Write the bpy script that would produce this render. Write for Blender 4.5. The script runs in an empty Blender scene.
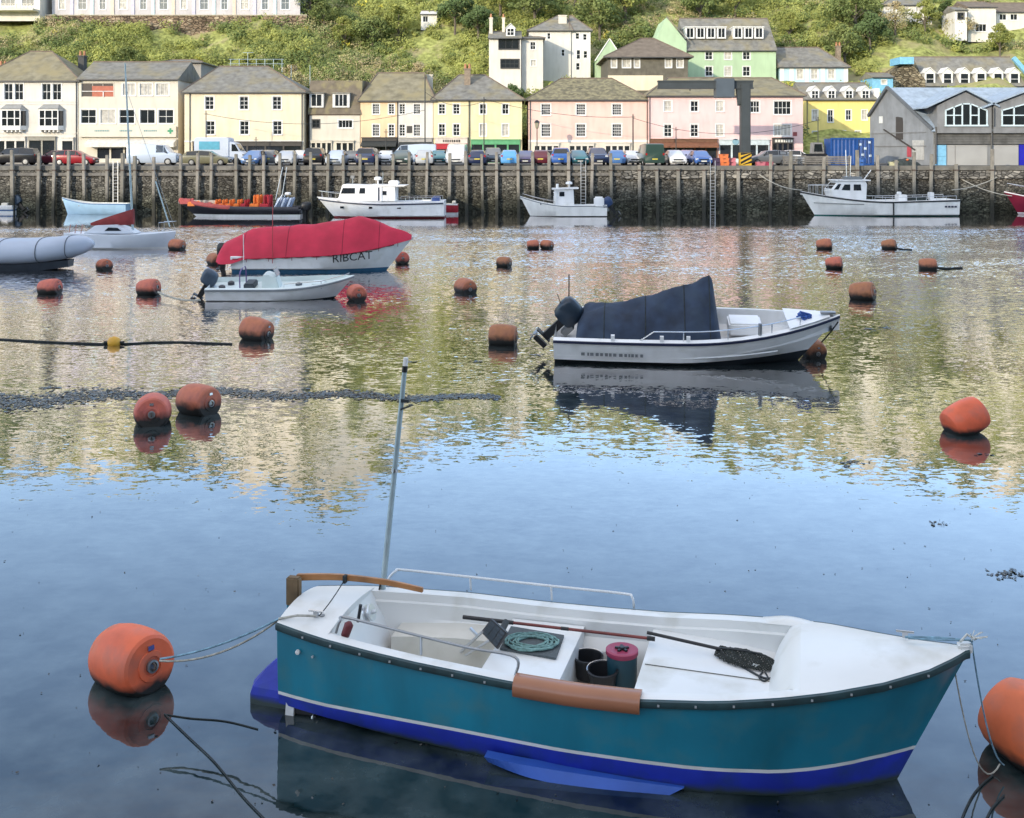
import bpy, bmesh, math, random
import numpy as np
from mathutils import Vector, Matrix, Quaternion
random.seed(7); RNG = np.random.default_rng(7)
R = math.radians
scene = bpy.context.scene
COL = scene.collection
H = 5.8; F = 1100.0; HR = 150.0          # eye height above the water, focal length in pixels, horizon row

def PX(px, Y): return (px - 512.0) * Y / F
def PZ(py, Y): return H - (py - HR) * Y / F
def P(px, py, Y): return Vector((PX(px, Y), Y, PZ(py, Y)))
def onw(px, py, z=0.0):                   # point of the photograph on the level z
    Y = (H - z) * F / (py - HR)
    return Vector((PX(px, Y), Y, z))

# ------------------------------------------------------------------ materials
MATS = {}
def mat(name, col, rough=.6, var=.14, scale=3.0, metal=0.0, bump=0.0, spec=.5, detail=4.0, streak=0.0, col2=None, c2scale=.6, c2lo=.5, c2hi=.62,
        rand=0.0, coat=0.0, transl=0.0, wet=None, emit=None):
    if name in MATS: return MATS[name]
    m = bpy.data.materials.new(name); m.use_nodes = True
    nt = m.node_tree; N = nt.nodes; L = nt.links
    b = N['Principled BSDF']
    b.inputs['Roughness'].default_value = rough; b.inputs['Metallic'].default_value = metal
    b.inputs['Specular IOR Level'].default_value = spec
    if coat: b.inputs['Coat Weight'].default_value = coat; b.inputs['Coat Roughness'].default_value = .08
    tc = N.new('ShaderNodeTexCoord')
    no = N.new('ShaderNodeTexNoise'); no.inputs['Scale'].default_value = scale; no.inputs['Detail'].default_value = detail
    L.new(tc.outputs['Object'], no.inputs['Vector'])
    rp = N.new('ShaderNodeValToRGB')
    rp.color_ramp.elements[0].position = .3; rp.color_ramp.elements[1].position = .7
    lo = [max(0, c * (1 - var)) for c in col]; hi = [min(1, c * (1 + var)) for c in col]
    rp.color_ramp.elements[0].color = (*lo, 1); rp.color_ramp.elements[1].color = (*hi, 1)
    L.new(no.outputs['Fac'], rp.inputs['Fac'])
    out = rp.outputs['Color']
    def mix(a, bcol, fac, blend='MIX'):
        mx = N.new('ShaderNodeMix'); mx.data_type = 'RGBA'; mx.blend_type = blend
        L.new(a, mx.inputs[6])
        if isinstance(bcol, (tuple, list)): mx.inputs[7].default_value = (*bcol, 1)
        else: L.new(bcol, mx.inputs[7])
        if isinstance(fac, float): mx.inputs[0].default_value = fac
        else: L.new(fac, mx.inputs[0])
        return mx.outputs[2]
    if col2:
        n2 = N.new('ShaderNodeTexNoise'); n2.inputs['Scale'].default_value = c2scale; n2.inputs['Detail'].default_value = 6
        L.new(tc.outputs['Object'], n2.inputs['Vector'])
        mr = N.new('ShaderNodeMapRange'); mr.inputs['From Min'].default_value = c2lo; mr.inputs['From Max'].default_value = c2hi
        L.new(n2.outputs['Fac'], mr.inputs['Value'])
        out = mix(out, col2, mr.outputs['Result'])
    if streak:                              # rain streaks: noise stretched along z
        mp = N.new('ShaderNodeMapping'); mp.inputs['Scale'].default_value = (1.1, 1.1, .22)
        L.new(tc.outputs['Object'], mp.inputs['Vector'])
        n3 = N.new('ShaderNodeTexNoise'); n3.inputs['Scale'].default_value = 1.6; n3.inputs['Detail'].default_value = 5
        L.new(mp.outputs['Vector'], n3.inputs['Vector'])
        mr = N.new('ShaderNodeMapRange'); mr.inputs['From Min'].default_value = .46; mr.inputs['From Max'].default_value = .80
        mr.inputs['To Max'].default_value = streak
        L.new(n3.outputs['Fac'], mr.inputs['Value'])
        out = mix(out, (.35, .33, .28), mr.outputs['Result'], 'MULTIPLY')
    if rand:
        oi = N.new('ShaderNodeObjectInfo')
        hs = N.new('ShaderNodeHueSaturation')
        mr = N.new('ShaderNodeMapRange'); mr.inputs['To Min'].default_value = 1 - rand; mr.inputs['To Max'].default_value = 1 + rand
        L.new(oi.outputs['Random'], mr.inputs['Value']); L.new(mr.outputs['Result'], hs.inputs['Value'])
        mr2 = N.new('ShaderNodeMapRange'); mr2.inputs['To Min'].default_value = .5 + rand * .06; mr2.inputs['To Max'].default_value = .5 - rand * .06
        L.new(oi.outputs['Random'], mr2.inputs['Value']); L.new(mr2.outputs['Result'], hs.inputs['Hue'])
        L.new(out, hs.inputs['Color']); out = hs.outputs['Color']
    if wet:                                 # weed and slime up to the world height wet[0] (soft over wet[1]) in colour wet[2]
        ge = N.new('ShaderNodeNewGeometry'); sx = N.new('ShaderNodeSeparateXYZ'); L.new(ge.outputs['Position'], sx.inputs[0])
        n4 = N.new('ShaderNodeTexNoise'); n4.inputs['Scale'].default_value = 6; L.new(ge.outputs['Position'], n4.inputs['Vector'])
        ad = N.new('ShaderNodeMath'); ad.operation = 'MULTIPLY_ADD'; ad.inputs[1].default_value = wet[1] * 1.2
        L.new(n4.outputs['Fac'], ad.inputs[0]); L.new(sx.outputs['Z'], ad.inputs[2])
        mr = N.new('ShaderNodeMapRange'); mr.inputs['From Min'].default_value = wet[0] + wet[1] * .6; mr.inputs['From Max'].default_value = wet[0] + wet[1] * 1.6
        mr.inputs['To Min'].default_value = 1; mr.inputs['To Max'].default_value = 0
        L.new(ad.outputs[0], mr.inputs['Value'])
        out = mix(out, wet[2], mr.outputs['Result'])
    L.new(out, b.inputs['Base Color'])
    if bump:
        bp = N.new('ShaderNodeBump'); bp.inputs['Strength'].default_value = bump; bp.inputs['Distance'].default_value = .05
        L.new(no.outputs['Fac'], bp.inputs['Height']); L.new(bp.outputs['Normal'], b.inputs['Normal'])
    if transl:
        tr = N.new('ShaderNodeBsdfTranslucent'); ms = N.new('ShaderNodeMixShader'); ms.inputs[0].default_value = transl
        L.new(out, tr.inputs['Color']); L.new(b.outputs[0], ms.inputs[1]); L.new(tr.outputs[0], ms.inputs[2])
        L.new(ms.outputs[0], N['Material Output'].inputs['Surface'])
    if emit: b.inputs['Emission Color'].default_value = (*emit, 1); b.inputs['Emission Strength'].default_value = 1
    MATS[name] = m
    return m

# ------------------------------------------------------------------ mesh builder
class MB:
    def __init__(s): s.v = []; s.f = []; s.m = []
    def add(s, vs, fs, m=0):
        o = len(s.v); s.v += [tuple(v) for v in vs]
        for i, f in enumerate(fs):
            s.f.append(tuple(o + k for k in f)); s.m.append(m[i] if isinstance(m, (list, tuple)) else m)
        return s
    def box(s, x0, x1, y0, y1, z0, z1, m=0):
        return s.add([(x0,y0,z0),(x1,y0,z0),(x1,y1,z0),(x0,y1,z0),(x0,y0,z1),(x1,y0,z1),(x1,y1,z1),(x0,y1,z1)],
                     [(0,3,2,1),(4,5,6,7),(0,1,5,4),(1,2,6,5),(2,3,7,6),(3,0,4,7)], m)
    def obox(s, c, size, q=None, m=0):
        q = q or Matrix.Identity(3); c = Vector(c); a, b, d = [k / 2 for k in size]
        vs = [c + q @ Vector((x, y, z)) for z in (-d, d) for x, y in ((-a,-b),(a,-b),(a,b),(-a,b))]
        return s.add(vs, [(0,3,2,1),(4,5,6,7),(0,1,5,4),(1,2,6,5),(2,3,7,6),(3,0,4,7)], m)
    def bar(s, p, q, w, h, m=0, up=(0,0,1)):
        p = Vector(p); q = Vector(q); d = (q - p); l = d.length; d.normalize(); u = Vector(up)
        x = d.cross(u)
        if x.length < 1e-4: x = d.cross(Vector((1,0,0)))
        x.normalize(); u = x.cross(d)
        mt = Matrix((x, d, u)).transposed()
        return s.obox((p + q) / 2, (w, l, h), mt, m)
    def quad(s, a, b, c, d, m=0): return s.add([a, b, c, d], [(0,1,2,3)], m)
    def tube(s, pts, r, n=6, m=0, cap=True):
        pts = [Vector(p) for p in pts]; k = len(pts); rs = r if isinstance(r, (list, tuple)) else [r] * k
        vs = []; pu = None
        for i, p in enumerate(pts):
            d = (pts[min(i+1, k-1)] - pts[max(i-1, 0)]).normalized()
            if pu is None:
                pu = Vector((0,0,1)) if abs(d.z) < .9 else Vector((1,0,0))
            x = d.cross(pu); x.normalize(); u = x.cross(d); pu = u
            for j in range(n):
                a = 2 * math.pi * j / n
                vs.append(p + (x * math.cos(a) + u * math.sin(a)) * rs[i])
        fs = [(i*n+j, i*n+(j+1)%n, (i+1)*n+(j+1)%n, (i+1)*n+j) for i in range(k-1) for j in range(n)]
        if cap: fs += [tuple(range(n))[::-1], tuple((k-1)*n + j for j in range(n))]
        return s.add(vs, fs, m)
    def lathe(s, prof, n=16, T=None, m=0):   # prof: [(r, h)] about z, T a 4x4 matrix
        T = T or Matrix.Identity(4); vs = []
        for r, h in prof:
            for j in range(n):
                a = 2 * math.pi * j / n; vs.append(T @ Vector((r*math.cos(a), r*math.sin(a), h)))
        k = len(prof)
        fs = [(i*n+j, i*n+(j+1)%n, (i+1)*n+(j+1)%n, (i+1)*n+j) for i in range(k-1) for j in range(n)]
        ms = [(m[i] if isinstance(m, (list, tuple)) else m) for i in range(k-1) for j in range(n)]
        fs += [tuple(range(n))[::-1], tuple((k-1)*n + j for j in range(n))]
        ms += [ms[0], ms[-1]]
        return s.add(vs, fs, ms)
    def prism(s, poly, a, b, axis='y', m=0): # poly in the other two axes
        n = len(poly)
        def mk(u, v, t): return {'y': (u, t, v), 'x': (t, u, v), 'z': (u, v, t)}[axis]
        vs = [mk(u, v, a) for u, v in poly] + [mk(u, v, b) for u, v in poly]
        return s.add(vs, [tuple(range(n)), tuple(range(2*n-1, n-1, -1))] + [(i, (i+1)%n, n+(i+1)%n, n+i) for i in range(n)], m)
    def loft(s, rings, closed=False, m=0, cap0=False, cap1=False):
        n = len(rings[0]); vs = [p for r in rings for p in r]; fs = []; ms = []
        for i in range(len(rings) - 1):
            for j in range(n if closed else n - 1):
                fs.append((i*n+j, i*n+(j+1)%n, (i+1)*n+(j+1)%n, (i+1)*n+j)); ms.append(m[j] if isinstance(m, (list, tuple)) else m)
        if cap0: fs.append(tuple(range(n))[::-1]); ms.append(cap0 - 1 if cap0 is not True else (ms[0]))
        if cap1: fs.append(tuple((len(rings)-1)*n + j for j in range(n))); ms.append(cap1 - 1 if cap1 is not True else ms[0])
        return s.add(vs, fs, ms)
    def build(s, name, mats, parent=None, smooth=0, bev=0, recalc=True, label=None):
        me = bpy.data.meshes.new(name)
        me.from_pydata(s.v, [], s.f)
        mats = mats if isinstance(mats, (list, tuple)) else [mats]
        for m in mats: me.materials.append(m)
        me.polygons.foreach_set('material_index', s.m)
        if recalc:
            bm = bmesh.new(); bm.from_mesh(me); bmesh.ops.remove_doubles(bm, verts=bm.verts, dist=1e-5)
            bmesh.ops.recalc_face_normals(bm, faces=bm.faces)
            if bev: bmesh.ops.bevel(bm, geom=[e for e in bm.edges if len(e.link_faces) == 2 and e.calc_face_angle() > .6], offset=bev, segments=2, affect='EDGES', clamp_overlap=True)
            bm.to_mesh(me); bm.free()
        if smooth:
            me.polygons.foreach_set('use_smooth', [True] * len(me.polygons)); me.set_sharp_from_angle(angle=R(smooth))
        me.update()
        o = bpy.data.objects.new(name, me); COL.objects.link(o); o.parent = parent
        if label: o['label'] = label
        return o

def tag(o, label, cat, group=None):
    o['label'] = label; o['category'] = cat
    if group: o['group'] = group
    return o
def thing(name, label, cat, loc=(0,0,0), rz=0, group=None):
    o = bpy.data.objects.new(name, None); COL.objects.link(o); o.location = loc; o.rotation_euler = (0, 0, rz); o.empty_display_size = .3
    return tag(o, label, cat, group)
def kind(o, k): o['kind'] = k; return o
def dup(o, parent=None):
    c = o.copy(); COL.objects.link(c); c.parent = parent
    for ch in list(o.children): dup(ch, c)
    return c
def catmull(pts, n=8):
    pts = [Vector(p) for p in pts]; out = []
    for i in range(len(pts) - 1):
        p0, p1, p2, p3 = pts[max(i-1,0)], pts[i], pts[i+1], pts[min(i+2, len(pts)-1)]
        for k in range(n):
            t = k / n
            out.append(.5 * ((2*p1) + (p2-p0)*t + (2*p0-5*p1+4*p2-p3)*t*t + (3*p1-p0-3*p2+p3)*t**3))
    return out + [pts[-1]]
def sag(a, b, s, n=14):
    a = Vector(a); b = Vector(b)
    return [a.lerp(b, i/n) - Vector((0,0,s*4*(i/n)*(1-i/n))) for i in range(n+1)]
def interp(x, xs, ys):
    return float(np.interp(x, xs, ys))

# ------------------------------------------------------------------ camera, light
cam = bpy.data.cameras.new('camera'); co = bpy.data.objects.new('camera', cam); COL.objects.link(co)
co.location = (0, 0, H); co.rotation_euler = (R(90), 0, 0)
cam.sensor_width = 36; cam.lens = 36 * F / 1024; cam.shift_y = -(409 - HR) / 1024; cam.clip_end = 2000
scene.camera = co
EL, AZ = 13.0, 36.0                       # sun low behind the camera's left shoulder
S = Vector((-math.sin(R(AZ)) * math.cos(R(EL)), -math.cos(R(AZ)) * math.cos(R(EL)), math.sin(R(EL))))
su = bpy.data.lights.new('sun', 'SUN'); so = bpy.data.objects.new('sun', su); COL.objects.link(so)
su.energy = 3.9; su.angle = R(.5); su.color = (1.0, .86, .66)
so.rotation_euler = S.to_track_quat('Z', 'Y').to_euler(); so.location = (-40, -60, 60)
w = bpy.data.worlds.new('World'); scene.world = w; w.use_nodes = True
wn = w.node_tree.nodes; sky = wn.new('ShaderNodeTexSky'); sky.sky_type = 'NISHITA'; sky.sun_disc = False
sky.sun_elevation = R(EL); sky.sun_rotation = math.atan2(S.x, S.y); sky.air_density = 1.0; sky.dust_density = .6; sky.ozone_density = 2.2
WL = w.node_tree.links
# broken cloud added high overhead to whiten the light in the shade
wt = wn.new('ShaderNodeTexCoord'); wz = wn.new('ShaderNodeSeparateXYZ'); WL.new(wt.outputs['Generated'], wz.inputs[0])
wno = wn.new('ShaderNodeTexNoise'); wno.inputs['Scale'].default_value = 2.3; wno.inputs['Detail'].default_value = 7; WL.new(wt.outputs['Generated'], wno.inputs['Vector'])
wm = wn.new('ShaderNodeMapRange'); wm.inputs['From Min'].default_value = .40; wm.inputs['From Max'].default_value = .58; WL.new(wno.outputs['Fac'], wm.inputs['Value'])
we = wn.new('ShaderNodeMapRange'); we.inputs['From Min'].default_value = .46; we.inputs['From Max'].default_value = .72; WL.new(wz.outputs['Z'], we.inputs['Value'])
wmu = wn.new('ShaderNodeMath'); wmu.operation = 'MULTIPLY'; WL.new(wm.outputs[0], wmu.inputs[0]); WL.new(we.outputs[0], wmu.inputs[1])
wx = wn.new('ShaderNodeMix'); wx.data_type = 'RGBA'; WL.new(wmu.outputs[0], wx.inputs[0]); hsv = wn.new('ShaderNodeHueSaturation'); hsv.inputs['Saturation'].default_value = .92; hsv.inputs['Hue'].default_value = .502; WL.new(sky.outputs[0], hsv.inputs['Color']); WL.new(hsv.outputs[0], wx.inputs[6]); wx.inputs[7].default_value = (2.9, 2.75, 2.6, 1)
WL.new(wx.outputs[2], wn['Background'].inputs['Color']); wn['Background'].inputs['Strength'].default_value = .55
scene.view_settings.view_transform = 'Standard'; scene.view_settings.look = 'None'; scene.view_settings.exposure = 0
try:
    scene.cycles.use_denoising = True; scene.cycles.max_bounces = 6
except Exception: pass

# ------------------------------------------------------------------ water
QY = 101.5; QZ = 4.33
def water_material():
    m = bpy.data.materials.new('harbour_water'); m.use_nodes = True
    nt = m.node_tree; N = nt.nodes; L = nt.links; N.clear()
    out = N.new('ShaderNodeOutputMaterial'); ge = N.new('ShaderNodeNewGeometry')
    sx = N.new('ShaderNodeSeparateXYZ'); L.new(ge.outputs['Position'], sx.inputs[0])
    def math_(op, a, b=None):
        n = N.new('ShaderNodeMath'); n.operation = op
        for i, k in enumerate((a, b)):
            if k is None: continue
            if isinstance(k, (int, float)): n.inputs[i].default_value = k
            else: L.new(k, n.inputs[i])
        return n.outputs[0]
    # how choppy the water is, by distance from the near bank (the ramp position is Y / 110)
    # broad lazy noise bends the zone borders
    nb = N.new('ShaderNodeTexNoise'); nb.inputs['Scale'].default_value = .09; nb.inputs['Detail'].default_value = 3
    L.new(ge.outputs['Position'], nb.inputs['Vector'])
    yy = math_('ADD', sx.outputs['Y'], math_('MULTIPLY', math_('SUBTRACT', nb.outputs['Fac'], .5), 7.0))
    rp = N.new('ShaderNodeValToRGB'); rp.color_ramp.interpolation = 'LINEAR'
    L.new(math_('DIVIDE', yy, 110.0), rp.inputs[0])
    el = rp.color_ramp.elements
    stops = [(0, .09), (12/110, .10), (16/110, .14), (20/110, .20), (27/110, .34), (42/110, .80), (56/110, 1.6), (80/110, 2.3)]
    el[0].position, el[0].color = stops[0][0], (stops[0][1],)*3 + (1,)
    el[1].position, el[1].color = stops[1][0], (stops[1][1],)*3 + (1,)
    for p_, v_ in stops[2:]:
        e = el.new(p_); e.color = (v_, v_, v_, 1)
    # the lee of the quay wall is calm
    lee = N.new('ShaderNodeMapRange'); lee.inputs['From Min'].default_value = 80; lee.inputs['From Max'].default_value = 85
    lee.inputs['To Min'].default_value = 1; lee.inputs['To Max'].default_value = .06; L.new(sx.outputs['Y'], lee.inputs['Value'])
    amp = math_('MULTIPLY', rp.outputs['Color'], lee.outputs['Result'])
    # patches of breeze
    n0 = N.new('ShaderNodeTexNoise'); n0.inputs['Scale'].default_value = .22; n0.inputs['Detail'].default_value = 2
    mp0 = N.new('ShaderNodeMapping'); mp0.inputs['Scale'].default_value = (.5, 1, 1); L.new(ge.outputs['Position'], mp0.inputs['Vector']); L.new(mp0.outputs[0], n0.inputs['Vector'])
    pr = N.new('ShaderNodeMapRange'); pr.inputs['From Min'].default_value = .3; pr.inputs['From Max'].default_value = .7; pr.inputs['To Min'].default_value = .55; pr.inputs['To Max'].default_value = 1.3
    L.new(n0.outputs['Fac'], pr.inputs['Value'])
    amp = math_('MULTIPLY', amp, pr.outputs['Result'])
    def slope(scale, sxy, detail, gain, z=0):
        mp = N.new('ShaderNodeMapping'); mp.inputs['Scale'].default_value = (*sxy, 1); mp.inputs['Location'].default_value = (z, z*1.7, z)
        mp.inputs['Rotation'].default_value = (0, 0, R(8 if z else -5))
        L.new(ge.outputs['Position'], mp.inputs['Vector'])
        n = N.new('ShaderNodeTexNoise'); n.inputs['Scale'].default_value = scale; n.inputs['Detail'].default_value = detail; n.inputs['Roughness'].default_value = .55
        L.new(mp.outputs['Vector'], n.inputs['Vector'])
        v = N.new('ShaderNodeVectorMath'); v.operation = 'SUBTRACT'; v.inputs[1].default_value = (.5, .5, .5); L.new(n.outputs['Color'], v.inputs[0])
        s = N.new('ShaderNodeVectorMath'); s.operation = 'SCALE'; s.inputs['Scale'].default_value = gain; L.new(v.outputs[0], s.inputs[0])
        return s.outputs[0]
    a = slope(5.0, (.55, 1.2), 3, .27); b = slope(11, (.65, 1.1), 2, .28, 3.1)
    ad = N.new('ShaderNodeVectorMath'); ad.operation = 'ADD'; L.new(a, ad.inputs[0]); L.new(b, ad.inputs[1])
    sc = N.new('ShaderNodeVectorMath'); sc.operation = 'SCALE'; L.new(ad.outputs[0], sc.inputs[0]); L.new(amp, sc.inputs['Scale'])
    ml = N.new('ShaderNodeVectorMath'); ml.operation = 'MULTIPLY'; ml.inputs[1].default_value = (.7, 1, 0); L.new(sc.outputs[0], ml.inputs[0])
    cb = N.new('ShaderNodeCombineXYZ'); L.new(math_('MULTIPLY', amp, -.027), cb.inputs[1])    # at a low angle mostly the wave faces turned to the bank show
    ml2 = N.new('ShaderNodeVectorMath'); ml2.operation = 'ADD'; L.new(ml.outputs[0], ml2.inputs[0]); L.new(cb.outputs[0], ml2.inputs[1]); ml = ml2
    up = N.new('ShaderNodeVectorMath'); up.operation = 'ADD'; up.inputs[1].default_value = (0, 0, 1); L.new(ml.outputs[0], up.inputs[0])
    nn = N.new('ShaderNodeVectorMath'); nn.operation = 'NORMALIZE'; L.new(up.outputs[0], nn.inputs[0])
    # murky body: weed and silt seen through the shallow water
    nm = N.new('ShaderNodeTexNoise'); nm.inputs['Scale'].default_value = 1.5; nm.inputs['Detail'].default_value = 9; nm.inputs['Roughness'].default_value = .62
    L.new(ge.outputs['Position'], nm.inputs['Vector'])
    cr = N.new('ShaderNodeValToRGB'); ce = cr.color_ramp.elements
    ce[0].position, ce[0].color = .38, (.006, .014, .016, 1); ce[1].position, ce[1].color = .66, (.050, .068, .070, 1)
    L.new(nm.outputs['Fac'], cr.inputs[0])
    df = N.new('ShaderNodeBsdfDiffuse'); L.new(cr.outputs[0], df.inputs['Color'])
    gl = N.new('ShaderNodeBsdfGlossy'); gl.inputs['Roughness'].default_value = .015; L.new(nn.outputs[0], gl.inputs['Normal'])
    gl.inputs['Color'].default_value = (.98, .94, .94, 1)
    dt = N.new('ShaderNodeVectorMath'); dt.operation = 'DOT_PRODUCT'; L.new(ge.outputs['Incoming'], dt.inputs[0]); L.new(ge.outputs['Normal'], dt.inputs[1])
    fr = N.new('ShaderNodeValToRGB'); fe = fr.color_ramp.elements; fe[0].position, fe[0].color = .0, (.97,)*3 + (1,); fe[1].position, fe[1].color = .8, (.05,)*3 + (1,)
    for p_, v_ in ((.10, .93), (.19, .76), (.24, .54), (.29, .37), (.36, .265), (.44, .175), (.54, .10)):
        e = fe.new(p_); e.color = (v_,)*3 + (1,)
    L.new(dt.outputs['Value'], fr.inputs[0])
    mx = N.new('ShaderNodeMixShader'); L.new(fr.outputs[0], mx.inputs[0]); L.new(df.outputs[0], mx.inputs[1]); L.new(gl.outputs[0], mx.inputs[2])
    L.new(mx.outputs[0], out.inputs['Surface'])
    return m
WATER_IOR = 2.35
wb = MB(); wb.quad((-420, 1.5, 0), (420, 1.5, 0), (420, QY + .5, 0), (-420, QY + .5, 0))
kind(wb.build('water', water_material(), recalc=False), 'structure')

# ------------------------------------------------------------------ land
CX = [-400, 0, 200, 330, 430, 560, 760, 1024, 1400]; CE = [275, 280, 275, 318, 255, 240, 262, 300, 300]
def hz(x, y):
    e = np.interp(x * F / 260 + 512, CX, CE)
    top = 5.8 + e * 260 / F
    zs = [np.interp(y, [118, 124, 150, 172, 205], [4.3, 5.0, 14.2, 26.6, 44.0])]
    z = zs[0]
    k = np.clip((y - 205) / 55, 0, 1)
    z = np.where(y > 205, 44 + (top - 44) * k, z)
    z = np.where(y > 260, top + 3 * np.sin((y - 260) / 30) , z)
    bumpy = np.clip((y - 124) / 12, 0, 1)
    return z + bumpy * (.7 * np.sin(x * .21 + y * .13) + .5 * np.sin(x * .43 - y * .31 + 1.3) + .35 * np.sin(x * .9 + y * .7))
def grid(x0, x1, nx, y0, y1, ny, fn):
    xs = np.linspace(x0, x1, nx); ys = np.linspace(y0, y1, ny); X, Y = np.meshgrid(xs, ys); Z = fn(X, Y)
    b = MB(); b.v = [tuple(map(float, p)) for p in zip(X.ravel(), Y.ravel(), Z.ravel())]
    b.f = [(j*nx+i, j*nx+i+1, (j+1)*nx+i+1, (j+1)*nx+i) for j in range(ny-1) for i in range(nx-1)]; b.m = [0] * len(b.f)
    return b
m_hill = mat('hill_turf', (.27, .29, .095), .95, .55, 1.6, detail=9, col2=(.33, .29, .16), c2scale=.3, c2lo=.50, c2hi=.68, bump=.6, spec=.1)
kind(grid(-420, 420, 241, 123, 186, 40, hz).build('hill', m_hill, smooth=60, recalc=False), 'structure')
m_up = mat('unseen_pale_slope', (.68, .63, .50), .95, .2, .5, col2=(.33, .31, .15), c2scale=.045, c2lo=.50, c2hi=.58, bump=.3, spec=.1)  # out-of-view slope, coloured pale to brighten the river's reflection
kind(grid(-420, 420, 169, 186, 420, 80, hz).build('upper_hill', m_up, smooth=60, recalc=False), 'structure')
# the wooded valley side behind the camera: it stands in the sun and shades the river
def hz2(x, y):
    d = -y
    # the sun's line over its crest falls across the far house fronts
    top = 57.5 + (x + 140) * .035 + 1.2 * np.sin(x * .09) + .8 * np.sin(x * .23 + 1)
    t = np.clip((d - 12) / 83, 0, 1)
    return 4.3 + (top - 4.3) * t ** 1.05 + .8 * np.sin(x * .3 + y * .2) * np.clip(t * 4, 0, 1) * np.clip((1 - t) * 5, 0, 1)
m_hill2 = mat('valley_side', (.10, .11, .04), .95, .4, .3, bump=.4, spec=.1)
kind(grid(-420, 420, 141, -180, -12, 40, hz2).build('hillside', m_hill2, smooth=60, recalc=False), 'structure')
m_tar = mat('tarmac', (.065, .066, .068), .9, .25, 1.5, detail=8, bump=.2)
b = MB(); b.box(-420, 420, -13, 1.5, -2, 4.2); kind(b.build('near_quay', mat('near_concrete', (.3, .29, .27), .9), None), 'structure')
b = MB(); b.quad((-420, QY + .6, QZ), (420, QY + .6, QZ), (420, 126, QZ), (-420, 126, QZ))
kind(b.build('quay_ground', m_tar, recalc=False), 'structure')
b = MB(); b.box(-420, 420, 114.3, 118.5, QZ + .004, QZ + .12); kind(b.build('pavement', mat('paving', (.3, .28, .25), .85, .2, 2), None), 'structure')
b = MB(); b.quad((-420, 1, -2.5), (420, 1, -2.5), (420, QY, -2.5), (-420, QY, -2.5)); kind(b.build('river_bed', mat('silt', (.05, .05, .035), .9), recalc=False), 'structure')
# ------------------------------------------------------------------ shared materials
gel = mat('white_gelcoat', (.72, .72, .70), .38, .05, 1.2, spec=.45, col2=(.50, .48, .41), c2scale=2.2, c2lo=.52, c2hi=.82)
gel2 = mat('cream_gelcoat', (.60, .58, .52), .5, .08, 1.5, col2=(.42, .40, .33), c2scale=1.8, c2lo=.5, c2hi=.8)
chrome = mat('steel', (.55, .56, .58), .25, .05, 5, metal=1)
greymetal = mat('grey_metal', (.30, .31, .32), .4, .1, 5, metal=.8)
alu = mat('aluminium', (.62, .64, .66), .4, .06, 5, metal=.7)
black = mat('black_plastic', (.012, .013, .016), .4, .2, 5)
rubber = mat('black_rubber', (.018, .022, .024), .6, .3, 4)
glassm = mat('dark_glass', (.015, .02, .026), .06, .2, .7, spec=.7)
wood = mat('varnished_wood', (.36, .16, .055), .4, .3, 4, streak=.3)
rope_b = mat('blue_rope', (.16, .28, .36), .85, .35, 18)
rope_g = mat('grey_rope', (.34, .33, .29), .9, .3, 18)
rope_d = mat('weedy_rope', (.022, .028, .03), .9, .4, 9)
navy = mat('navy_canvas', (.018, .032, .062), .8, .4, 2.2, bump=.6, col2=(.035, .055, .085), c2scale=1.2, c2lo=.5, c2hi=.75)
orange_b = mat('orange_buoy', (.66, .135, .045), .5, .16, 2.2, rand=.12, col2=(.45, .13, .07), c2scale=3, c2lo=.48, c2hi=.75, streak=.3, wet=(.07, .11, (.012, .013, .012)))
red_b = mat('faded_red_buoy', (.47, .145, .072), .6, .25, 2.6, rand=.3, col2=(.27, .085, .06), c2scale=2.4, c2lo=.46, c2hi=.72, wet=(.14, .18, (.012, .012, .011)))

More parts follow.
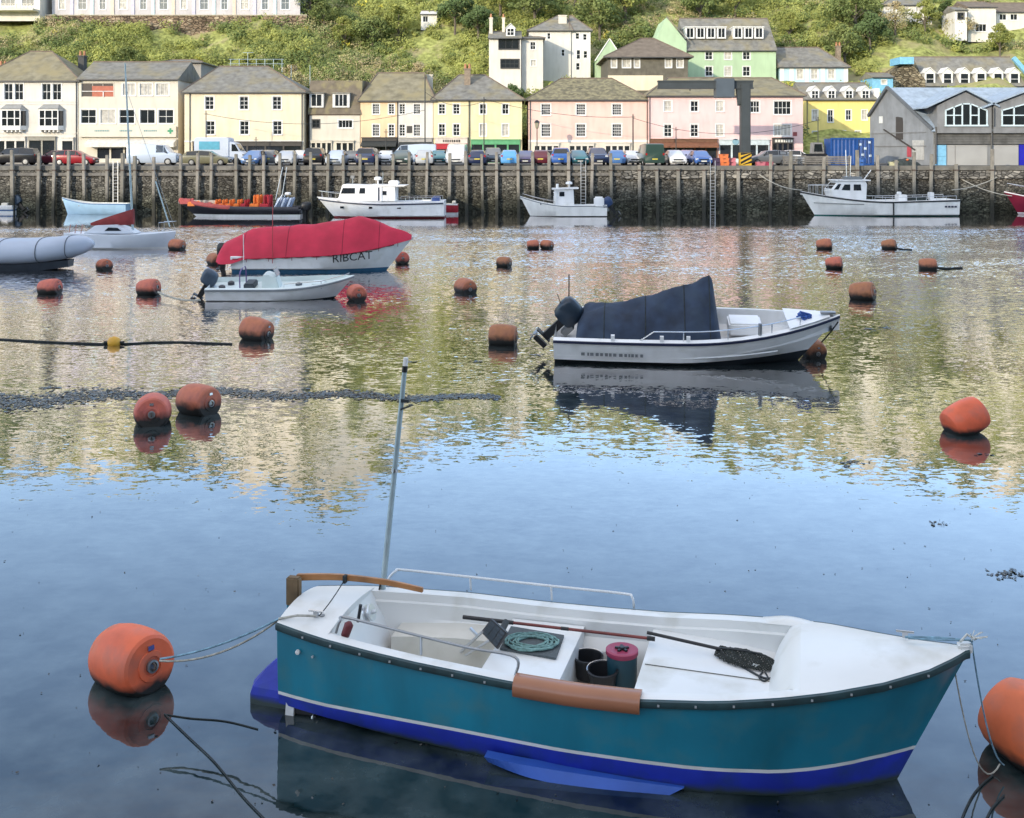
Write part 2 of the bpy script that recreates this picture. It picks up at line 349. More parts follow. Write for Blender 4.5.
# ------------------------------------------------------------------ the teal motor launch
YAW = R(-15); BO = Vector((-2.30, 11.72, 0))
def loc(px, py, z):                       # a point of the photograph on a level of the launch, in the launch's own frame
    p = onw(px, py, z) - BO
    return Vector((p.x*math.cos(-YAW) - p.y*math.sin(-YAW), p.x*math.sin(-YAW) + p.y*math.cos(-YAW), z))
def blaunch():
    t = thing('motor_launch', 'teal and blue open motor launch with white deck, wooden tiller and short mast', 'boat', BO, YAW)
    sx_ = [0, .3, .6, 1.1, 1.6, 2.5, 3.2, 3.8, 4.5, 5.05, 5.45, 5.9, 6.3, 6.55, 6.66]
    near = [.44, .52, .58, .64, .69, .78, .85, .89, .91, .86, .78, .61, .38, .17, .04]
    far = [.53, .68, .79, .93, 1.03, 1.06, 1.06, 1.03, .95, .80, .66, .42, .21, .08, .02]
    sh = [.95, .93, .91, .875, .85, .83, .84, .87, .95, 1.03, 1.09, 1.15, 1.21, 1.26, 1.28]
    bn = lambda x: interp(x, sx_, near); bf = lambda x: interp(x, sx_, far); zs = lambda x: interp(x, sx_, sh)
    xs = sorted(set([round(v, 3) for v in list(np.linspace(0, 5, 26)) + list(np.linspace(5, 6.3, 14)) + [6.4, 6.5, 6.58, 6.64, 6.68]]))
    rake = lambda x: .62 * max(0, (x - 3.6) / 3.08) ** 2.2
    zb = lambda x: interp(x, [0, .5, 1.4, 2.5, 7], [.10, .04, -.14, -.3, -.3])
    def ring(x, s):
        b = bn(x) if s < 0 else bf(x); top = zs(x); lo = zb(x)
        st = interp(x, [0, 1, 2, 5.2, 6.68], [.20, .215, .225, .235, .30])
        fl = interp(x, [0, 3, 4.2, 5, 5.7, 6.68], [.97, .96, .88, .78, .66, .4])  # flare towards the bow
        lev = [(top, 1.0), (top - .05, 1.0), (top*.55 + st*.45, .5 + .5*fl), (st + .035, fl*.97), (st, fl*.96), (st*.4 + lo*.2, fl*.92), (lo*.6, fl*.66), (lo, .02)]
        return [Vector((x - rake(x) * (top - z) / top, s * b * k, z)) for z, k in lev]
    hull = MB()
    for s in (-1, 1):
        hull.loft([ring(x, s) for x in xs], m=[0, 0, 0, 1, 2, 2, 2])
    a, c = ring(0, -1), ring(0, 1)
    for i in range(7): hull.quad(a[i], c[i], c[i+1], a[i+1], [0, 0, 0, 1, 2, 2, 2][i])
    teal = mat('teal_topside', (.010, .195, .285), .34, .12, 1.2, spec=.5, coat=.2, col2=(.05, .20, .24), c2scale=3.4, c2lo=.50, c2hi=.80, streak=.55)
    hb = mat('blue_antifouling', (.012, .030, .36), .55, .25, 2.2, col2=(.014, .04, .17), c2scale=3, c2lo=.5, c2hi=.75, wet=(.03, .07, (.035, .055, .055)))
    hull.build('hull', [teal, gel, hb], t, smooth=50)
    # bilge keel
    k = MB()
    tp_ = catmull([loc(484, 757, .13), loc(530, 766, .10), loc(600, 777, .08), loc(684, 788, .06)], 5); bt_ = catmull([loc(488, 762, .06), loc(530, 778, .01), loc(600, 792, -.02), loc(660, 800, -.04)], 5)
    k.loft([[a_, c_, c_ + Vector((0, .16, -.04)), a_ + Vector((0, .12, 0))] for a_, c_ in zip(tp_, bt_)], closed=True, cap0=True, cap1=True)
    k.build('bilge_keel', mat('lit_blue_antifouling', (.03, .10, .42), .5, .2, 2), t)  # hull blue made lighter: light on the keel's top is in the colour
    # rubbing strake with fastenings
    for s in (-1, 1):
        b = MB(); pts = [Vector((x, s * ((bn(x) if s < 0 else bf(x)) + .012), zs(x) - .03)) for x in xs]
        n = len(pts); rr = []
        for i, p in enumerate(pts):
            rr.append([p + Vector((0, -s*.03, .028)), p + Vector((0, s*.022, .024)), p + Vector((0, s*.030, -.005)), p + Vector((0, s*.02, -.036)), p + Vector((0, -s*.03, -.036))])
        b.loft(rr, closed=True, cap0=True, cap1=True)
        b.build('rubbing_strake', mat('dark_strake', (.018, .045, .05), .5, .4, 6), t, smooth=40)
        b = MB()
        for i in range(19):
            x = .35 + i * .33
            b.obox((x, s * ((bn(x) if s < 0 else bf(x)) + .045), zs(x) - .035), (.018, .008, .018))
        b.build('strake_screws', alu, t)  # row of screws holding the strake
    # deck: aft deck, side decks, foredeck, liner -------------------------------------------------
    d = MB(); capn, capf = .115, .15
    def di(x): return (bn(x) - capn, bf(x) - capf)
    cam_ = lambda x: .05
    aft = [x for x in xs if x <= .6]; fore = [x for x in xs if x >= 5.2]
    def deckring(x, cb):
        n_, f_ = bn(x), bf(x); z = zs(x); k = 10
        return [Vector((x, -n_ + (n_ + f_) * i / k, z + cb * (1 - (2*i/k - 1) ** 2))) for i in range(k + 1)]
    d.loft([deckring(x, .07) for x in aft])
    d.loft([deckring(x, .085 * min(1, (6.7 - x) / .8)) for x in fore])
    mid = [.6] + [x for x in xs if .6 < x < 5.2] + [5.2]
    FZ = lambda x: .30
    for s in (-1, 1):
        rr = []
        for x in mid:
            b = bn(x) if s < 0 else bf(x); i_ = di(x)[0 if s < 0 else 1]; z = zs(x)
            e = min(1, (x - .6) / .5, (5.2 - x) / .45); e = max(0, e) ** .5     # rounded cockpit corners
            rr.append([Vector((x, s*b, z)), Vector((x, s*(b*.5 + i_*.5), z + .012)), Vector((x, s*i_, z + .008)), Vector((x, s*(i_ - .012), z - .075)), Vector((x, s*(i_ - .045), z - .085)),
                       Vector((x, s*(i_ - .055), z - .24)), Vector((x, s*(i_ - .16), .50)), Vector((x, s*(i_ - .20), .20))])
        d.loft(rr)
    ob = d.build('deck', gel, t, smooth=35)
    # bulkheads and cockpit soles
    d = MB()
    n0, f0 = di(.6); N1, F1 = di(1.05)
    d.quad((.6, -bn(.6), zs(.6)), (.6, bf(.6), zs(.6)), (1.0, bf(1.0) - .2, .25), (1.0, -bn(1.0) + .2, .25))
    d.add([(.6, y, zs(.6) + .07 * (1 - (2*i/10 - 1)**2)) for i, y in enumerate(np.linspace(-bn(.6), bf(.6), 11))], [tuple(range(11))])
    d.build('aft_bulkhead', gel, t)
    d = MB(); r0 = []; r1 = []; r2 = []
    for i in range(11):
        u = i / 10; y = -bn(5.2) + .02 + (bn(5.2) + bf(5.2) - .04) * u; z = zs(5.2) + .085 * (1 - (2*u - 1) ** 2)
        sink = math.sin(math.pi * u) ** .5
        r0.append(Vector((5.2, y, z))); r1.append(Vector((5.17 - .07*sink, y * .98, z - .05 * sink)))
        r2.append(Vector((5.12 - .22 * sink, y * .90, z - (z - .74) * sink)))
    d.loft([r0, r1, r2]); d.build('fore_bulkhead', gel, t, smooth=50)
    def sole(x0, x1, z, nm, m, ins=.06, zdrop=None):
        b = MB(); X = [x0] + [x for x in xs if x0 < x < x1] + [x1]
        b.loft([[Vector((x, -di(x)[0] + ins, z)), Vector((x, di(x)[1] - ins, z))] for x in X])
        for x in (x0, x1):
            b.quad((x, -di(x)[0] + ins, z), (x, di(x)[1] - ins, z), (x, di(x)[1] - ins - .12, .15), (x, -di(x)[0] + ins + .12, .15))
        b.build(nm, m, t); return b
    sole(.8, 2.4, .27, 'cockpit_sole', gel2, .19)
    xa, xb, xc = loc(492, 652, .70).x, loc(569, 660, .70).x, loc(642, 665, .76).x
    sole(xa, xb, .70, 'engine_box', gel, .06)
    sole(xb, xc, .30, 'bucket_well', gel2, .19)
    sole(xc, 5.12, .76, 'fore_platform', gel, .05)
    # side benches in the aft cockpit (port bench shows)
    b = MB(); X = list(np.linspace(.95, 2.1, 6))
    b.loft([[Vector((x, di(x)[1] - .06, .60)), Vector((x, di(x)[1] - .40, .58)), Vector((x, di(x)[1] - .43, .26))] for x in X])
    b.build('bench', gel2, t, smooth=30)
    b = MB(); p, q = loc(645, 664, .765), loc(775, 682, .765)
    b.bar(p, q, .007, .006); b.build('seam', mat('sealant', (.12, .12, .10), .8), t)
    b = MB(); c = [loc(511, 628, .703), loc(564, 637, .703), loc(556, 660, .703), loc(500, 650, .703)]
    b.add(c + [v + Vector((0, 0, .022)) for v in c], [(3,2,1,0), (4,5,6,7), (0,1,5,4), (1,2,6,5), (2,3,7,6), (3,0,4,7)])
    b.build('hatch', mat('grey_nonslip', (.085, .10, .105), .9, .25, 60), t)
    # bow cap, cleats
    b = MB(); b.prism([(6.58, -.07), (6.69, -.035), (6.72, .01), (6.69, .05), (6.58, .06)], 1.22, 1.325, 'z'); b.build('stem_cap', gel, t, bev=.02)
    for p in (loc(316, 616, .985), loc(905, 637, 1.24)):
        b = MB(); b.tube([p + Vector((-.08, 0, .05)), p + Vector((.08, 0, .05))], .012, 8); b.obox(p + Vector((0, 0, .02)), (.05, .03, .05)); b.build('cleat', chrome, t)
    for q, r_ in ((loc(318, 604, .985), .035), (loc(322, 616, .97), .03)):
        b = MB(); b.lathe([(r_, 0), (r_, .012), (r_*.7, .014)], 14, Matrix.Translation(q)); b.build('deck_filler', greymetal, t)
    b = MB(); p = Vector((.28, -bn(.28) - .012, .72)); b.lathe([(.024, 0), (.024, .02), (.012, .022)], 14, Matrix.Translation(p) @ Matrix.Rotation(R(90), 4, 'X')); b.build('skin_fitting', gel, t)
    b = MB(); p = Vector((.46, -bn(.46) - .010, .71)); b.lathe([(.012, 0), (.012, .02)], 10, Matrix.Translation(p) @ Matrix.Rotation(R(90), 4, 'X')); b.build('skin_fitting', alu, t)
    # rails
    rn = [loc(336, 633, .90), loc(340, 621, 1.02), loc(348, 618, 1.03), loc(420, 636, 1.0), loc(470, 648, .99), loc(515, 657, .985), loc(515.5, 675, .84)]
    b = MB(); b.tube(catmull(rn, 6), .0135, 8); b.tube([loc(421, 636, 1.0), loc(421, 655, .86)], .013, 8); b.build('grab_rail', greymetal, t, smooth=60)
    rf = [loc(388, 586, .87), loc(389, 578, .96), loc(396, 571, 1.03), loc(404, 570, 1.035), loc(470, 577, 1.02), loc(551, 586, 1.0), loc(622, 593.5, .99), loc(632, 597, .97), loc(634, 608, .84)]
    b = MB(); b.tube(catmull(rf, 6), .014, 8); b.tube([loc(470, 577, 1.02), loc(471, 590, .86)], .013, 8); b.tube([loc(551, 586, 1.0), loc(552, 600, .84)], .013, 8)
    b.build('grab_rail', mat('white_tube', (.66, .68, .70), .35, .05), t, smooth=60, label='white handrail along the far gunwale')
    # fender roll over the gunwale
    fx0 = loc(513, 681, .86).x; fx1 = loc(641, 699, .86).x
    b = MB(); prof = [(.11, .035), (.05, .05), (-.02, .045), (-.06, .015), (-.085, -.04), (-.075, -.10), (-.055, -.115), (-.055, -.02), (-.02, .015), (.11, .010)]
    b.loft([[Vector((x, -bn(x) + y, zs(x) + z)) for y, z in prof] for x in np.linspace(fx0, fx1, 8)], closed=True, cap0=True, cap1=True)
    b.build('roller_guard', mat('brown_plastic', (.30, .115, .055), .35, .12, 1.5, spec=.5, coat=.3), t, smooth=50)
    # rudder, tiller
    b = MB()
    ang = R(12)
    b.loft([[Vector((x, y, z)) for x, y in pl] for z, pl in ((-.25, [(-.44, -.14), (-.38, -.30), (.16, -.32), (.16, .1), (-.36, .12)]), (.10, [(-.44, -.14), (-.38, -.30), (.16, -.32), (.16, .1), (-.36, .12)]), (.17, [(-.42, -.13), (-.36, -.28), (.14, -.30), (.14, .1), (-.34, .11)]),
        (.30, [(-.30, -.08), (-.28, -.16), (-.02, -.2), (-.02, .1), (-.28, .1)]), (.44, [(-.14, .03), (-.13, .0), (-.02, .0), (-.02, .14), (-.13, .14)]))], closed=True, cap0=True, cap1=True)
    rud = b.build('rudder', hb, t, bev=.012)
    b = MB(); b.obox((-.075, .10, .66), (.13, .075, .52)); b.build('rudder_stock', mats_teal(teal), rud)
    b = MB(); b.obox((-.075, .10, 1.055), (.15, .095, .31)); b.build('rudder_head', mat('weathered_oak', (.16, .105, .055), .8, .35, 5, streak=.6, bump=.4), rud, bev=.015)
    b = MB(); tp = [loc(297, 577, 1.17), loc(340, 577, 1.185), loc(385, 582, 1.18), loc(423, 590, 1.15)]; tp = catmull(tp, 5)
    rr = []
    for i, p in enumerate(tp):
        w_ = .026 - .006 * i / len(tp); h_ = .034 - .010 * i / len(tp)
        rr.append([p + Vector((0, -w_, -h_)), p + Vector((0, w_, -h_)), p + Vector((0, w_, h_)), p + Vector((0, -w_, h_))])
    b.loft(rr, closed=True, cap0=True, cap1=True); til = b.build('tiller', wood, t, bev=.006)
    b = MB(); p = loc(345, 579, 1.185); b.obox(p, (.03, .062, .078)); b.tube(sag(p, loc(319, 616, 1.01), .02, 6), .006, 5); b.build('lashing', rope_d, til)
    # outboard drive under the stern
    b = MB(); b.prism([(.10, .24), (.19, .24), (.17, -.05), (.13, -.42), (.06, -.30)], -.42, -.37, 'y'); leg = b.build('outboard_leg', mat('worn_white_paint', (.55, .56, .56), .5, .2, 6), t)
    b = MB(); b.lathe([(.02, -.16), (.06, -.1), (.065, .1), (.03, .18)], 10, Matrix.Translation((.28, -.34, .04)) @ Matrix.Rotation(R(90), 4, 'Y')); b.obox((.30, -.34, .16), (.10, .05, .2)); b.build('gear_case', black, leg)
    b = MB()
    for k_ in range(3):
        q = Matrix.Rotation(k_ * 2.094 + .5, 3, 'X') @ Matrix.Rotation(.5, 3, 'Z'); b.obox(Vector((.40, -.34, .04)) + q @ Vector((0, 0, .085)), (.02, .10, .14), q)
    b.build('propeller', alu, leg)
    # mast with masthead light
    m0 = loc(381, 606, .72); Y0 = (BO + Matrix.Rotation(YAW, 3, 'Z') @ m0).y
    top_w = P(404.5, 372, Y0) - BO; top = Matrix.Rotation(-YAW, 3, 'Z') @ top_w
    b = MB(); b.tube([m0, m0.lerp(top, .5), top], [.034, .03, .027], 10); ms = b.build('mast', mat('galvanised_tube', (.36, .45, .48), .4, .12, 8, metal=.35), t, smooth=60)
    u = (top - m0).normalized()
    b = MB(); b.tube([top, top + u*.07], .032, 12); b.build('light_base', black, ms)
    b = MB(); b.tube([top + u*.07, top + u*.16], .028, 12); b.build('masthead_light', mat('lamp_glass', (.75, .72, .70), .2), ms)
    q = m0.lerp(top, .84)
    b = MB(); b.bar(q, q + Vector((.14, -.03, .06)), .05, .02); b.obox(q.lerp(top, .25) + Vector((.05, -.02, 0)), (.09, .05, .035)); b.build('aerial_bracket', rubber, ms)
    q = m0.lerp(top, .58); b = MB(); b.tube([q - u*.02, q + u*.02], .036, 10); b.build('clamp', chrome, ms)
    b = MB(); b.tube(catmull([m0 + Vector((.01, -.03, .3)), m0 + Vector((-.02, -.04, .05)), loc(383, 617, .60), loc(387, 618, .58)], 5), .010, 6); b.build('cable', black, ms)
    def onbulk(px, py):
        for z in np.linspace(.95, .3, 60):
            p = loc(px, py, z)
            if p.x >= .6 + .4 * (.93 - z) / .66 + .03: return p
        return p
    # cockpit hardware: winch drum, throttle, red bag
    c = onbulk(369, 613); b = MB(); Rm = Matrix.Translation(c) @ Matrix.Rotation(R(70), 4, 'Y')
    b.lathe([(.085, -.04), (.085, -.02), (.05, -.015), (.05, .015), (.085, .02), (.085, .04)], 18, Rm); b.lathe([(.02, .04), (.02, .09)], 8, Rm); b.build('winch', alu, t, smooth=40)
    c = onbulk(358, 614); b = MB(); b.tube([c + Vector((0, 0, -.08)), c + Vector((.03, 0, .10))], .018, 8); b.build('throttle_lever', black, t)
    c = onbulk(347, 630); b = MB(); b.lathe([(.02, -.09), (.045, -.06), (.048, .06), (.02, .09)], 10, Matrix.Translation(c) @ Matrix.Rotation(R(20), 4, 'Y')); b.build('red_bag', mat('dark_red', (.12, .015, .02), .5), t, smooth=50)
    # the port coaming's raised corner
    b = MB(); cx, cy = 5.05, bf(5.05)
    b.loft([[Vector((x, bf(x) + dy, zs(x) + dz * math.sin(math.pi * (x - 4.82) / .5) + .004)) for dy, dz in ((.005, 0), (-.01, .035), (-.07, .045), (-.13, .03), (-.16, 0))] for x in np.linspace(4.82, 5.32, 9)])
    b.build('coaming', gel, t, smooth=60)
    return t
def mats_teal(m): return m
LAUNCH = blaunch()
def tow(v): return BO + Matrix.Rotation(YAW, 3, 'Z') @ Vector(v)     # launch frame -> world
def wl(px, py, z): return onw(px, py, z)
# gear lying in the launch: each a thing of its own
def bucket(c, r, h, label, tilt=(0, 0)):
    t = thing('bucket', label, 'bucket', c); t.rotation_euler = (tilt[0], tilt[1], 0)
    b = MB(); b.lathe([(r*.80, 0), (r, h), (r*1.06, h), (r*1.06, h-.02), (r*.98, h-.022), (r*.95, h), (r*.93, h), (r*.76, .015), (.001, .015)], 28); b.build('body', black, t, smooth=40)
    b = MB(); b.tube([Vector((r*1.05*math.cos(a), r*1.05*math.sin(a), h + .004 + .0*a)) for a in np.linspace(.2, 3.3, 14)], .006, 5); b.build('handle', chrome, t)
bucket(wl(588, 677, .36), .152, .22, 'taller black bucket behind the other, beside the tub with a pink lid')
bucket(wl(603, 688, .37), .150, .20, 'black bucket standing closest to the gunwale, with a metal hoop handle', (R(4), R(-2)))
t = thing('bait_tub', 'dark teal tub with a pink screw lid and black star knob', 'tub', wl(622, 688, .31))
b = MB(); b.lathe([(.135, .02), (.15, .04), (.155, .36), (.15, .37)], 28); b.build('body', mat('teal_plastic', (.012, .05, .07), .4), t, smooth=40)
b = MB(); b.lathe([(.162, .35), (.166, .36), (.166, .395), (.15, .402), (.12, .396), (.001, .396)], 28); lid = b.build('lid', mat('pink_plastic', (.34, .04, .095), .45, .1), t, smooth=40)
b = MB()
for k in range(5):
    q = Matrix.Rotation(k * 1.2566 + .3, 3, 'Z'); b.obox(q @ Vector((.035, 0, .406)), (.075, .026, .018), q)
b.lathe([(.032, .397), (.03, .425), (.001, .425)], 12); b.build('knob', black, lid)
# coil of rope on the hatch
b = MB(); c = wl(532, 643, .728); pts = []
for i in range(120):
    a = i * .42; r = .17 + .055 * math.sin(i * .37) ; pts.append(c + Vector((r*math.cos(a)*1.25, r*math.sin(a)*.95, .012 + .012 * (i % 15) / 15 + .006*math.sin(i))))
b.tube(pts, .0105, 6); tag(b.build('rope_coil', mat('green_rope', (.17, .30, .28), .85, .4, 25), smooth=60), 'pale green rope coiled on the grey hatch of the teal launch', 'rope')
# folding stool with a black panel
t = thing('folding_panel', 'black folding solar panel propped on pale legs in the cockpit', 'solar panel', wl(495, 655, .71))
O = t.location; rel = lambda px, py, z: wl(px, py, z) - O
b = MB(); c = [rel(491, 619, 1.0), rel(507, 633, .98), rel(497, 649, .76), rel(481, 632, .80)]; n_ = (c[1]-c[0]).cross(c[3]-c[0]).normalized() * .02
b.add(c + [v + n_ for v in c], [(3,2,1,0), (4,5,6,7), (0,1,5,4), (1,2,6,5), (2,3,7,6), (3,0,4,7)]); pn = b.build('panel', black, t)
b = MB()
for i in range(3):
    for j in range(4):
        f = lambda u, v: (c[0].lerp(c[1], u)).lerp(c[3].lerp(c[2], u), v) - n_ * .12
        g = lambda u, v: (c[0].lerp(c[1], u)).lerp(c[3].lerp(c[2], u), v) + n_ * 1.12
        for h_ in (f, g): b.quad(h_(.07+i*.3, .06+j*.225), h_(.33+i*.3, .06+j*.225), h_(.33+i*.3, .26+j*.225), h_(.07+i*.3, .26+j*.225))
b.build('cell', mat('solar_cell', (.03, .045, .06), .15, .1, 8), pn)
b = MB(); b.tube([rel(506, 622, .92), rel(499, 636, .88)], .035, 8); b.build('hinge_box', rubber, t)
for a_, e_ in (((482, 632, .82), (461, 652, .45)), ((490, 640, .78), (466, 655, .45)), ((470, 628, .82), (478, 636, .75))):
    b = MB(); b.bar(rel(*a_), rel(*e_), .03, .02); b.build('leg', alu, t)
# boathook along the far side
t = thing('boat_hook', 'long reddish boat hook with a black grip lying beneath the far gunwale', 'boat hook', wl(463, 617, .86))
O = t.location; a_ = wl(463, 617, .86) - O; e_ = wl(655, 639, .82) - O
b = MB(); b.tube([a_.lerp(e_, .26), a_.lerp(e_, .97)], .016, 8); b.build('pole', mat('red_brown_paint', (.17, .035, .03), .4, .3, 6), t, smooth=60)
b = MB(); b.tube([a_, a_.lerp(e_, .27)], .022, 8); b.build('grip', black, t, smooth=60)
b = MB(); b.tube([a_.lerp(e_, .96), e_], .024, 8); b.build('end_fitting', black, t, smooth=60)
b = MB(); b.tube([a_.lerp(e_, .52), a_.lerp(e_, .56)], .019, 8); b.build('collar', black, t, smooth=60)
# landing net
t = thing('landing_net', 'black landing net with a bunched mesh bag lying on the white fore platform', 'net', wl(718, 650, .78))
O = t.location; rel = lambda px, py, z: wl(px, py, z + .17) - O
b = MB(); b.tube([rel(647, 632.5, .74), rel(720, 649, .66)], .017, 8); b.build('handle', black, t, smooth=60)
b = MB(); rim = [rel(719, 648, .66), rel(740, 650, .66), rel(765, 656, .63), rel(783, 667, .60), rel(786, 673, .60), rel(776, 677, .60), rel(764, 678, .60), rel(745, 668, .60), rel(725, 655, .62)]
b.tube(catmull(rim + [rim[0]], 5), .011, 6); b.tube(catmull([rel(765, 672, .6), rel(768, 678, .6), rel(764, 681, .6), rel(759, 677, .6), rel(763, 672, .6)], 5), .009, 6); b.build('hoop', rubber, t, smooth=60)
b = MB(); rs = random.Random(3); cen = rel(755, 664, .58)
U = (rel(785, 672, .60) - rel(719, 648, .66)); U.z = 0; Ln = U.length; U.normalize(); Vv = Vector((-U.y, U.x, 0))
nx, ny = 26, 12; gp = {}
for i in range(nx + 1):
    for j in range(ny + 1):
        u = i / nx; v = j / ny * 2 - 1; wd = .19 * math.sin(math.pi * min(1, .12 + u * .85)) ** .7
        p = rel(719, 649, .62) + U * (u * Ln) + Vv * (v * wd - .03) ; p.z = .78 - O.z + .045 * abs(math.sin(u*9 + v*3)) * (1 - v*v) + rs.uniform(-.008, .008); gp[i, j] = p
for i in range(nx):
    for j in range(ny):
        b.tube([gp[i, j], gp[i+1, j+1]], .0062, 3, cap=False); b.tube([gp[i+1, j], gp[i, j+1]], .0062, 3, cap=False)
b.build('netting', mat('black_net', (.02, .025, .022), .9, .4, 12), t)
b = MB(); b.obox(rel(758, 665, .62), (.10, .07, .03), Matrix.Rotation(.5, 3, 'Z')); b.build('float', mat('pale_foam', (.45, .46, .44), .8), t, bev=.01)

# ------------------------------------------------------------------ barrel buoys
def buoy_mesh():
    prof = [(.05, -.50), (.20, -.50), (.30, -.485), (.365, -.45), (.41, -.36), (.435, -.2), (.445, 0), (.435, .2), (.415, .36), (.385, .445), (.345, .475), (.20, .485), (.195, .505), (.13, .512), (.125, .49), (.05, .49)]
    b = MB(); b.lathe(prof, 30); return b
BU = None
def buoy(pos, size, yaw, pitch, label, m, roll=0, group='mooring buoys in the harbour', sink=.30):
    """size: length of the barrel along its axis; yaw 0 turns its eye end towards +X, negative towards the viewer"""
    global BU
    t = thing('mooring_buoy', label, 'buoy', pos, 0, group)
    t.rotation_euler = (0, pitch, yaw); s = size
    t.location.z = s * (.445 - sink * .89)
    T = Matrix.Rotation(R(90), 4, 'Y')
    if BU is None:
        b = buoy_mesh(); b.v = [tuple(T @ Vector(v)) for v in b.v]; body = b.build('body', m, t, smooth=32)
        b = MB(); b.lathe([(.085, .488), (.085, .53), (.06, .535), (.06, .50), (.03, .50)], 18, T); ring = b.build('end_plate', greymetal, t, smooth=40)
        b = MB(); b.tube([T @ Vector((.045*math.cos(a), 0, .53 + .05*math.sin(a))) for a in np.linspace(-.3, 3.44, 12)], .014, 6); eye = b.build('eye', mat('rusty_iron', (.07, .05, .04), .7, .4, 10), t)
        b = MB(); b.obox(T @ Vector((-.24, -.0, .497)), (.03, .09, .06)); pl = b.build('tag_plate', chrome, t)
        BU = (body, ring, eye, pl)
        kids = BU
    else:
        kids = []
        for k in BU[:(4 if size > .6 else 3)]:
            c = k.copy(); COL.objects.link(c); c.parent = t; kids.append(c)
    kids[0].material_slots[0].link = 'OBJECT'; kids[0].material_slots[0].material = m
    t.scale = (s, s, s); return t
# the big ones beside the launch
buoy(onw(129, 684) + Vector((0, .05, 0)), .80, R(-38), R(-6), 'large bright orange barrel buoy tied to the launch\'s stern', orange_b, sink=.16)
buoy(onw(1036, 762) + Vector((0, .06, 0)), .84, R(-62), R(14), 'large orange barrel buoy off the launch\'s bow', orange_b, sink=.16)
# x, waterline row, width in pixels, yaw, label
BL = [(533,249,12,0,'first of the two small buoys side by side between the two white fishing boats'), (547,249,12,-40,'second of the two small buoys side by side, the one nearer the red-roofed quay shop'),
 (504,267,14,-30,'small red buoy alone below the stern of the white cruiser'), (825,249.5,15,-20,'far red buoy below the bow of the white fishing boat with a wheelhouse'),
 (890,249.5,14,-30,'far red buoy below the stern of the white fishing boat with a wheelhouse'), (835,269,16,-25,'red buoy just in front of another far one, off the motorboat\'s bow'),
 (929,270,17,-15,'red buoy trailing a short rope, furthest along toward the red boat'), (864,300,24,-35,'red buoy with a rope loop, midway beyond the motorboat\'s bow'),
 (465,293,20,-60,'faded red buoy alone on open water between dory and tarpaulin-covered motorboat'), (503,345,28,-10,'red buoy moored close to the motorboat\'s black outboard'),
 (814,358,24,-80,'dark red buoy half hidden under the motorboat\'s bow'), (255,340,30,-25,'wide faded red buoy at the end of the floating rope'),
 (147,295,21,-15,'red buoy tied to the stern of the small white dory'), (103,270,15,-50,'red buoy between the inflatable and the dory, higher one'),
 (48,294,21,-10,'red buoy below the grey inflatable boat'), (176,250,15,-20,'small red buoy at the stern of the pale yacht'),
 (356,301,20,-70,'round looking red buoy under the bow of the small dory'), (402,264,15,-80,'red buoy hanging at the bow of the boat with a red cover'),
 (214,265,15,-50,'red buoy peeping out behind the dory\'s outboard engine'), (150,424,38,-75,'faded red buoy facing the viewer, lower of the close pair'),
 (196,414,39,-35,'faded red buoy lying sideways, upper of the close pair'), (968,434,40,12,'orange and black buoy alone on calm water beyond the launch\'s bow')]
for px, wy, wd, yw, lb in BL:
    p = onw(px, wy); s = wd * p.y / F / (1.0 if abs(yw) < 45 else .92)
    m = red_b if px != 968 else orange_b
    if px == 968: s *= 1.02
    buoy(p + Vector((0, .2*s, 0)), s, R(yw), R(random.uniform(-12, 12)) if px != 968 else R(-24), lb, m, roll=0, sink=(.2 + random.uniform(-.05, .06)) if px != 968 else .14)
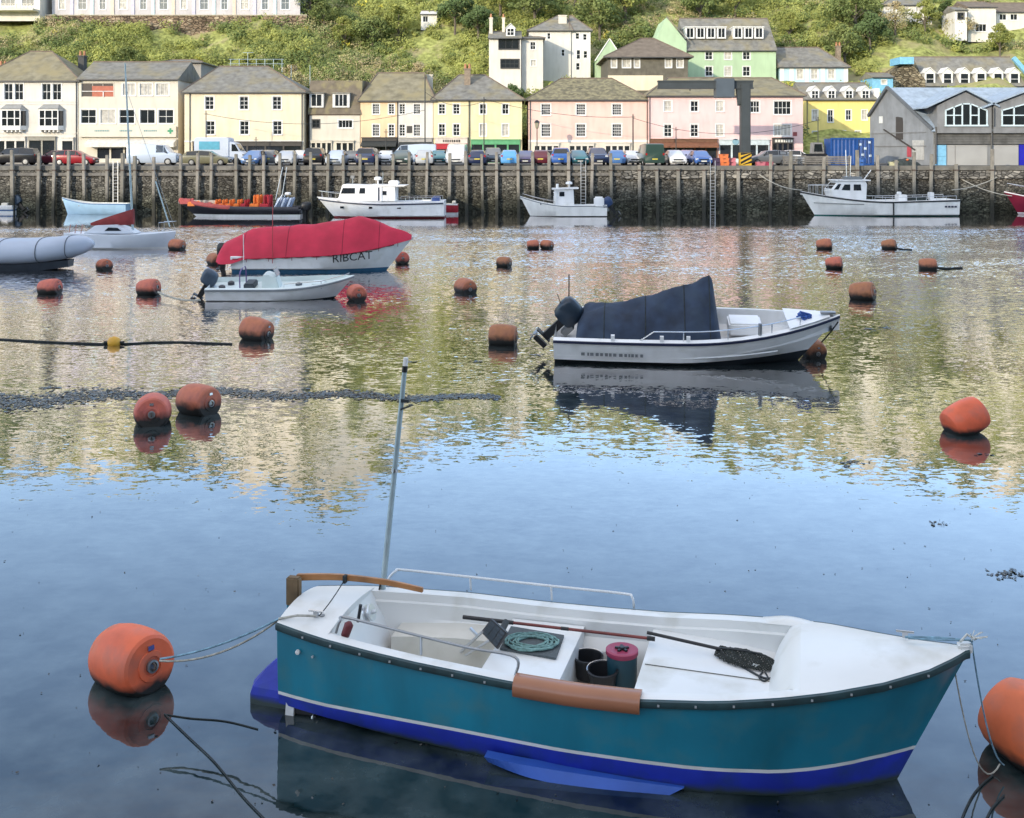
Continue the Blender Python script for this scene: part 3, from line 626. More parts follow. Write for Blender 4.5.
# ------------------------------------------------------------------ boats further out
class Hull:
    def __init__(s, t, L, B, fs, fm, fb, mats, rake=.5, tr=.8, draft=.3, pw=2.3, lev=(.30, .12), deckz=.18, deckmat=None, rub=None, chine=.80, cap=.09, xm=.4, n=26, deck=True):
        s.L, s.B, s.fs, s.fm, s.fb, s.tr, s.pw, s.xm = L, B, fs, fm, fb, tr, pw, xm
        xs = [L * (1 - (1 - i / n) ** 1.35) for i in range(n)] + [L * .9985]
        s.xs = xs = sorted(set(round(x, 4) for x in xs))
        rk = lambda x: rake * max(0, (x / L - .55) / .45) ** 2
        hb = MB()
        def ring(x, sd):
            b = s.half(x); z1 = s.sheer(x); tpr = max(0, (x / L - .45) / .55)
            c = chine - .45 * tpr ** 1.3
            out = []
            for z, k in ((z1, 1), (z1 * .94, 1.0), (z1 * .55 + lev[0] * .45, .45 + .55 * (c * .5 + .5)), (lev[0], c * .55 + .45 * (1 - .5 * tpr)), (lev[1], c * .98), (0, c * .92), (-draft * .5, c * .55), (-draft, .02)):
                out.append(Vector((x - rk(x) * (z1 - z) / z1, sd * b * k, z)))
            return out
        rows = [0, 0, 0, 1, 2, 2, 2]
        for sd in (-1, 1): hb.loft([ring(x, sd) for x in xs], m=rows)
        a, c_ = ring(0, -1), ring(0, 1)
        for i in range(7): hb.quad(a[i], c_[i], c_[i+1], a[i+1], rows[i])
        s.hull = hb.build('hull', mats, t, smooth=45)
        if deck:
            d = MB()
            d.loft([[Vector((x, y, z)) for y, z in ((-s.half(x), s.sheer(x) + .002), (-max(s.half(x) - cap, 0), s.sheer(x) + .03), (-max(s.half(x) - cap - .02, 0), s.sheer(x) - deckz), (0, s.sheer(x) - deckz + .02),
                    (max(s.half(x) - cap - .02, 0), s.sheer(x) - deckz), (max(s.half(x) - cap, 0), s.sheer(x) + .03), (s.half(x), s.sheer(x) + .002))] for x in xs])
            d.build('deck', deckmat or mats[0], t, smooth=35)
        if rub:
            for sd in (-1, 1):
                b = MB(); w_ = .03 * max(1, L / 8)
                b.loft([[Vector((x, sd * (s.half(x) + y), s.sheer(x) + z)) for y, z in ((-.01, .0), (w_, -.01), (w_, -.07 * max(1, L / 8)), (-.01, -.085 * max(1, L / 8)))] for x in xs], closed=True, cap0=True, cap1=True)
                b.build('rubbing_strake', rub, t)
    def half(s, x):
        u = x / s.L
        if u < s.xm: k = u / s.xm; return s.B / 2 * (s.tr + (1 - s.tr) * (2*k - k*k))
        return s.B / 2 * max(0.004, 1 - ((u - s.xm) / (1 - s.xm)) ** s.pw)
    def sheer(s, x):
        u = x / s.L
        return s.fs + (s.fm - s.fs) * min(1, u / .45) if u < .45 else s.fm + (s.fb - s.fm) * ((u - .45) / .55) ** 1.8
def outboard(t, x, y, z, s, cowl, tilt=0, leg=True):
    M0 = Matrix.Translation((x, y, z)) @ Matrix.Rotation(tilt, 4, 'Y') @ Matrix.Scale(s, 4)
    b = MB(); rr = []
    for zz, lx, ly, ox in ((.0, .24, .15, 0), (.06, .30, .18, -.01), (.30, .33, .20, -.03), (.48, .30, .19, -.05), (.58, .22, .14, -.06), (.61, .10, .07, -.06)):
        rr.append([M0 @ Vector((ox - .18 + lx * math.copysign(abs(math.cos(a)) ** .6, math.cos(a)), ly * math.copysign(abs(math.sin(a)) ** .6, math.sin(a)), zz)) for a in np.linspace(0, 2*math.pi, 16, endpoint=False)])
    b.loft(rr, closed=True, cap0=True, cap1=True); e = b.build('outboard_engine', cowl, t, smooth=50)
    b = MB(); b.obox(M0 @ Vector((.08, 0, -.05)), (.16*s, .26*s, .30*s), M0.to_3x3().normalized()); b.build('bracket', greymetal, e)
    b = MB(); q = M0.to_3x3().normalized(); b.obox(M0 @ Vector((-.16, 0, -.30)), (.20*s, .12*s, .62*s), q); b.obox(M0 @ Vector((-.22, 0, -.58)), (.42*s, .20*s, .03*s), q); b.obox(M0 @ Vector((-.16, 0, -.76)), (.36*s, .11*s, .12*s), q); b.build('leg', black, e)
    b = MB()
    for k in range(3):
        qq = q @ Matrix.Rotation(k*2.094, 3, 'X') @ Matrix.Rotation(.5, 3, 'Z'); b.obox((M0 @ Vector((-.40, 0, -.76))) + qq @ Vector((0, 0, .09*s)), (.02*s, .10*s, .16*s), qq)
    b.build('propeller', greymetal, e); return e
def winquads(t, polys, m=None, name='window', off=.012):
    for p in polys:
        p = [Vector(v) for v in p]; n = (p[1]-p[0]).cross(p[-1]-p[0]).normalized() * off; b = MB(); k = len(p)
        b.add([v + n for v in p] + [v - n for v in p], [tuple(range(k)), tuple(range(2*k-1, k-1, -1))] + [(i, (i+1)%k, k+(i+1)%k, k+i) for i in range(k)]); b.build(name, m or glassm, t)
def sidewin(t, rects, yw, m=None):          # rects of (x0,z0),(x1,z0),(x1,z1),(x0,z1) on both sides of a cabin
    for sd in (-1, 1):
        winquads(t, [[(x, sd * (yw(x, z) if callable(yw) else yw), z) for x, z in q] for q in rects], m)
def rail(t, pts, r=.02, posts=(), name='guard_rail', m=None):
    b = MB(); b.tube(pts, r, 6)
    for a, c in posts: b.tube([a, c], r * .9, 5)
    return b.build(name, m or chrome, t)
def text_on(t, s, o, ux, uz, h, m, name='lettering'):   # lettering as a mesh on the plane through o spanned by ux (reading direction) and uz (up)
    cu = bpy.data.curves.new('lettering', 'FONT'); cu.body = s; cu.size = h * 1.4; cu.extrude = .004; cu.resolution_u = 3
    ob = bpy.data.objects.new(name, cu); COL.objects.link(ob)
    dg = bpy.context.evaluated_depsgraph_get(); me = bpy.data.meshes.new_from_object(ob.evaluated_get(dg)); me.name = name
    bpy.data.objects.remove(ob); bpy.data.curves.remove(cu)
    ux = Vector(ux).normalized(); uz = Vector(uz).normalized(); n = ux.cross(uz)
    for v in me.vertices: v.co = Vector(o) + ux * v.co.x * 1.0 + uz * v.co.y + n * (v.co.z)
    me.materials.clear(); me.materials.append(m)
    o2 = bpy.data.objects.new(name, me); COL.objects.link(o2); o2.parent = t; return o2
paintw = mat('white_boat_paint', (.82, .82, .82), .35, .05, .9, col2=(.60, .60, .55), c2scale=1.4, c2lo=.55, c2hi=.85, streak=.2)
redbot = mat('red_antifouling', (.16, .015, .02), .7, .2, 2)
darkbot = mat('dark_bottom', (.012, .016, .022), .6, .3, 2)
greenbot = mat('teal_boot_top', (.02, .14, .13), .6, .2, 2)
navyp = mat('navy_paint', (.010, .016, .05), .4, .1, 2)

# motorboat under a dark tarpaulin -----------------------------------------------------------
p = onw(562, 361); t = thing('tarpaulin_motorboat', 'white open motorboat with a dark navy tarpaulin over its console and black outboard', 'boat', p + Vector((-.1, .85, .16)), R(-6.5)); t.rotation_euler.x = R(11.5)
h = Hull(t, 7.75, 2.9, .80, .82, 1.16, [paintw, paintw, darkbot], rake=.95, tr=.92, lev=(.20, .16), deckz=.42, rub=navyp, cap=.16)
for sd in (-1, 1):                          # pressed spray lines along the topsides
    b = MB(); b.loft([[Vector((x, sd * (h.half(x) * (.88 - .3*max(0, (x/7.5-.5))) + y), h.sheer(x) * .42 + z)) for y, z in ((0, .02), (.05, .0), (0, -.03))] for x in np.linspace(.1, 6.0, 20)]); b.build('spray_rail', paintw, t)
b = MB(); b.loft([[Vector((x, y, h.sheer(x) + .05 + .02)) for y in np.linspace(-h.half(x) + .02, h.half(x) - .02, 5)] for x in np.linspace(6.3, 7.45, 8)]); b.build('foredeck', paintw, t, smooth=30)
def tarp(t, secs, m, name='tarpaulin', wr=.035, seed=1, n=16):
    from mathutils import noise as nz
    b = MB(); rr = []; n = 26; q = list(zip(*secs)); ts = np.arange(len(secs)); tt = np.linspace(0, len(secs) - 1, 44)
    for k_ in tt:
        x, hw, zb_, zt, pw = (float(np.interp(k_, ts, v)) for v in q); r_ = []
        for j in range(n + 1):
            u = j / n * 2 - 1; z = zb_ + (zt - zb_) * (1 - abs(u) ** pw); p = Vector((x, u * hw, z))
            f = nz.fractal(Vector((x * .9 + seed, u * 1.6 - x * .5, seed)), 1, 2, 4) + 1.2 * abs(nz.noise(Vector((x * .8 - u * 1.5, u * .6 + seed, 3)))) + .5 * abs(nz.noise(Vector((x * 2.6 + u * 2.5, u, seed + 7))))
            d = Vector((0, u * .6, 1 - .4 * abs(u))) * (f - .4) * wr * 1.8 * min(1, (zt - zb_) * 2) * (1 - abs(u) ** 8)
            r_.append(p + d)
        rr.append(r_)
    b.loft(rr, cap0=True, cap1=True); o = b.build(name, m, t, smooth=55)
    sm = MB()
    for k_ in (9, 17, 26, 34): sm.tube([p + Vector((0, 0, .004)) for p in rr[k_]], .014, 4)
    for k_ in range(2, 42, 4) if name == 'cover' else ():
        for e_ in (0, n): p = rr[k_][e_]; sm.tube([p + Vector((0, -.02 if e_ == 0 else .02, .03)), p + Vector((0, 0, -.16))], .012, 4)
    sm.build('seam', rope_d if name == 'tarpaulin' else mat('dark_red_hem', (.22, .012, .03), .8), o)
    return o
cv = [(.60, 1.08, .76, .88, 3), (.80, 1.14, .70, 1.26, 2.4), (1.3, 1.16, .68, 1.40, 2.0), (1.9, 1.17, .66, 1.48, 1.7), (2.5, 1.18, .64, 1.62, 1.5), (3.0, 1.18, .62, 1.78, 1.35), (3.5, 1.18, .60, 1.98, 1.25), (4.0, 1.17, .58, 2.22, 1.2), (4.22, 1.16, .56, 2.26, 1.2), (4.30, 1.15, .55, 2.1, 1.2), (4.50, 1.14, .54, .75, 1.5)]
tarp(t, [(x, hw * (1.08 if x < 3.9 else 1.0), max(zb_, .70), zt, pw) for x, hw, zb_, zt, pw in cv], navy, seed=4, wr=.055)
outboard(t, .28, 0, .72, 1.15, mat('blue_black_cowl', (.02, .035, .055), .3, .2, 3), tilt=R(46))
b = MB(); b.tube([(.3, .7, .8), (.32, .7, 2.0)], .02, 6); b.tube([(.25, .2, .9), (.05, -.3, 1.75)], .012, 5); b.build('aerial', black, t)
rp_ = [Vector((x, -h.half(x) + .12, h.sheer(x) + .28 * min(1, (x - 2.3) / .4, 1))) for x in np.linspace(2.3, 6.6, 12)] 
rail(t, rp_, .018, [(rp_[i], rp_[i] - Vector((0, 0, .26))) for i in (3, 6, 9, 11)])
b = MB(); b.obox((7.42, 0, h.fb + .07), (.40, .14, .06)); b.lathe([(.05, 0), (.05, .1)], 10, Matrix.Translation((7.5, .0, h.fb + .0)) @ Matrix.Rotation(R(90), 4, 'X')); b.build('bow_roller', greymetal, t)
rs = random.Random(5); b = MB(); b.tube([Vector((6.75 + .22*math.cos(a*1.9)*rs.uniform(.5, 1), -.1 + .2*math.sin(a*1.9)*rs.uniform(.5, 1), h.fb - .05 + rs.uniform(0, .12))) for a in range(26)], .025, 5); b.build('blue_line', mat('bright_blue_rope', (.03, .09, .32), .8, .3, 12), t)
b = MB()
for x in (1.6, 2.9, 3.6): b.obox((x, -h.half(x) + .08, .90), (.10, .10, .16))
b.build('rail_foot', paintw, t)
b = MB(); b.obox((5.2, .2, .75), (.9, .8, .35)); b.build('bow_seat', paintw, t, bev=.05)
b = MB(); b.tube([(5.5, -1.0, .9), (5.5, -1.0, 1.25)], .05, 8); b.build('cleat_post', greymetal, t)
hx = MB(); rs = random.Random(2); x = .75
while x < 2.35:
    w_ = rs.uniform(.05, .10); hx.box(x, x + w_, -h.half(x)*.985 - .02, -h.half(x)*.985 - .004, .40, .48); x += w_ + rs.uniform(.02, .07)
hx.build('worn_lettering', greymetal, t)

# white boat with a red cover ----------------------------------------------------------------
p = onw(233, 274); t = thing('covered_boat', 'white boat wrapped in a red cover, RIBCAT lettered on its bow', 'boat', p + Vector((-.2, 1.4, 0)), R(2))
h = Hull(t, 8.5, 2.9, .78, .92, 1.62, [paintw, paintw, mat('blue_boot', (.03, .12, .22), .6, .2, 2)], rake=1.3, tr=.9, lev=(.22, .16), deckz=.15)
redc = mat('red_canvas', (.52, .020, .055), .75, .18, 1.2, bump=.5, col2=(.42, .015, .04), c2scale=.7, c2lo=.45, c2hi=.7)
cv = []
for x, zt in ((-.75, 1.0), (-.55, 1.35), (0, 1.62), (.8, 2.0), (1.7, 2.12), (2.6, 2.16), (3.6, 2.2), (4.6, 2.32), (5.6, 2.48), (6.3, 2.58), (7.0, 2.40), (7.8, 2.12), (8.5, 1.88), (8.8, 1.7)):
    x = x * .955; hw = (h.half(min(max(x, 0), 8.4)) + .08) * (1 if x > -.6 else .8); zb_ = (h.sheer(max(x, 0)) - .10 if x > 0 else .45 + (.1 if x < -.6 else 0)); cv.append((x, hw, zb_, max(zt, zb_ + .1), 2.0))
tarp(t, cv, redc, 'cover', .03, 8)
ink = mat('black_lettering', (.012, .012, .014), .5)
yb = lambda x, z: -(h.half(x) * .90)
text_on(t, 'RIBCAT', (4.75, -h.half(5.2) - .02, .50), (1, .13, .09), (0, -.22, 1), .40, ink)
b = MB(); b.loft([[Vector((x, -h.half(x) - .02, h.sheer(x)-.09 + .02*math.sin(x*9))), Vector((x, -h.half(x) - .03, h.sheer(x)-.14 + .02*math.sin(x*9)))] for x in np.linspace(.1, 7.6, 40)]); b.build('cover_hem', mat('dark_red_hem', (.22, .012, .03), .8), t)
b = MB(); b.tube([(2.0, -1.5, .5), (2.0, -1.44, 3.4)], .02, 5); b.build('aerial', mat('red_pole', (.4, .05, .06), .5), t)
outboard(t, -.5, .5, .60, 1.1, black, tilt=R(8))

# small dory ---------------------------------------------------------------------------------
p = onw(205, 301.5); t = thing('dory', 'small white open dory with a centre console and dark tilted outboard', 'boat', p + Vector((0, .9, .05)), R(1)); t.rotation_euler.x = R(7)
dgel = mat('pale_green_white', (.62, .68, .66), .45, .08, 1.2)
h = Hull(t, 5.6, 2.1, .55, .56, .85, [paintw, paintw, darkbot], rake=.75, tr=.96, lev=(.10, .04), deckz=.16, deckmat=dgel, rub=mat('grey_rub', (.2, .22, .24), .6), pw=3.2, cap=.12)
outboard(t, -.02, 0, .42, 1.0, mat('grey_blue_cowl', (.05, .075, .11), .35, .2, 3), tilt=R(32))
b = MB(); b.prism([(2.05, .3), (2.75, .3), (2.6, .85), (2.2, .98), (2.05, .9)], -.35, .35, 'y'); c = b.build('console', dgel, t, bev=.03)
winquads(c, [[(2.63, -.3, .88), (2.63, .3, .88), (2.5, .28, 1.15), (2.5, -.28, 1.15)]], mat('clear_screen', (.3, .36, .4), .1), 'screen')
b = MB(); b.box(1.35, 1.75, -.4, .4, .32, .62); b.build('seat', mat('dark_cushion', (.05, .06, .07), .7), t, bev=.04)
b = MB(); b.tube(catmull([(1.25, -.55, .45), (1.25, -.5, 1.05), (1.25, 0, 1.15), (1.25, .5, 1.05), (1.25, .55, .45)], 6), .025, 6); b.build('arch', mat('purple_tube', (.12, .07, .2), .4), t)
b = MB(); b.tube([(1.3, -.05, 1.1), (1.32, -.05, 2.5)], .015, 5); b.build('aerial', paintw, t)
for x, y in ((.5, -.3), (.7, .35), (3.4, .1)):
    b = MB(); b.lathe([(.12, 0), (.14, .02), (.13, .22), (.05, .26)], 12, Matrix.Translation((x, y, .30))); b.build('fuel_can', mat('can_%d' % (x*10), ((.1, .12, .14), (.05, .05, .06), (.03, .03, .03))[int(x*2) % 3], .5), t, smooth=40)
b = MB(); b.obox((4.2, 0, .55), (.5, .7, .10)); b.obox((4.9, 0, .64), (.1, .1, .1)); b.build('locker', dgel, t, bev=.03)
rail(t, [(3.0, -.85, .44), (3.0, -.85, .72), (4.4, -.72, .8), (5.2, -.25, .92), (5.4, 0, .95)], .014, [((4.4, -.72, .8), (4.4, -.72, .5))])

# covered inflatable on the left -------------------------------------------------------------
p = onw(0, 272); Y_ = p.y + 1.3; t = thing('inflatable_boat', 'pale grey inflatable boat wrapped in a smooth cover with dark seams', 'boat', (PX(-70, Y_), Y_, 0), R(0))
gc = mat('grey_cover', (.42, .47, .56), .5, .06, .8)
L_ = PX(94, Y_) - PX(-70, Y_); b = MB(); rr = []
US = [1 - (1 - v) ** 2.2 for v in np.linspace(0, 1, 36)]
for i, u in enumerate(US):
    x = L_ * u; e = (1 - max(0, (u - .55) / .45) ** 2.2); e2 = max(.02, 1 - max(0, (u - .80) / .20) ** 2.4) ** .5; hw = 1.35 * max(.12, e) ** .6 * (.3 + .7 * e2); ht = (.70 - .12 * max(0, (u - .6) / .4)) * e2
    cz = .80 + .42 * max(0, (u - .55) / .45) ** 1.6
    rr.append([Vector((x, hw * math.copysign(abs(math.cos(a)) ** .7, math.cos(a)), cz + ht * math.copysign(abs(math.sin(a)) ** .85, math.sin(a)) * (1 if math.sin(a) > 0 else .8))) for a in np.linspace(0, 2*math.pi, 24, endpoint=False)])
b.loft(rr, closed=True, cap0=True, cap1=True); b.build('cover', gc, t, smooth=50)
for u in (.50, .70, .87):
    i = min(range(36), key=lambda q: abs(US[q] - u)); b = MB(); cc = sum(rr[i], Vector()) / 24; b.tube([cc + (v - cc) * 1.012 for v in rr[i]] , .022, 5); b.build('seam', mat('seam_grey', (.09, .10, .12), .7), t)
b = MB(); b.loft([[Vector((L_ * u - .2 * (u > .9), s_ * 1.1 * max(.02, 1 - max(0, (u - .5) / .45) ** 2), z)) for s_, z in ((-1, .34 + .5 * max(0, u - .6)), (-.75, -.1 + .9 * max(0, u - .6)), (.75, -.1 + .9 * max(0, u - .6)), (1, .34 + .5 * max(0, u - .6)))] for u in np.linspace(0, .86, 14)], cap0=True, cap1=True); b.build('hull', mat('dark_grey_hull', (.05, .06, .075), .5), t, smooth=40)

# pale yacht with a red sail cover -----------------------------------------------------------
p = onw(62, 250); t = thing('sailing_yacht', 'low white sailing yacht with a tall thin mast and dark red sail cover', 'yacht', p + Vector((0, 1.0, 0)), 0)
k = p.y / F; L_ = (171 - 62) * k
h = Hull(t, L_, 2.1, .95, .85, 1.0, [mat('bluish_white', (.62, .66, .72), .4, .05, 1), paintw, paintw], rake=.25, tr=.75, lev=(.12, .05), deckz=.02, pw=3.4)
X = lambda px: (px - 62) * k
b = MB(); b.prism([(X(80), .9), (X(133), .9), (X(126), 1.15), (X(112), 1.42), (X(92), 1.38)], -.6, .6, 'y'); cb = b.build('cabin', mat('bluish_white', ()), t, bev=.05)
sidewin(cb, [[(X(102), 1.08), (X(119), 1.08), (X(115), 1.26), (X(106), 1.28)]], .615)
b = MB(); mb_ = (X(127), 0, .9); b.tube([mb_, (X(119), 0, PZ(62, p.y))], [.07, .045], 8); b.build('mast', mat('galvanised_tube', ()), t, smooth=50)
b = MB(); rr = []
for u in np.linspace(0, 1, 9):
    x = X(128) + (X(84) - X(128)) * u; r_ = .42 * (1 - u) ** .8 + .07; cz = 2.0 - .55 * u - r_ * .25
    rr.append([Vector((x, .35 * r_ * math.cos(a), cz + r_ * math.sin(a))) for a in np.linspace(0, 2*math.pi, 10, endpoint=False)])
b.loft(rr, closed=True, cap0=True, cap1=True); b.build('sail_cover', mat('dark_red_canvas', (.20, .025, .025), .8, .25, 2), t, smooth=40)
rail(t, [(X(156), -.5, 1.0), (X(156), -.5, 1.55), (X(171), 0, 1.6), (X(156), .5, 1.55), (X(156), .5, 1.0)], .022)
rail(t, [(X(119.5), 0, 9.5), (X(170), 0, 1.1)], .012, name='forestay', m=greymetal)
rail(t, [(X(149), .2, PZ(182, p.y)), (X(165), -.1, 1.3)], .04, name='spar', m=mat('galvanised_tube', ()))
b = MB()
for px in (66, 72, 78): b.tube([(X(px), -.6, .9), (X(px) + .1, -.6, 1.45)], .03, 5)
b.build('stanchion', mat('pinkish_post', (.45, .25, .22), .6), t)

# boats along the quay -----------------------------------------------------------------------
def qboat(name, label, x0, x1, wrow, bow_left=True, cat='boat', dy=1.2):
    """x0..x1: where it starts and ends in the photo; returns thing, length, metres per pixel, fn px -> local x"""
    p = onw(x0, wrow); Y = p.y + dy; k = Y / F; L = (x1 - x0) * k
    t = thing(name, label, cat, (PX(x1 if bow_left else x0, Y), Y, 0), math.pi if bow_left else 0)
    X = (lambda px: (x1 - px) * k) if bow_left else (lambda px: (px - x0) * k)
    Z = lambda py: PZ(py, Y)
    return t, L, k, X, Z
# light blue rowing boat
t, L_, k, X, Z = qboat('rowing_boat', 'light blue wooden rowing boat with a darker blue rim at the quay wall', 62, 128, 214.5, dy=.9)
lb = mat('light_blue_paint', (.34, .52, .68), .5, .08, 1.5); 
h = Hull(t, L_, 1.9, .95, .98, 1.5, [lb, lb, lb], rake=.5, tr=.7, lev=(.25, .1), deckz=.3, deckmat=mat('pale_inside', (.6, .62, .6), .6), rub=mat('mid_blue', (.05, .14, .32), .5), pw=2)
for x in (1.4, 2.8, 4.0):
    b = MB(); b.box(x, x + .25, -h.half(x) + .1, h.half(x) - .1, .74, .79); b.build('thwart', wood, t)
# orange RIB
t, L_, k, X, Z = qboat('rescue_boat', 'long dark rigid inflatable with orange seats and red covers at its bow', 178, 302, 217.5, dy=1.3)
h = Hull(t, L_, 2.9, .62, .66, 1.35, [mat('dark_tube', (.022, .022, .030), .5, .2, 2), darkbot, paintw], rake=1.6, tr=.9, lev=(.30, .24), deckz=.2, deckmat=greymetal, pw=2.6, cap=.4)
rt = mat('coral_red', (.42, .07, .06), .6, .2, 2); ora = mat('safety_orange', (.80, .20, .03), .6, .15, 3); redj = mat('red_cloth', (.42, .02, .035), .7, .2, 3)
for sd in (-1, 1):
    b = MB(); b.tube(catmull([(x, sd * max(h.half(x) - .24, .0), h.sheer(x) + .10) for x in np.linspace(L_*.55, L_*.985, 10)], 3), .24, 10); b.build('bow_tube', rt, t, smooth=50)
    b = MB(); b.tube(catmull([(x, sd * max(h.half(x) - .22, .0), h.sheer(x) + .06) for x in np.linspace(.1, L_*.56, 10)], 3), .22, 10); b.build('side_tube', mat('dark_tube', ()), t, smooth=50)
def jacket(px, m, hgt=1.0):
    for y in (-.55, .45):
        b = MB(); x = X(px); b.box(x - .24, x + .24, y - .3, y + .3, .55, 1.15); b.box(x - .26, x - .10, y - .3, y + .3, 1.15, 1.15 + hgt * .66); b.build('seat', m, t, bev=.06)
for px, m in ((216, ora), (223, ora), (230, ora), (238, ora), (245, redj)): jacket(px, m, .55)
for px, m in ((254, ora), (258, ora), (264, redj), (268, redj)): jacket(px, m, 1.15)
for px0, px1, zz_ in ((182, 192, 1.42), (190, 202, 1.25), (200, 213, 1.12)):
    for y in (-.45, .35):
        b = MB(); a_, c_ = X(px0), X(px1); b.loft([[Vector((a_ + (c_ - a_) * u, y + .42 * math.cos(q) * (1 - .3 * (px0 < 185)), zz_ - .3 + (.42 + .06 * math.sin(u * 9 + y)) * math.sin(q))) for q in np.linspace(0, math.pi, 8)] for u in np.linspace(0, 1, 7)], cap0=True, cap1=True); b.build('bow_cover', rt if px0 != 190 else ora, t, smooth=40)
seat_blue = mat('blue_white_stripe', (.40, .48, .62), .5, .1, 3)
for px in (279, 285, 291):
    for y in (-.6, .5):
        x = X(px); b = MB(); b.bar((x + .25, y, .6), (x - .15, y, 1.65), .55, .20, up=(1, 0, 0)); s_ = b.build('seat', seat_blue, t, bev=.05)
        b = MB(); b.bar((x + .29, y - .285, .7), (x - .11, y - .285, 1.6), .03, .08, up=(1, 0, 0)); b.build('stripe', navyp, s_)
b = MB(); b.tube([(X(276), -1, .7), (X(284), -.8, 1.9), (X(284), .8, 1.9), (X(276), 1, .7)], .05, 6); fr_ = b.build('arch', chrome, t)
for px, q in ((277, 284), (283, 288)):
    b = MB(); b.tube([(X(px), .6, 1.5), (X(q), .5, Z(167))], .03, 5); b.build('aerial', alu, fr_)
b = MB(); b.lathe([(.25, 0), (.28, .05), (.28, .16), (.2, .22)], 12, Matrix.Translation((X(288), 0, 1.9))); b.build('radar_dome', paintw, fr_, smooth=40)
outboard(t, -.1, -.4, .55, 1.2, black); outboard(t, -.1, .4, .55, 1.2, black)
b = MB()
for px in (199, 205, 212): b.obox((X(px), .1, 1.25), (.5, .9, .35), Matrix.Rotation(px, 3, 'Z'))
b.build('bow_bag', mat('pale_sack', (.5, .45, .36), .8, .2, 3), t)

# white cruiser
t, L_, k, X, Z = qboat('cabin_cruiser', 'white cabin cruiser with navy stripe, red bottom and open aft deck', 317, 445, 218.5, dy=1.7)
h = Hull(t, L_, 3.6, 1.45, 1.35, 1.75, [paintw, paintw, redbot], rake=1.5, tr=.92, lev=(.22, .13), deckz=.05, pw=2.6, rub=None)
for sd in (-1, 1):
    b = MB(); b.loft([[Vector((x, sd * (h.half(x) + .012 - (.06 if x > L_*.9 else 0)), h.sheer(x) - .13 + z)), Vector((x, sd * (h.half(x) + .012 - (.06 if x > L_*.9 else 0)), h.sheer(x) - .24 + z))] for x in np.linspace(.05, L_*.99, 30) for z in (0,)]); b.build('navy_stripe', navyp, t)
cabp = [(X(343), 1.4), (X(400), 1.4), (X(400), Z(190)), (X(399), Z(187)), (X(346), Z(184)), (X(343.5), Z(186)), (X(340), Z(196))]
b = MB(); b.prism([(X(338), 1.45), (X(341), Z(196)), (X(344.5), Z(184)), (X(384), Z(185)), (X(384), 1.4)], -1.25, 1.25, 'y'); cb = b.build('wheelhouse', paintw, t, bev=.06)
sidewin(cb, [[(X(343), Z(193)), (X(357), Z(193)), (X(357), Z(187.5)), (X(345), Z(187.5))], [(X(361), Z(193)), (X(367), Z(193)), (X(367), Z(187.5)), (X(362), Z(187.5))]], 1.262)
winquads(cb, [[(X(340.7), -1.0, Z(195)), (X(340.7), 1.0, Z(195)), (X(343.6), .95, Z(187)), (X(343.6), -.95, Z(187))]])
b = MB(); b.box(X(397), X(380), -1.15, 1.15, 1.42, Z(185.5)); b2 = b.build('aft_cabin', paintw, t, bev=.05)
sidewin(b2, [[(X(383), Z(194.5)), (X(388), Z(194.5)), (X(388), Z(190.5)), (X(383), Z(190.5))]], 1.162)
sidewin(b2, [[(X(379.8), Z(200)), (X(381.2), Z(200)), (X(381.2), Z(187)), (X(379.8), Z(187))]], 1.262, navyp)
b = MB(); b.prism([(X(405), Z(186)), (X(372), Z(186)), (X(372), Z(184.2)), (X(408), Z(184.8))], -1.3, 1.3, 'y'); b.build('roof_overhang', paintw, t)
b = MB(); b.tube([(X(395), -1.1, 1.5), (X(397), -1.1, Z(186))], .04, 6); b.tube([(X(395), 1.1, 1.5), (X(397), 1.1, Z(186))], .04, 6); b.build('roof_post', chrome, t)
b = MB(); b.box(X(399), X(389), -.5, .5, Z(184.5), Z(180.5)); b.build('life_raft', paintw, t, bev=.08)
b = MB(); b.lathe([(.3, 0), (.33, .06), (.33, .2), (.2, .28)], 14, Matrix.Translation((X(378), 0, Z(180)))); b.tube([(X(378), 0, Z(184.6)), (X(378), 0, Z(180))], .06, 6); b.build('radar_dome', paintw, t, smooth=40)
b = MB(); b.tube([(X(383), .3, Z(185)), (X(383.5), .3, Z(172))], .035, 5); b.tube([(X(353), .2, Z(184)), (X(353), .2, Z(176))], .05, 5); b.obox((X(353), .2, Z(177)), (.3, .5, .25)); b.build('mast', greymetal, t)
for sd in (-1, 1):
    b = MB(); pts = [Vector((x, sd * (h.half(x) - .1), h.sheer(x) + .55)) for x in np.linspace(L_*.78, L_*.99, 8)]
    b.tube(pts, .025, 5); [b.tube([q_, q_ - Vector((0, 0, .55))], .02, 4) for q_ in pts[::2]]; b.build('bow_rail', chrome, t)
    b = MB(); pts = [Vector((x, sd * (h.half(x) - .1), h.sheer(x) + .35)) for x in np.linspace(.3, L_*.36, 6)]
    b.tube(pts, .025, 5); [b.tube([q_, q_ - Vector((0, 0, .35))], .02, 4) for q_ in pts]; b.build('aft_rail', chrome, t)
    winquads(t, [[(X(px) + dx, sd * (h.half(X(px)) * .93 + .03), zz) for dx, zz in ((-.16, .82), (.16, .82), (.16, 1.0), (-.16, 1.0))] for px in (344, 373, 401)], name='porthole')
b = MB(); b.box(X(440), X(432), -1.2, 1.2, 1.4, 1.75); b.build('aft_bench', mat('blue_cushion', (.06, .1, .28), .7), t, bev=.05)
rs = random.Random(3)
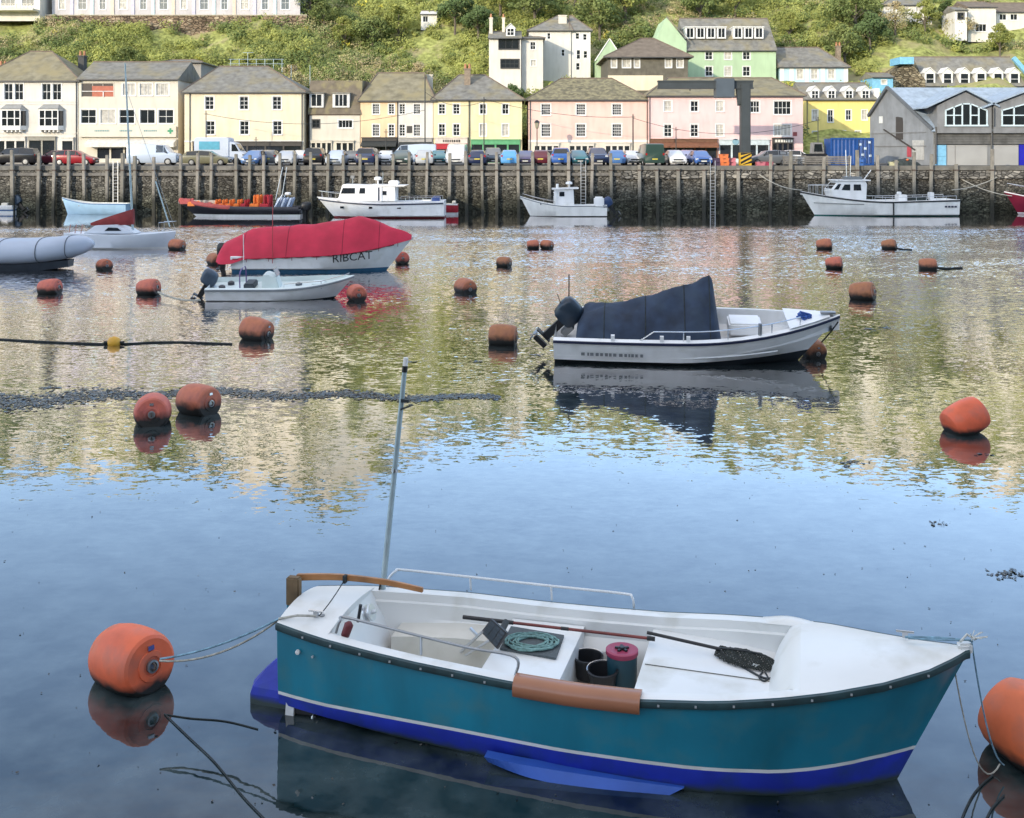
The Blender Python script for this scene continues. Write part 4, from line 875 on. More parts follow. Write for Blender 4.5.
# red-hulled stern behind the cruiser
t, L_, k, X, Z = qboat('red_dinghy', 'small boat with red sides and pale rim behind the cruiser\'s stern', 424, 458, 215, dy=.5)
h = Hull(t, L_, 1.5, .95, .98, 1.15, [redj, redj, paintw], rake=.3, tr=.9, lev=(.3, .22), deckz=.1, rub=paintw, pw=3, deckmat=gel2)
b = MB(); b.box(.2, .5, -.5, .5, .85, 1.25); b.build('box', gel2, t, bev=.03)
# small white fishing boat
t, L_, k, X, Z = qboat('day_fishing_boat', 'small white fishing boat with a boxy wheelhouse and blue outboard', 520, 606, 217, dy=1.3)
h = Hull(t, L_, 2.4, 1.0, .95, 1.75, [mat('fishing_white', (.80, .80, .78), .45, .07, 1.2, streak=.25), paintw, darkbot], rake=.9, tr=.92, lev=(.08, .03), deckz=.25, rub=mat('grey_rub', ()), pw=2.2)
b = MB(); b.prism([(X(574), .7), (X(554), .7), (X(553.5), Z(192)), (X(555), Z(189)), (X(573), Z(189))], -.8, .8, 'y'); cb = b.build('wheelhouse', paintw, t, bev=.04)
sidewin(cb, [[(X(559), Z(196)), (X(564), Z(196)), (X(564), Z(191.5)), (X(559), Z(191.5))]], .812)
winquads(cb, [[(X(553.6), -.65, Z(196)), (X(553.6), .65, Z(196)), (X(553.7), .65, Z(191)), (X(553.7), -.65, Z(191))]])
b = MB(); b.prism([(X(578), Z(188.6)), (X(552), Z(189.4)), (X(552), Z(188.2)), (X(578), Z(187.2))], -.95, .95, 'y'); b.build('roof', paintw, t)
b = MB(); b.tube([(X(557.5), -.4, Z(188)), (X(557.5), -.4, Z(184))], .12, 8); b.build('life_jacket', paintw, t)
b = MB(); b.lathe([(.26, 0), (.3, .05), (.28, .18), (.1, .24)], 12, Matrix.Translation((X(569), 0, Z(184.2)))); b.tube([(X(569), 0, Z(188)), (X(569), 0, Z(184))], .05, 6); b.build('radar_dome', paintw, t, smooth=40)
rail(t, [(X(556), .85, .9), (X(556), .85, Z(191))], .05, name='post', m=paintw)
b = MB(); b.loft([[Vector((x, -h.half(x) - .012, h.sheer(x) - .12 + .0)), Vector((x, -h.half(x) - .012, h.sheer(x) - .18))] for x in np.linspace(.1, L_ * .6, 10)]); b.build('orange_trim', mat('rust_trim', (.38, .13, .05), .7), t)
for sd in (-1, 1):
    pts = [Vector((x, sd * (h.half(x) - .06), h.sheer(x) + .3)) for x in np.linspace(L_*.6, L_*.97, 7)]
    rail(t, pts, .02, [(q_, q_ - Vector((0, 0, .3))) for q_ in pts[::2]], 'bow_rail')
b = MB(); b.box(X(603), X(593), .75, 1.25, .8, 1.75); b.build('engine_cover', paintw, t, bev=.12)
outboard(t, -.15, .0, .75, 1.35, mat('blue_cowl', (.025, .05, .13), .35, .2, 3), tilt=R(38))
for a0, n_ in ((X(541), 6), (X(600), 5)):
    b = MB()
    for i in range(n_): b.box(a0 - .12*i, a0 - .12*i + .08, h.half(a0)*.93 + .03, h.half(a0)*.93 + .05, (.78 if n_ == 5 else 1.02), (1.0 if n_ == 5 else 1.2))
    b.build('registration_mark', navyp, t)
# larger white fishing boat
t, L_, k, X, Z = qboat('wheelhouse_fishing_boat', 'long white fishing boat with a three-windowed wheelhouse near its bow', 800, 953, 216.5, dy=1.7)
h = Hull(t, L_, 3.7, 1.45, 1.30, 2.15, [mat('fishing_white', ()), paintw, greenbot], rake=1.3, tr=.85, lev=(.16, .08), deckz=.3, rub=mat('dark_rub', (.015, .02, .025), .6), pw=2.4)
b = MB(); b.prism([(X(862), 1.2), (X(829), 1.7), (X(827), Z(190)), (X(834), Z(181.5)), (X(837), Z(180.3)), (X(861), Z(180)), (X(863), Z(184))], -1.2, 1.2, 'y'); cb = b.build('wheelhouse', paintw, t, bev=.08)
sidewin(cb, [[(X(830), Z(189)), (X(834.5), Z(189)), (X(837), Z(183.5)), (X(834.5), Z(183.5))], [(X(837.5), Z(189.5)), (X(846), Z(190)), (X(846), Z(184)), (X(840.5), Z(184))], [(X(849.5), Z(190)), (X(857), Z(190)), (X(856.5), Z(184)), (X(849.5), Z(184))]], 1.212)
winquads(cb, [[(X(828.4), -.95, Z(188.5)), (X(828.4), .95, Z(188.5)), (X(833.2), .9, Z(182.6)), (X(833.2), -.9, Z(182.6))]])
b = MB(); b.prism([(X(866), Z(180.6)), (X(832), Z(180.6)), (X(832), Z(179.6)), (X(866), Z(179.4))], -1.3, 1.3, 'y'); b.build('roof', paintw, t)
b = MB(); b.obox((X(852), 0, Z(178)), (1.6, .8, .25)); b.lathe([(.25, 0), (.28, .05), (.26, .2), (.1, .25)], 12, Matrix.Translation((X(846), 0, Z(179)))); b.build('roof_gear', greymetal, t, bev=.03)
b = MB(); b.tube([(X(846), .2, Z(179)), (X(845), .2, Z(150))], .03, 5); b.tube([(X(851), -.3, Z(179)), (X(852), -.3, Z(156))], .025, 5); b.tube([(X(862), 0, Z(182)), (X(871), 0, Z(170))], .04, 5); b.build('aerial', alu, t)
for sd in (-1, 1):
    pts = [Vector((x, sd * (h.half(x) - .15), Z(185))) for x in np.linspace(L_*.80, L_*.94, 5)]
    rail(t, pts, .025, [(q_, Vector((q_.x, q_.y, h.sheer(q_.x)))) for q_ in pts], 'bow_rail', alu)
    pts = [Vector((x, sd * (h.half(x) - .12), h.sheer(x) + .35)) for x in np.linspace(.3, L_*.55, 9)]
    rail(t, pts, .025, [(q_, q_ - Vector((0, 0, .35))) for q_ in pts], 'deck_rail', alu)
    b = MB(); b.loft([[Vector((x, sd * (h.half(x)*(.98 - .10*max(0, x/L_-.6)/.4) + .02), 1.05 + z + .5*max(0, x/L_-.6)**1.5)) for z in (.035, -.035)] for x in np.linspace(L_*.62, L_*.92, 12)]); b.build('spray_rail', greymetal, t)
b = MB(); b.box(X(905), X(897), -.6, .6, 1.0, 1.85); b.lathe([(.22, 1.85), (.22, 2.1)], 10, Matrix.Translation((X(899), 0, 0))); b.build('hauler', paintw, t, bev=.05)
b = MB(); b.box(X(933), X(929), -.4, .3, 1.1, 2.05); b.build('white_locker', paintw, t, bev=.04)
b = MB(); b.box(X(925), X(910), -1.0, .9, 1.1, 1.6); b.build('pot_stack', mat('dark_pots', (.03, .04, .04), .9, .4, 6), t, bev=.1)
b = MB()
for px, n_ in ((940, 4),):
    for i in range(n_): b.box(X(px) - .28*i, X(px) - .28*i + .2, h.half(X(px))*.95 + .0, h.half(X(px))*.95 + .03, .78, .92)
b.build('registration_mark', navyp, t)
b = MB(); b.tube([(X(886), h.half(X(886)) + .12, .1), (X(886), h.half(X(886)) + .10, 1.3)], .07, 8); b.build('fender', black, t)
# red boat at the right edge, small boat at the left edge
t, L_, k, X, Z = qboat('red_fishing_boat', 'dark red fishing boat with a white rim and bow roller', 1004, 1110, 215.5, dy=1.6)
h = Hull(t, L_, 3.2, 1.3, 1.3, 2.1, [mat('boat_crimson', (.22, .012, .035), .4, .1, 1), paintw, mat('pink_boot', (.5, .4, .4), .6)], rake=1.3, tr=.85, lev=(.2, .12), deckz=.2, rub=paintw)
rail(t, [(L_*.6, -1.3, 2.3), (L_*.8, -1.0, 2.5), (L_*.97, 0, 2.8), (L_*.8, 1.0, 2.5), (L_*.6, 1.3, 2.3)], .03, [((L_*.97, 0, 2.8), (L_*.97, 0, 2.1)), ((L_*.8, 1, 2.5), (L_*.8, 1, 1.7))])
b = MB(); b.box(L_*.3, L_*.6, -1, 1, 1.2, 3.2); b.build('wheelhouse', paintw, t, bev=.06)
t, L_, k, X, Z = qboat('small_motorboat', 'little white motorboat with a dark outboard at the quay wall', -40, 16, 213.5, bow_left=True, dy=.9)
h = Hull(t, L_, 1.9, .7, .7, 1.0, [paintw, mat('mid_blue', ()), paintw], rake=.5, tr=.9, lev=(.35, .22), deckz=.15)
outboard(t, -.1, 0, .75, 1.3, mat('grey_blue_cowl', ()), tilt=R(40))
b = MB(); b.box(.5, 1.1, -.6, .6, .6, .95); b.build('seat', gel2, t, bev=.04)

# ------------------------------------------------------------------ ropes
def rope(name, pts, r, m, label, cat='rope', group=None, n=6):
    b = MB(); b.tube(pts, r, n); return tag(b.build(name, m, None, smooth=60), label, cat, group)
eye1 = onw(161, 700) + Vector((0, 0, .36)); eye1 = P(160, 659, 11.3)
st = tow((.0, -.40, .97))
rope('mooring_rope', sag(eye1, st, .06), .011, rope_b, 'upper bluish rope from the big buoy to the launch\'s stern')
rope('mooring_rope', sag(eye1 + Vector((0, -.02, -.01)), st + Vector((0, .03, -.02)), .13), .011, rope_g, 'lower sagging rope from the big buoy to the launch\'s stern')
cl = tow(loc(316, 616, 1.02)); rope('mooring_rope', [st, cl.lerp(st, .5) + Vector((0, 0, .02)), cl], .012, rope_g, 'short rope from the stern corner to the aft cleat')
wob = lambda pts, s_: catmull(pts, 8)
rope('mooring_rope', catmull([onw(164, 714, .006), onw(190, 718, .006), onw(225, 721, .006), onw(258, 729, .006)], 8), .006, rope_d, 'dark weedy rope floating between the big buoy and rudder')
rope('mooring_rope', catmull([onw(165, 714, .012), onw(190, 738, .012), onw(215, 762, .012), onw(242, 795, .012), onw(268, 822, .012)], 8), .007, rope_d, 'dark weedy rope running away from the big buoy toward the viewer')
bc = tow(loc(905, 637, 1.29)); bt = tow((6.70, 0, 1.35)); bt2 = tow((6.72, .06, 1.32))
rope('mooring_rope', [bc, bc.lerp(bt2, .5) + Vector((0, 0, .01)), bt2], .012, rope_b, 'pale blue rope along the far edge of the foredeck')
rope('mooring_rope', [bc + Vector((.02, -.03, 0)), bc.lerp(bt, .6) + Vector((0, -.06, .015)), bt] + sag(bt, onw(1004, 765, .10), .25)[1:], .0075, rope_b, 'blue rope from the foredeck cleat hanging to the bow buoy')
rope('mooring_rope', sag(tow((6.55, -.02, 1.1)), onw(1000, 764, .08), .42), .007, rope_g, 'slacker rope looping from the stem to the bow buoy')
rope('mooring_rope', catmull([onw(993, 775, .012), onw(975, 792, .012), onw(962, 818, .012), onw(958, 840, .012)], 6), .009, rope_d, 'dark rope floating ahead of the launch\'s stem, first of two')
rope('mooring_rope', catmull([onw(1004, 795, .012), onw(992, 808, .012), onw(985, 822, .012), onw(978, 840, .012)], 6), .009, rope_d, 'dark rope floating under the bow buoy, second of two')
rs = random.Random(9); b = MB()
for i in range(9):
    a = bt + Vector((0, 0, .02)); b.tube([a, a + Vector((rs.uniform(-.04, .14), rs.uniform(-.07, .07), rs.uniform(-.02, .09)))], .004, 4)
b.tube([bt + Vector((-.12, -.05, .01)), bt + Vector((-.02, .05, .03)), bt + Vector((.02, -.03, .02))], .012, 6)
tag(b.build('frayed_rope', mat('pale_rope', (.5, .5, .46), .9, .2, 20)), 'frayed pale rope end sticking out at the launch\'s bow', 'rope')
rope('floating_line', catmull([onw(-20, 338, .02), onw(50, 342, .02), onw(113, 344, .02), onw(170, 342, .02), onw(232, 344, .02)], 10), .032, rope_d, 'long dark line floating across the water with a yellow float')
t = thing('net_float', 'small yellow float threaded on the long floating line', 'float', onw(114, 345))
b = MB(); b.lathe([(.05, -.18), (.14, -.14), (.18, 0), (.14, .14), (.05, .18)], 14, Matrix.Translation((0, 0, .08)) @ Matrix.Rotation(R(90), 4, 'Y')); b.build('body', mat('float_yellow', (.62, .33, .03), .5), t, smooth=50)
b = MB(); b.tube([(-.3, 0, .08), (.3, 0, .08)], .04, 6); b.build('line_eye', rope_d, t)
rope('mooring_rope', sag(onw(158, 292, .25), onw(200, 300, .35), .12), .035, rope_g, 'grey rope from a red buoy to the dory\'s stern')
rope('mooring_rope', sag(P(838, 322, 29.5), onw(815, 348, .2), .05), .02, rope_d, 'dark rope from the tarpaulin motorboat\'s bow to its buoy')
for a_, c_, lb in (((936, 268), (962, 268), 'rope trailing on the water beyond the furthest-along red buoy'), ((895, 248), (912, 250), 'short rope trailing from the far red buoy near the white fishing boat')):
    rope('trailing_rope', [onw(*a_, .08), onw((a_[0]+c_[0])/2, (a_[1]+c_[1])/2 + .6, .03), onw(*c_, .03)], .06, rope_d, lb)
rope('mooring_rope', sag(P(952, 190, 98.5), P(1003, 174, QY), .3), .05, rope_g, 'rope from the long fishing boat\'s stern rising to the quay')
rope('mooring_rope', sag(P(1012, 196, 98), P(960, 178, QY), .3), .05, rope_g, 'rope from the red boat\'s bow rising to the quay')
rope('mooring_rope', sag(P(802, 190, 97), P(756, 172, QY), .4), .05, rope_g, 'rope from the long fishing boat\'s bow rising to the quay')

# ------------------------------------------------------------------ weed on the water
rs = random.Random(21); b = MB()
def flake(x, y, r):
    n = rs.randint(4, 6); a0 = rs.random() * 6; st_ = rs.uniform(.3, .8); rot = rs.random() * 3
    pts = []
    for i in range(n):
        a = a0 + 2*math.pi*i/n; q = r * rs.uniform(.6, 1.2); dx, dy = q * math.cos(a), q * st_ * math.sin(a)
        pts.append((x + dx*math.cos(rot) - dy*math.sin(rot), y + dx*math.sin(rot) + dy*math.cos(rot), .002 + rs.uniform(0, .014)))
    b.add(pts, [tuple(range(n))])
for i in range(5600):
    px = 500 * rs.random() ** 1.15; w_ = interp(px, [0, 120, 150, 250, 400, 500], [9, 6, 3, 4.5, 3.5, 2]); cy = interp(px, [0, 60, 130, 190, 260, 400, 500], [402, 399, 394, 392, 394, 397, 398]) + 1.6 * math.sin(px * .05)
    py = cy + rs.gauss(0, .5) * w_; q = onw(px, py); flake(q.x, q.y, rs.uniform(.02, .085))
for cx, cy, sx_, sy_, n in ((1008, 575, 16, 5, 60), (868, 329, 5, 1, 25), (887, 328, 6, 1, 25), (50, 388, 8, 1, 25), (540, 355, 8, .8, 15), (845, 466, 6, 3, 14), (855, 462, 16, 1.5, 14), (940, 524, 10, 3, 16), (985, 455, 14, 3, 8), (410, 362, 8, .7, 14), (480, 362, 10, .8, 10)):
    for i in range(n):
        q = onw(cx + rs.gauss(0, sx_*.5), cy + rs.gauss(0, sy_*.5)); flake(q.x, q.y, rs.uniform(.02, .09) * q.y / 25)
for i in range(260):
    q = onw(rs.uniform(0, 1024), 440 + 380 * rs.random()); flake(q.x, q.y, rs.uniform(.006, .022))
sw = b.build('floating_seaweed', mat('seaweed', (.022, .024, .024), .22, .5, 4), None, recalc=False); kind(sw, 'stuff'); sw['label'] = 'dark drift of floating seaweed across the calm water'
# ------------------------------------------------------------------ quay wall
def stone_mat(name, c1, c2, c3, sc, wet=None, zsq=2.0):
    m = bpy.data.materials.new(name); m.use_nodes = True; nt = m.node_tree; N = nt.nodes; L = nt.links; b = N['Principled BSDF']
    ge = N.new('ShaderNodeNewGeometry'); mp = N.new('ShaderNodeMapping'); mp.inputs['Scale'].default_value = (sc, sc, sc * zsq); L.new(ge.outputs['Position'], mp.inputs['Vector'])
    vo = N.new('ShaderNodeTexVoronoi'); vo.inputs['Scale'].default_value = 1; L.new(mp.outputs[0], vo.inputs['Vector'])
    vd = N.new('ShaderNodeTexVoronoi'); vd.feature = 'DISTANCE_TO_EDGE'; vd.inputs['Scale'].default_value = 1; L.new(mp.outputs[0], vd.inputs['Vector'])
    sp = N.new('ShaderNodeSeparateColor'); L.new(vo.outputs['Color'], sp.inputs[0])
    cr = N.new('ShaderNodeValToRGB'); e = cr.color_ramp.elements; e[0].color = (*c1, 1); e[1].color = (*c3, 1); k = e.new(.55); k.color = (*c2, 1); L.new(sp.outputs[0], cr.inputs[0])
    mr = N.new('ShaderNodeMapRange'); mr.inputs['From Max'].default_value = .10; mr.inputs['To Min'].default_value = .25; L.new(vd.outputs['Distance'], mr.inputs['Value'])
    mx = N.new('ShaderNodeMix'); mx.data_type = 'RGBA'; mx.blend_type = 'MULTIPLY'; mx.inputs[0].default_value = 1; L.new(cr.outputs[0], mx.inputs[6]); L.new(mr.outputs[0], mx.inputs[7])
    no = N.new('ShaderNodeTexNoise'); no.inputs['Scale'].default_value = .35; no.inputs['Detail'].default_value = 8; no.inputs['Roughness'].default_value = .65; L.new(ge.outputs['Position'], no.inputs['Vector'])
    m2 = N.new('ShaderNodeMapRange'); m2.inputs['From Min'].default_value = .35; m2.inputs['From Max'].default_value = .65; m2.inputs['To Min'].default_value = .45; m2.inputs['To Max'].default_value = 1.35; L.new(no.outputs['Fac'], m2.inputs['Value'])
    mz = N.new('ShaderNodeMix'); mz.data_type = 'RGBA'; mz.blend_type = 'MULTIPLY'; mz.inputs[0].default_value = 1; L.new(mx.outputs[2], mz.inputs[6]); L.new(m2.outputs[0], mz.inputs[7])
    out = mz.outputs[2]
    if wet:
        sx = N.new('ShaderNodeSeparateXYZ'); L.new(ge.outputs['Position'], sx.inputs[0])
        ad = N.new('ShaderNodeMath'); ad.operation = 'MULTIPLY_ADD'; ad.inputs[1].default_value = -2.2; L.new(no.outputs['Fac'], ad.inputs[0]); L.new(sx.outputs['Z'], ad.inputs[2])
        rp = N.new('ShaderNodeMapRange'); rp.inputs['From Min'].default_value = wet[0] - 1.1; rp.inputs['From Max'].default_value = wet[1] - 1.1; rp.inputs['To Min'].default_value = 1; rp.inputs['To Max'].default_value = 0; L.new(ad.outputs[0], rp.inputs['Value'])
        mw = N.new('ShaderNodeMix'); mw.data_type = 'RGBA'; L.new(rp.outputs[0], mw.inputs[0]); L.new(out, mw.inputs[6])
        m3 = N.new('ShaderNodeMix'); m3.data_type = 'RGBA'; m3.blend_type = 'MULTIPLY'; m3.inputs[0].default_value = 1; L.new(out, m3.inputs[6]); m3.inputs[7].default_value = (*wet[2], 1); L.new(m3.outputs[2], mw.inputs[7]); out = mw.outputs[2]
    L.new(out, b.inputs['Base Color']); b.inputs['Roughness'].default_value = .85; b.inputs['Specular IOR Level'].default_value = .2
    bp = N.new('ShaderNodeBump'); bp.inputs['Strength'].default_value = .9; bp.inputs['Distance'].default_value = .15; L.new(mr.outputs[0], bp.inputs['Height']); L.new(bp.outputs[0], b.inputs['Normal'])
    return m
m_wall = stone_mat('rubble_wall', (.095, .09, .08), (.165, .155, .135), (.27, .255, .225), 3.3, wet=(.6, 3.0, (.48, .53, .45)))
b = MB(); nx = 300; rs = random.Random(4); rows = []
zz = np.linspace(-1, QZ - .38, 14)
for z in zz: rows.append([Vector((x, QY - .10 + .12 * (z < 1) * (1 - z) * .6 + rs.uniform(-.07, .07), z)) for x in np.linspace(-150, 150, nx)])
b.loft(rows); b.box(-420, -150, QY - .1, QY + .6, -1, QZ - .38); b.box(150, 420, QY - .1, QY + .6, -1, QZ - .38)
wall = thing('quay_wall', 'long dark rubble stone quay wall stained by the tide', 'wall', (0, 0, 0))
b.build('masonry', m_wall, wall)
b = MB(); b.box(-420, 420, QY - .22, QY + .58, QZ - .38, QZ + .02); b.build('coping', mat('coping_stone', (.15, .145, .13), .85, .28, 1.3, bump=.4, streak=.4), wall)
b = MB(); b.box(-420, 420, QY - .34, QY - .22, QZ - .9, QZ - .62); b.build('waling_beam', mat('old_timber', (.17, .16, .145), .9, .3, 2, streak=.5), wall)
b = MB(); b.box(10, PX(1024, QY) + 40, QY - .40, QY - .12, QZ - 1.15, QZ - .45); b.build('stone_band', stone_mat('pale_stone_band', (.10, .095, .085), (.20, .19, .17), (.34, .32, .28), 2.0), wall)

for px, lb in ((117, 'pale steel ladder on the quay wall behind the yacht mast'), (583, 'steel ladder on the quay wall beyond the small white fishing boat'), (712, 'steel ladder on the quay wall near the hoist column')):
    t = thing('quay_ladder', lb, 'ladder', (PX(px, QY), QY - .36, 0), 0, 'ladders on the quay wall')
    for x in (-.22, .22): b = MB(); b.box(x - .03, x + .03, -.05, .03, -.3, QZ + .5); b.build('stile', alu, t)
    for i in range(15): b = MB(); b.tube([(-.2, -.01, .1 + i * .29), (.2, -.01, .1 + i * .29)], .02, 5); b.build('rung', alu, t)
# ------------------------------------------------------------------ mooring posts
m_post = mat('grey_timber', (.225, .21, .18), .9, .22, 2.0, bump=.4, streak=.55, rand=.18, wet=(1.2, 1.2, (.035, .036, .028)))
POSTS = [(13,150,9),(38,153,9),(53,152,8),(68,151,8),(85,154,8),(107,155,8),(122,153,9),(135,156,9),(154,157,8),(180,155,8),(197,153,8),(211,153,8),(237,154,8),(249,155,8),(264,155,8),(280,153,8),(294,154,8),
 (311,152,8),(327,154,8),(344,155,8),(360,154,8),(377,155,8),(392,154,8),(409,152,8),(426,152,7),(449,153,9),(467,151,9),(483,154,7),(497,152,8),(519,154,8),(534,152,9),(550,153,8),(569,152,9),(591,153,8),(612,153,8),
 (640,165,9),(658,168,8),(679,168,9),(704,169,9),(722,169,8),(739,168,9),(770,154,8),(790,151,9),(823,157,8),(858,150,9),(879,155,8),(897,160,8),(914,152,8),(930,154,8),(957,164,9),(992,149,9)]
LM = [(0,45,'the black car'),(45,78,'the red hatchback'),(78,133,'the tall white shop'),(133,178,'the pale van'),(178,200,'the gap beside the cream house'),(200,248,'the large pale box van'),(248,303,'the cream house'),(303,360,'the white cottage with dormers'),
 (360,398,'the orange house'),(398,433,'the white half-house'),(433,470,'the red shop'),(470,525,'the green shopfront'),(525,580,'the first mossy-roofed pink windows'),(580,648,'the last mossy-roofed pink windows'),
 (648,718,'the brown awning'),(718,760,'the steel hoist column'),(760,803,'the widest pink-house window'),(803,850,'the bright yellow house'),(850,872,'the blue container'),(872,938,'the fish market gable'),(938,970,'the pale blue door'),(970,1024,'the grey shutters')]
ORD = ['first', 'second', 'third', 'fourth', 'fifth', 'sixth']
proto = None; cnt = {}
for px, top, wpx in POSTS:
    lm = next(n for a, c, n in LM if a <= px < c); k = cnt.get(lm, 0); cnt[lm] = k + 1
    tot = sum(1 for q in POSTS if next(n for a, c, n in LM if a <= q[0] < c) == lm)
    lb = f'grey timber mooring post on the quay wall in front of {lm}' if tot == 1 else f'{ORD[k]} of {tot} grey mooring posts, from the left, below {lm}'
    Yp = QY - .52; zt = PZ(top, Yp); hgt = zt + 1.0; t = thing('mooring_post', lb, 'post', (PX(px, Yp), Yp, -1), R(random.uniform(-4, 4)), 'timber posts along the quay wall')
    t.rotation_euler.x = R(random.uniform(-.6, .5)); t.rotation_euler.y = R(random.uniform(-1.3, 1.3))
    w_ = wpx * QY / F * .19
    b = MB(); b.loft([[Vector((sx_ * w_ * q, sy_ * w_ * q, z)) for sx_, sy_ in ((-1,-.7),(-.7,-1),(.7,-1),(1,-.7),(1,.7),(.7,1),(-.7,1),(-1,.7))] for z, q in ((0, 1.05), (hgt*.5, 1.0), (hgt - .06, .96), (hgt, .84))], closed=True, cap0=True, cap1=True)
    b.build('timber', m_post, t, smooth=20)
    b = MB(); b.box(-w_*1.1, w_*1.1, -w_*1.08, w_*1.0, QZ + .55, QZ + .68); b.build('iron_strap', mat('rusty_iron', ()), t)

# ------------------------------------------------------------------ vehicles on the quay
tyre = mat('tyre', (.02, .02, .021), .8); lamp = mat('headlight_glass', (.55, .58, .6), .08, .1, 4); tail = mat('tail_lamp', (.35, .015, .015), .2); plate = mat('number_plate', (.6, .6, .55), .5); plate2 = mat('rear_plate', (.55, .45, .06), .5)
CK = {}
def car_mesh(kd):
    """half-width profiles along the car, x forward"""
    if kd == 'hatch': Lh = [(1.98,.32,.60,.62,.66,.62),(1.9,.22,.68,.72,.80,.76),(1.0,.20,.92,.97,.86,.78),(.25,.20,.96,1.40,.87,.60),(-.8,.20,.98,1.47,.87,.60),(-1.65,.20,1.0,1.36,.85,.57),(-1.95,.24,.98,1.02,.82,.72),(-2.0,.34,.8,.82,.76,.70)]
    elif kd == 'suv': Lh = [(2.2,.40,.80,.82,.72,.68),(2.12,.28,.95,1.0,.86,.80),(1.1,.26,1.05,1.12,.92,.84),(.55,.26,1.10,1.62,.93,.68),(-.8,.26,1.12,1.70,.93,.68),(-2.0,.26,1.12,1.62,.91,.66),(-2.2,.30,1.08,1.14,.88,.80),(-2.25,.40,.9,.92,.82,.78)]
    elif kd == 'van': Lh = [(2.35,.42,.85,.90,.78,.72),(2.25,.26,1.05,1.12,.92,.86),(1.7,.24,1.15,1.25,.96,.90),(1.05,.24,1.2,1.95,.97,.80),(-1.0,.24,1.2,2.08,.97,.84),(-2.3,.24,1.2,2.06,.96,.84),(-2.42,.26,1.2,1.98,.94,.82),(-2.45,.36,1.15,1.5,.92,.84)]
    else: Lh = [(2.15,.32,.58,.60,.66,.62),(2.05,.22,.68,.72,.82,.76),(1.1,.20,.88,.93,.87,.78),(.3,.20,.92,1.36,.88,.60),(-.7,.20,.94,1.43,.88,.60),(-1.9,.20,.95,1.34,.86,.57),(-2.25,.24,.94,.98,.82,.72),(-2.3,.34,.8,.82,.76,.70)]
    rings = []
    for x, zb_, zm, zt, w1, w2 in Lh:
        rings.append([Vector(v) for v in ((x, -w1*.9, zb_), (x, -w1, zb_ + .15), (x, -w1, zm - .08), (x, -w1*.97, zm), (x, -w2, zt - .03), (x, -w2*.8, zt), (x, w2*.8, zt), (x, w2, zt - .03), (x, w1*.97, zm), (x, w1, zm - .08), (x, w1, zb_ + .15), (x, w1*.9, zb_))])
    return Lh, rings
def panel(b, q, ins, off):                # an inset pane just proud of the quad q
    c = sum(q, Vector()) / 4; n = (q[1]-q[0]).cross(q[3]-q[0]).normalized()
    if n.dot(c - Vector((0, 0, .8))) < 0: n = -n
    p = [c + (v - c) * (1 - ins) + n * off for v in q]
    b.add(p, [(0,1,2,3)])
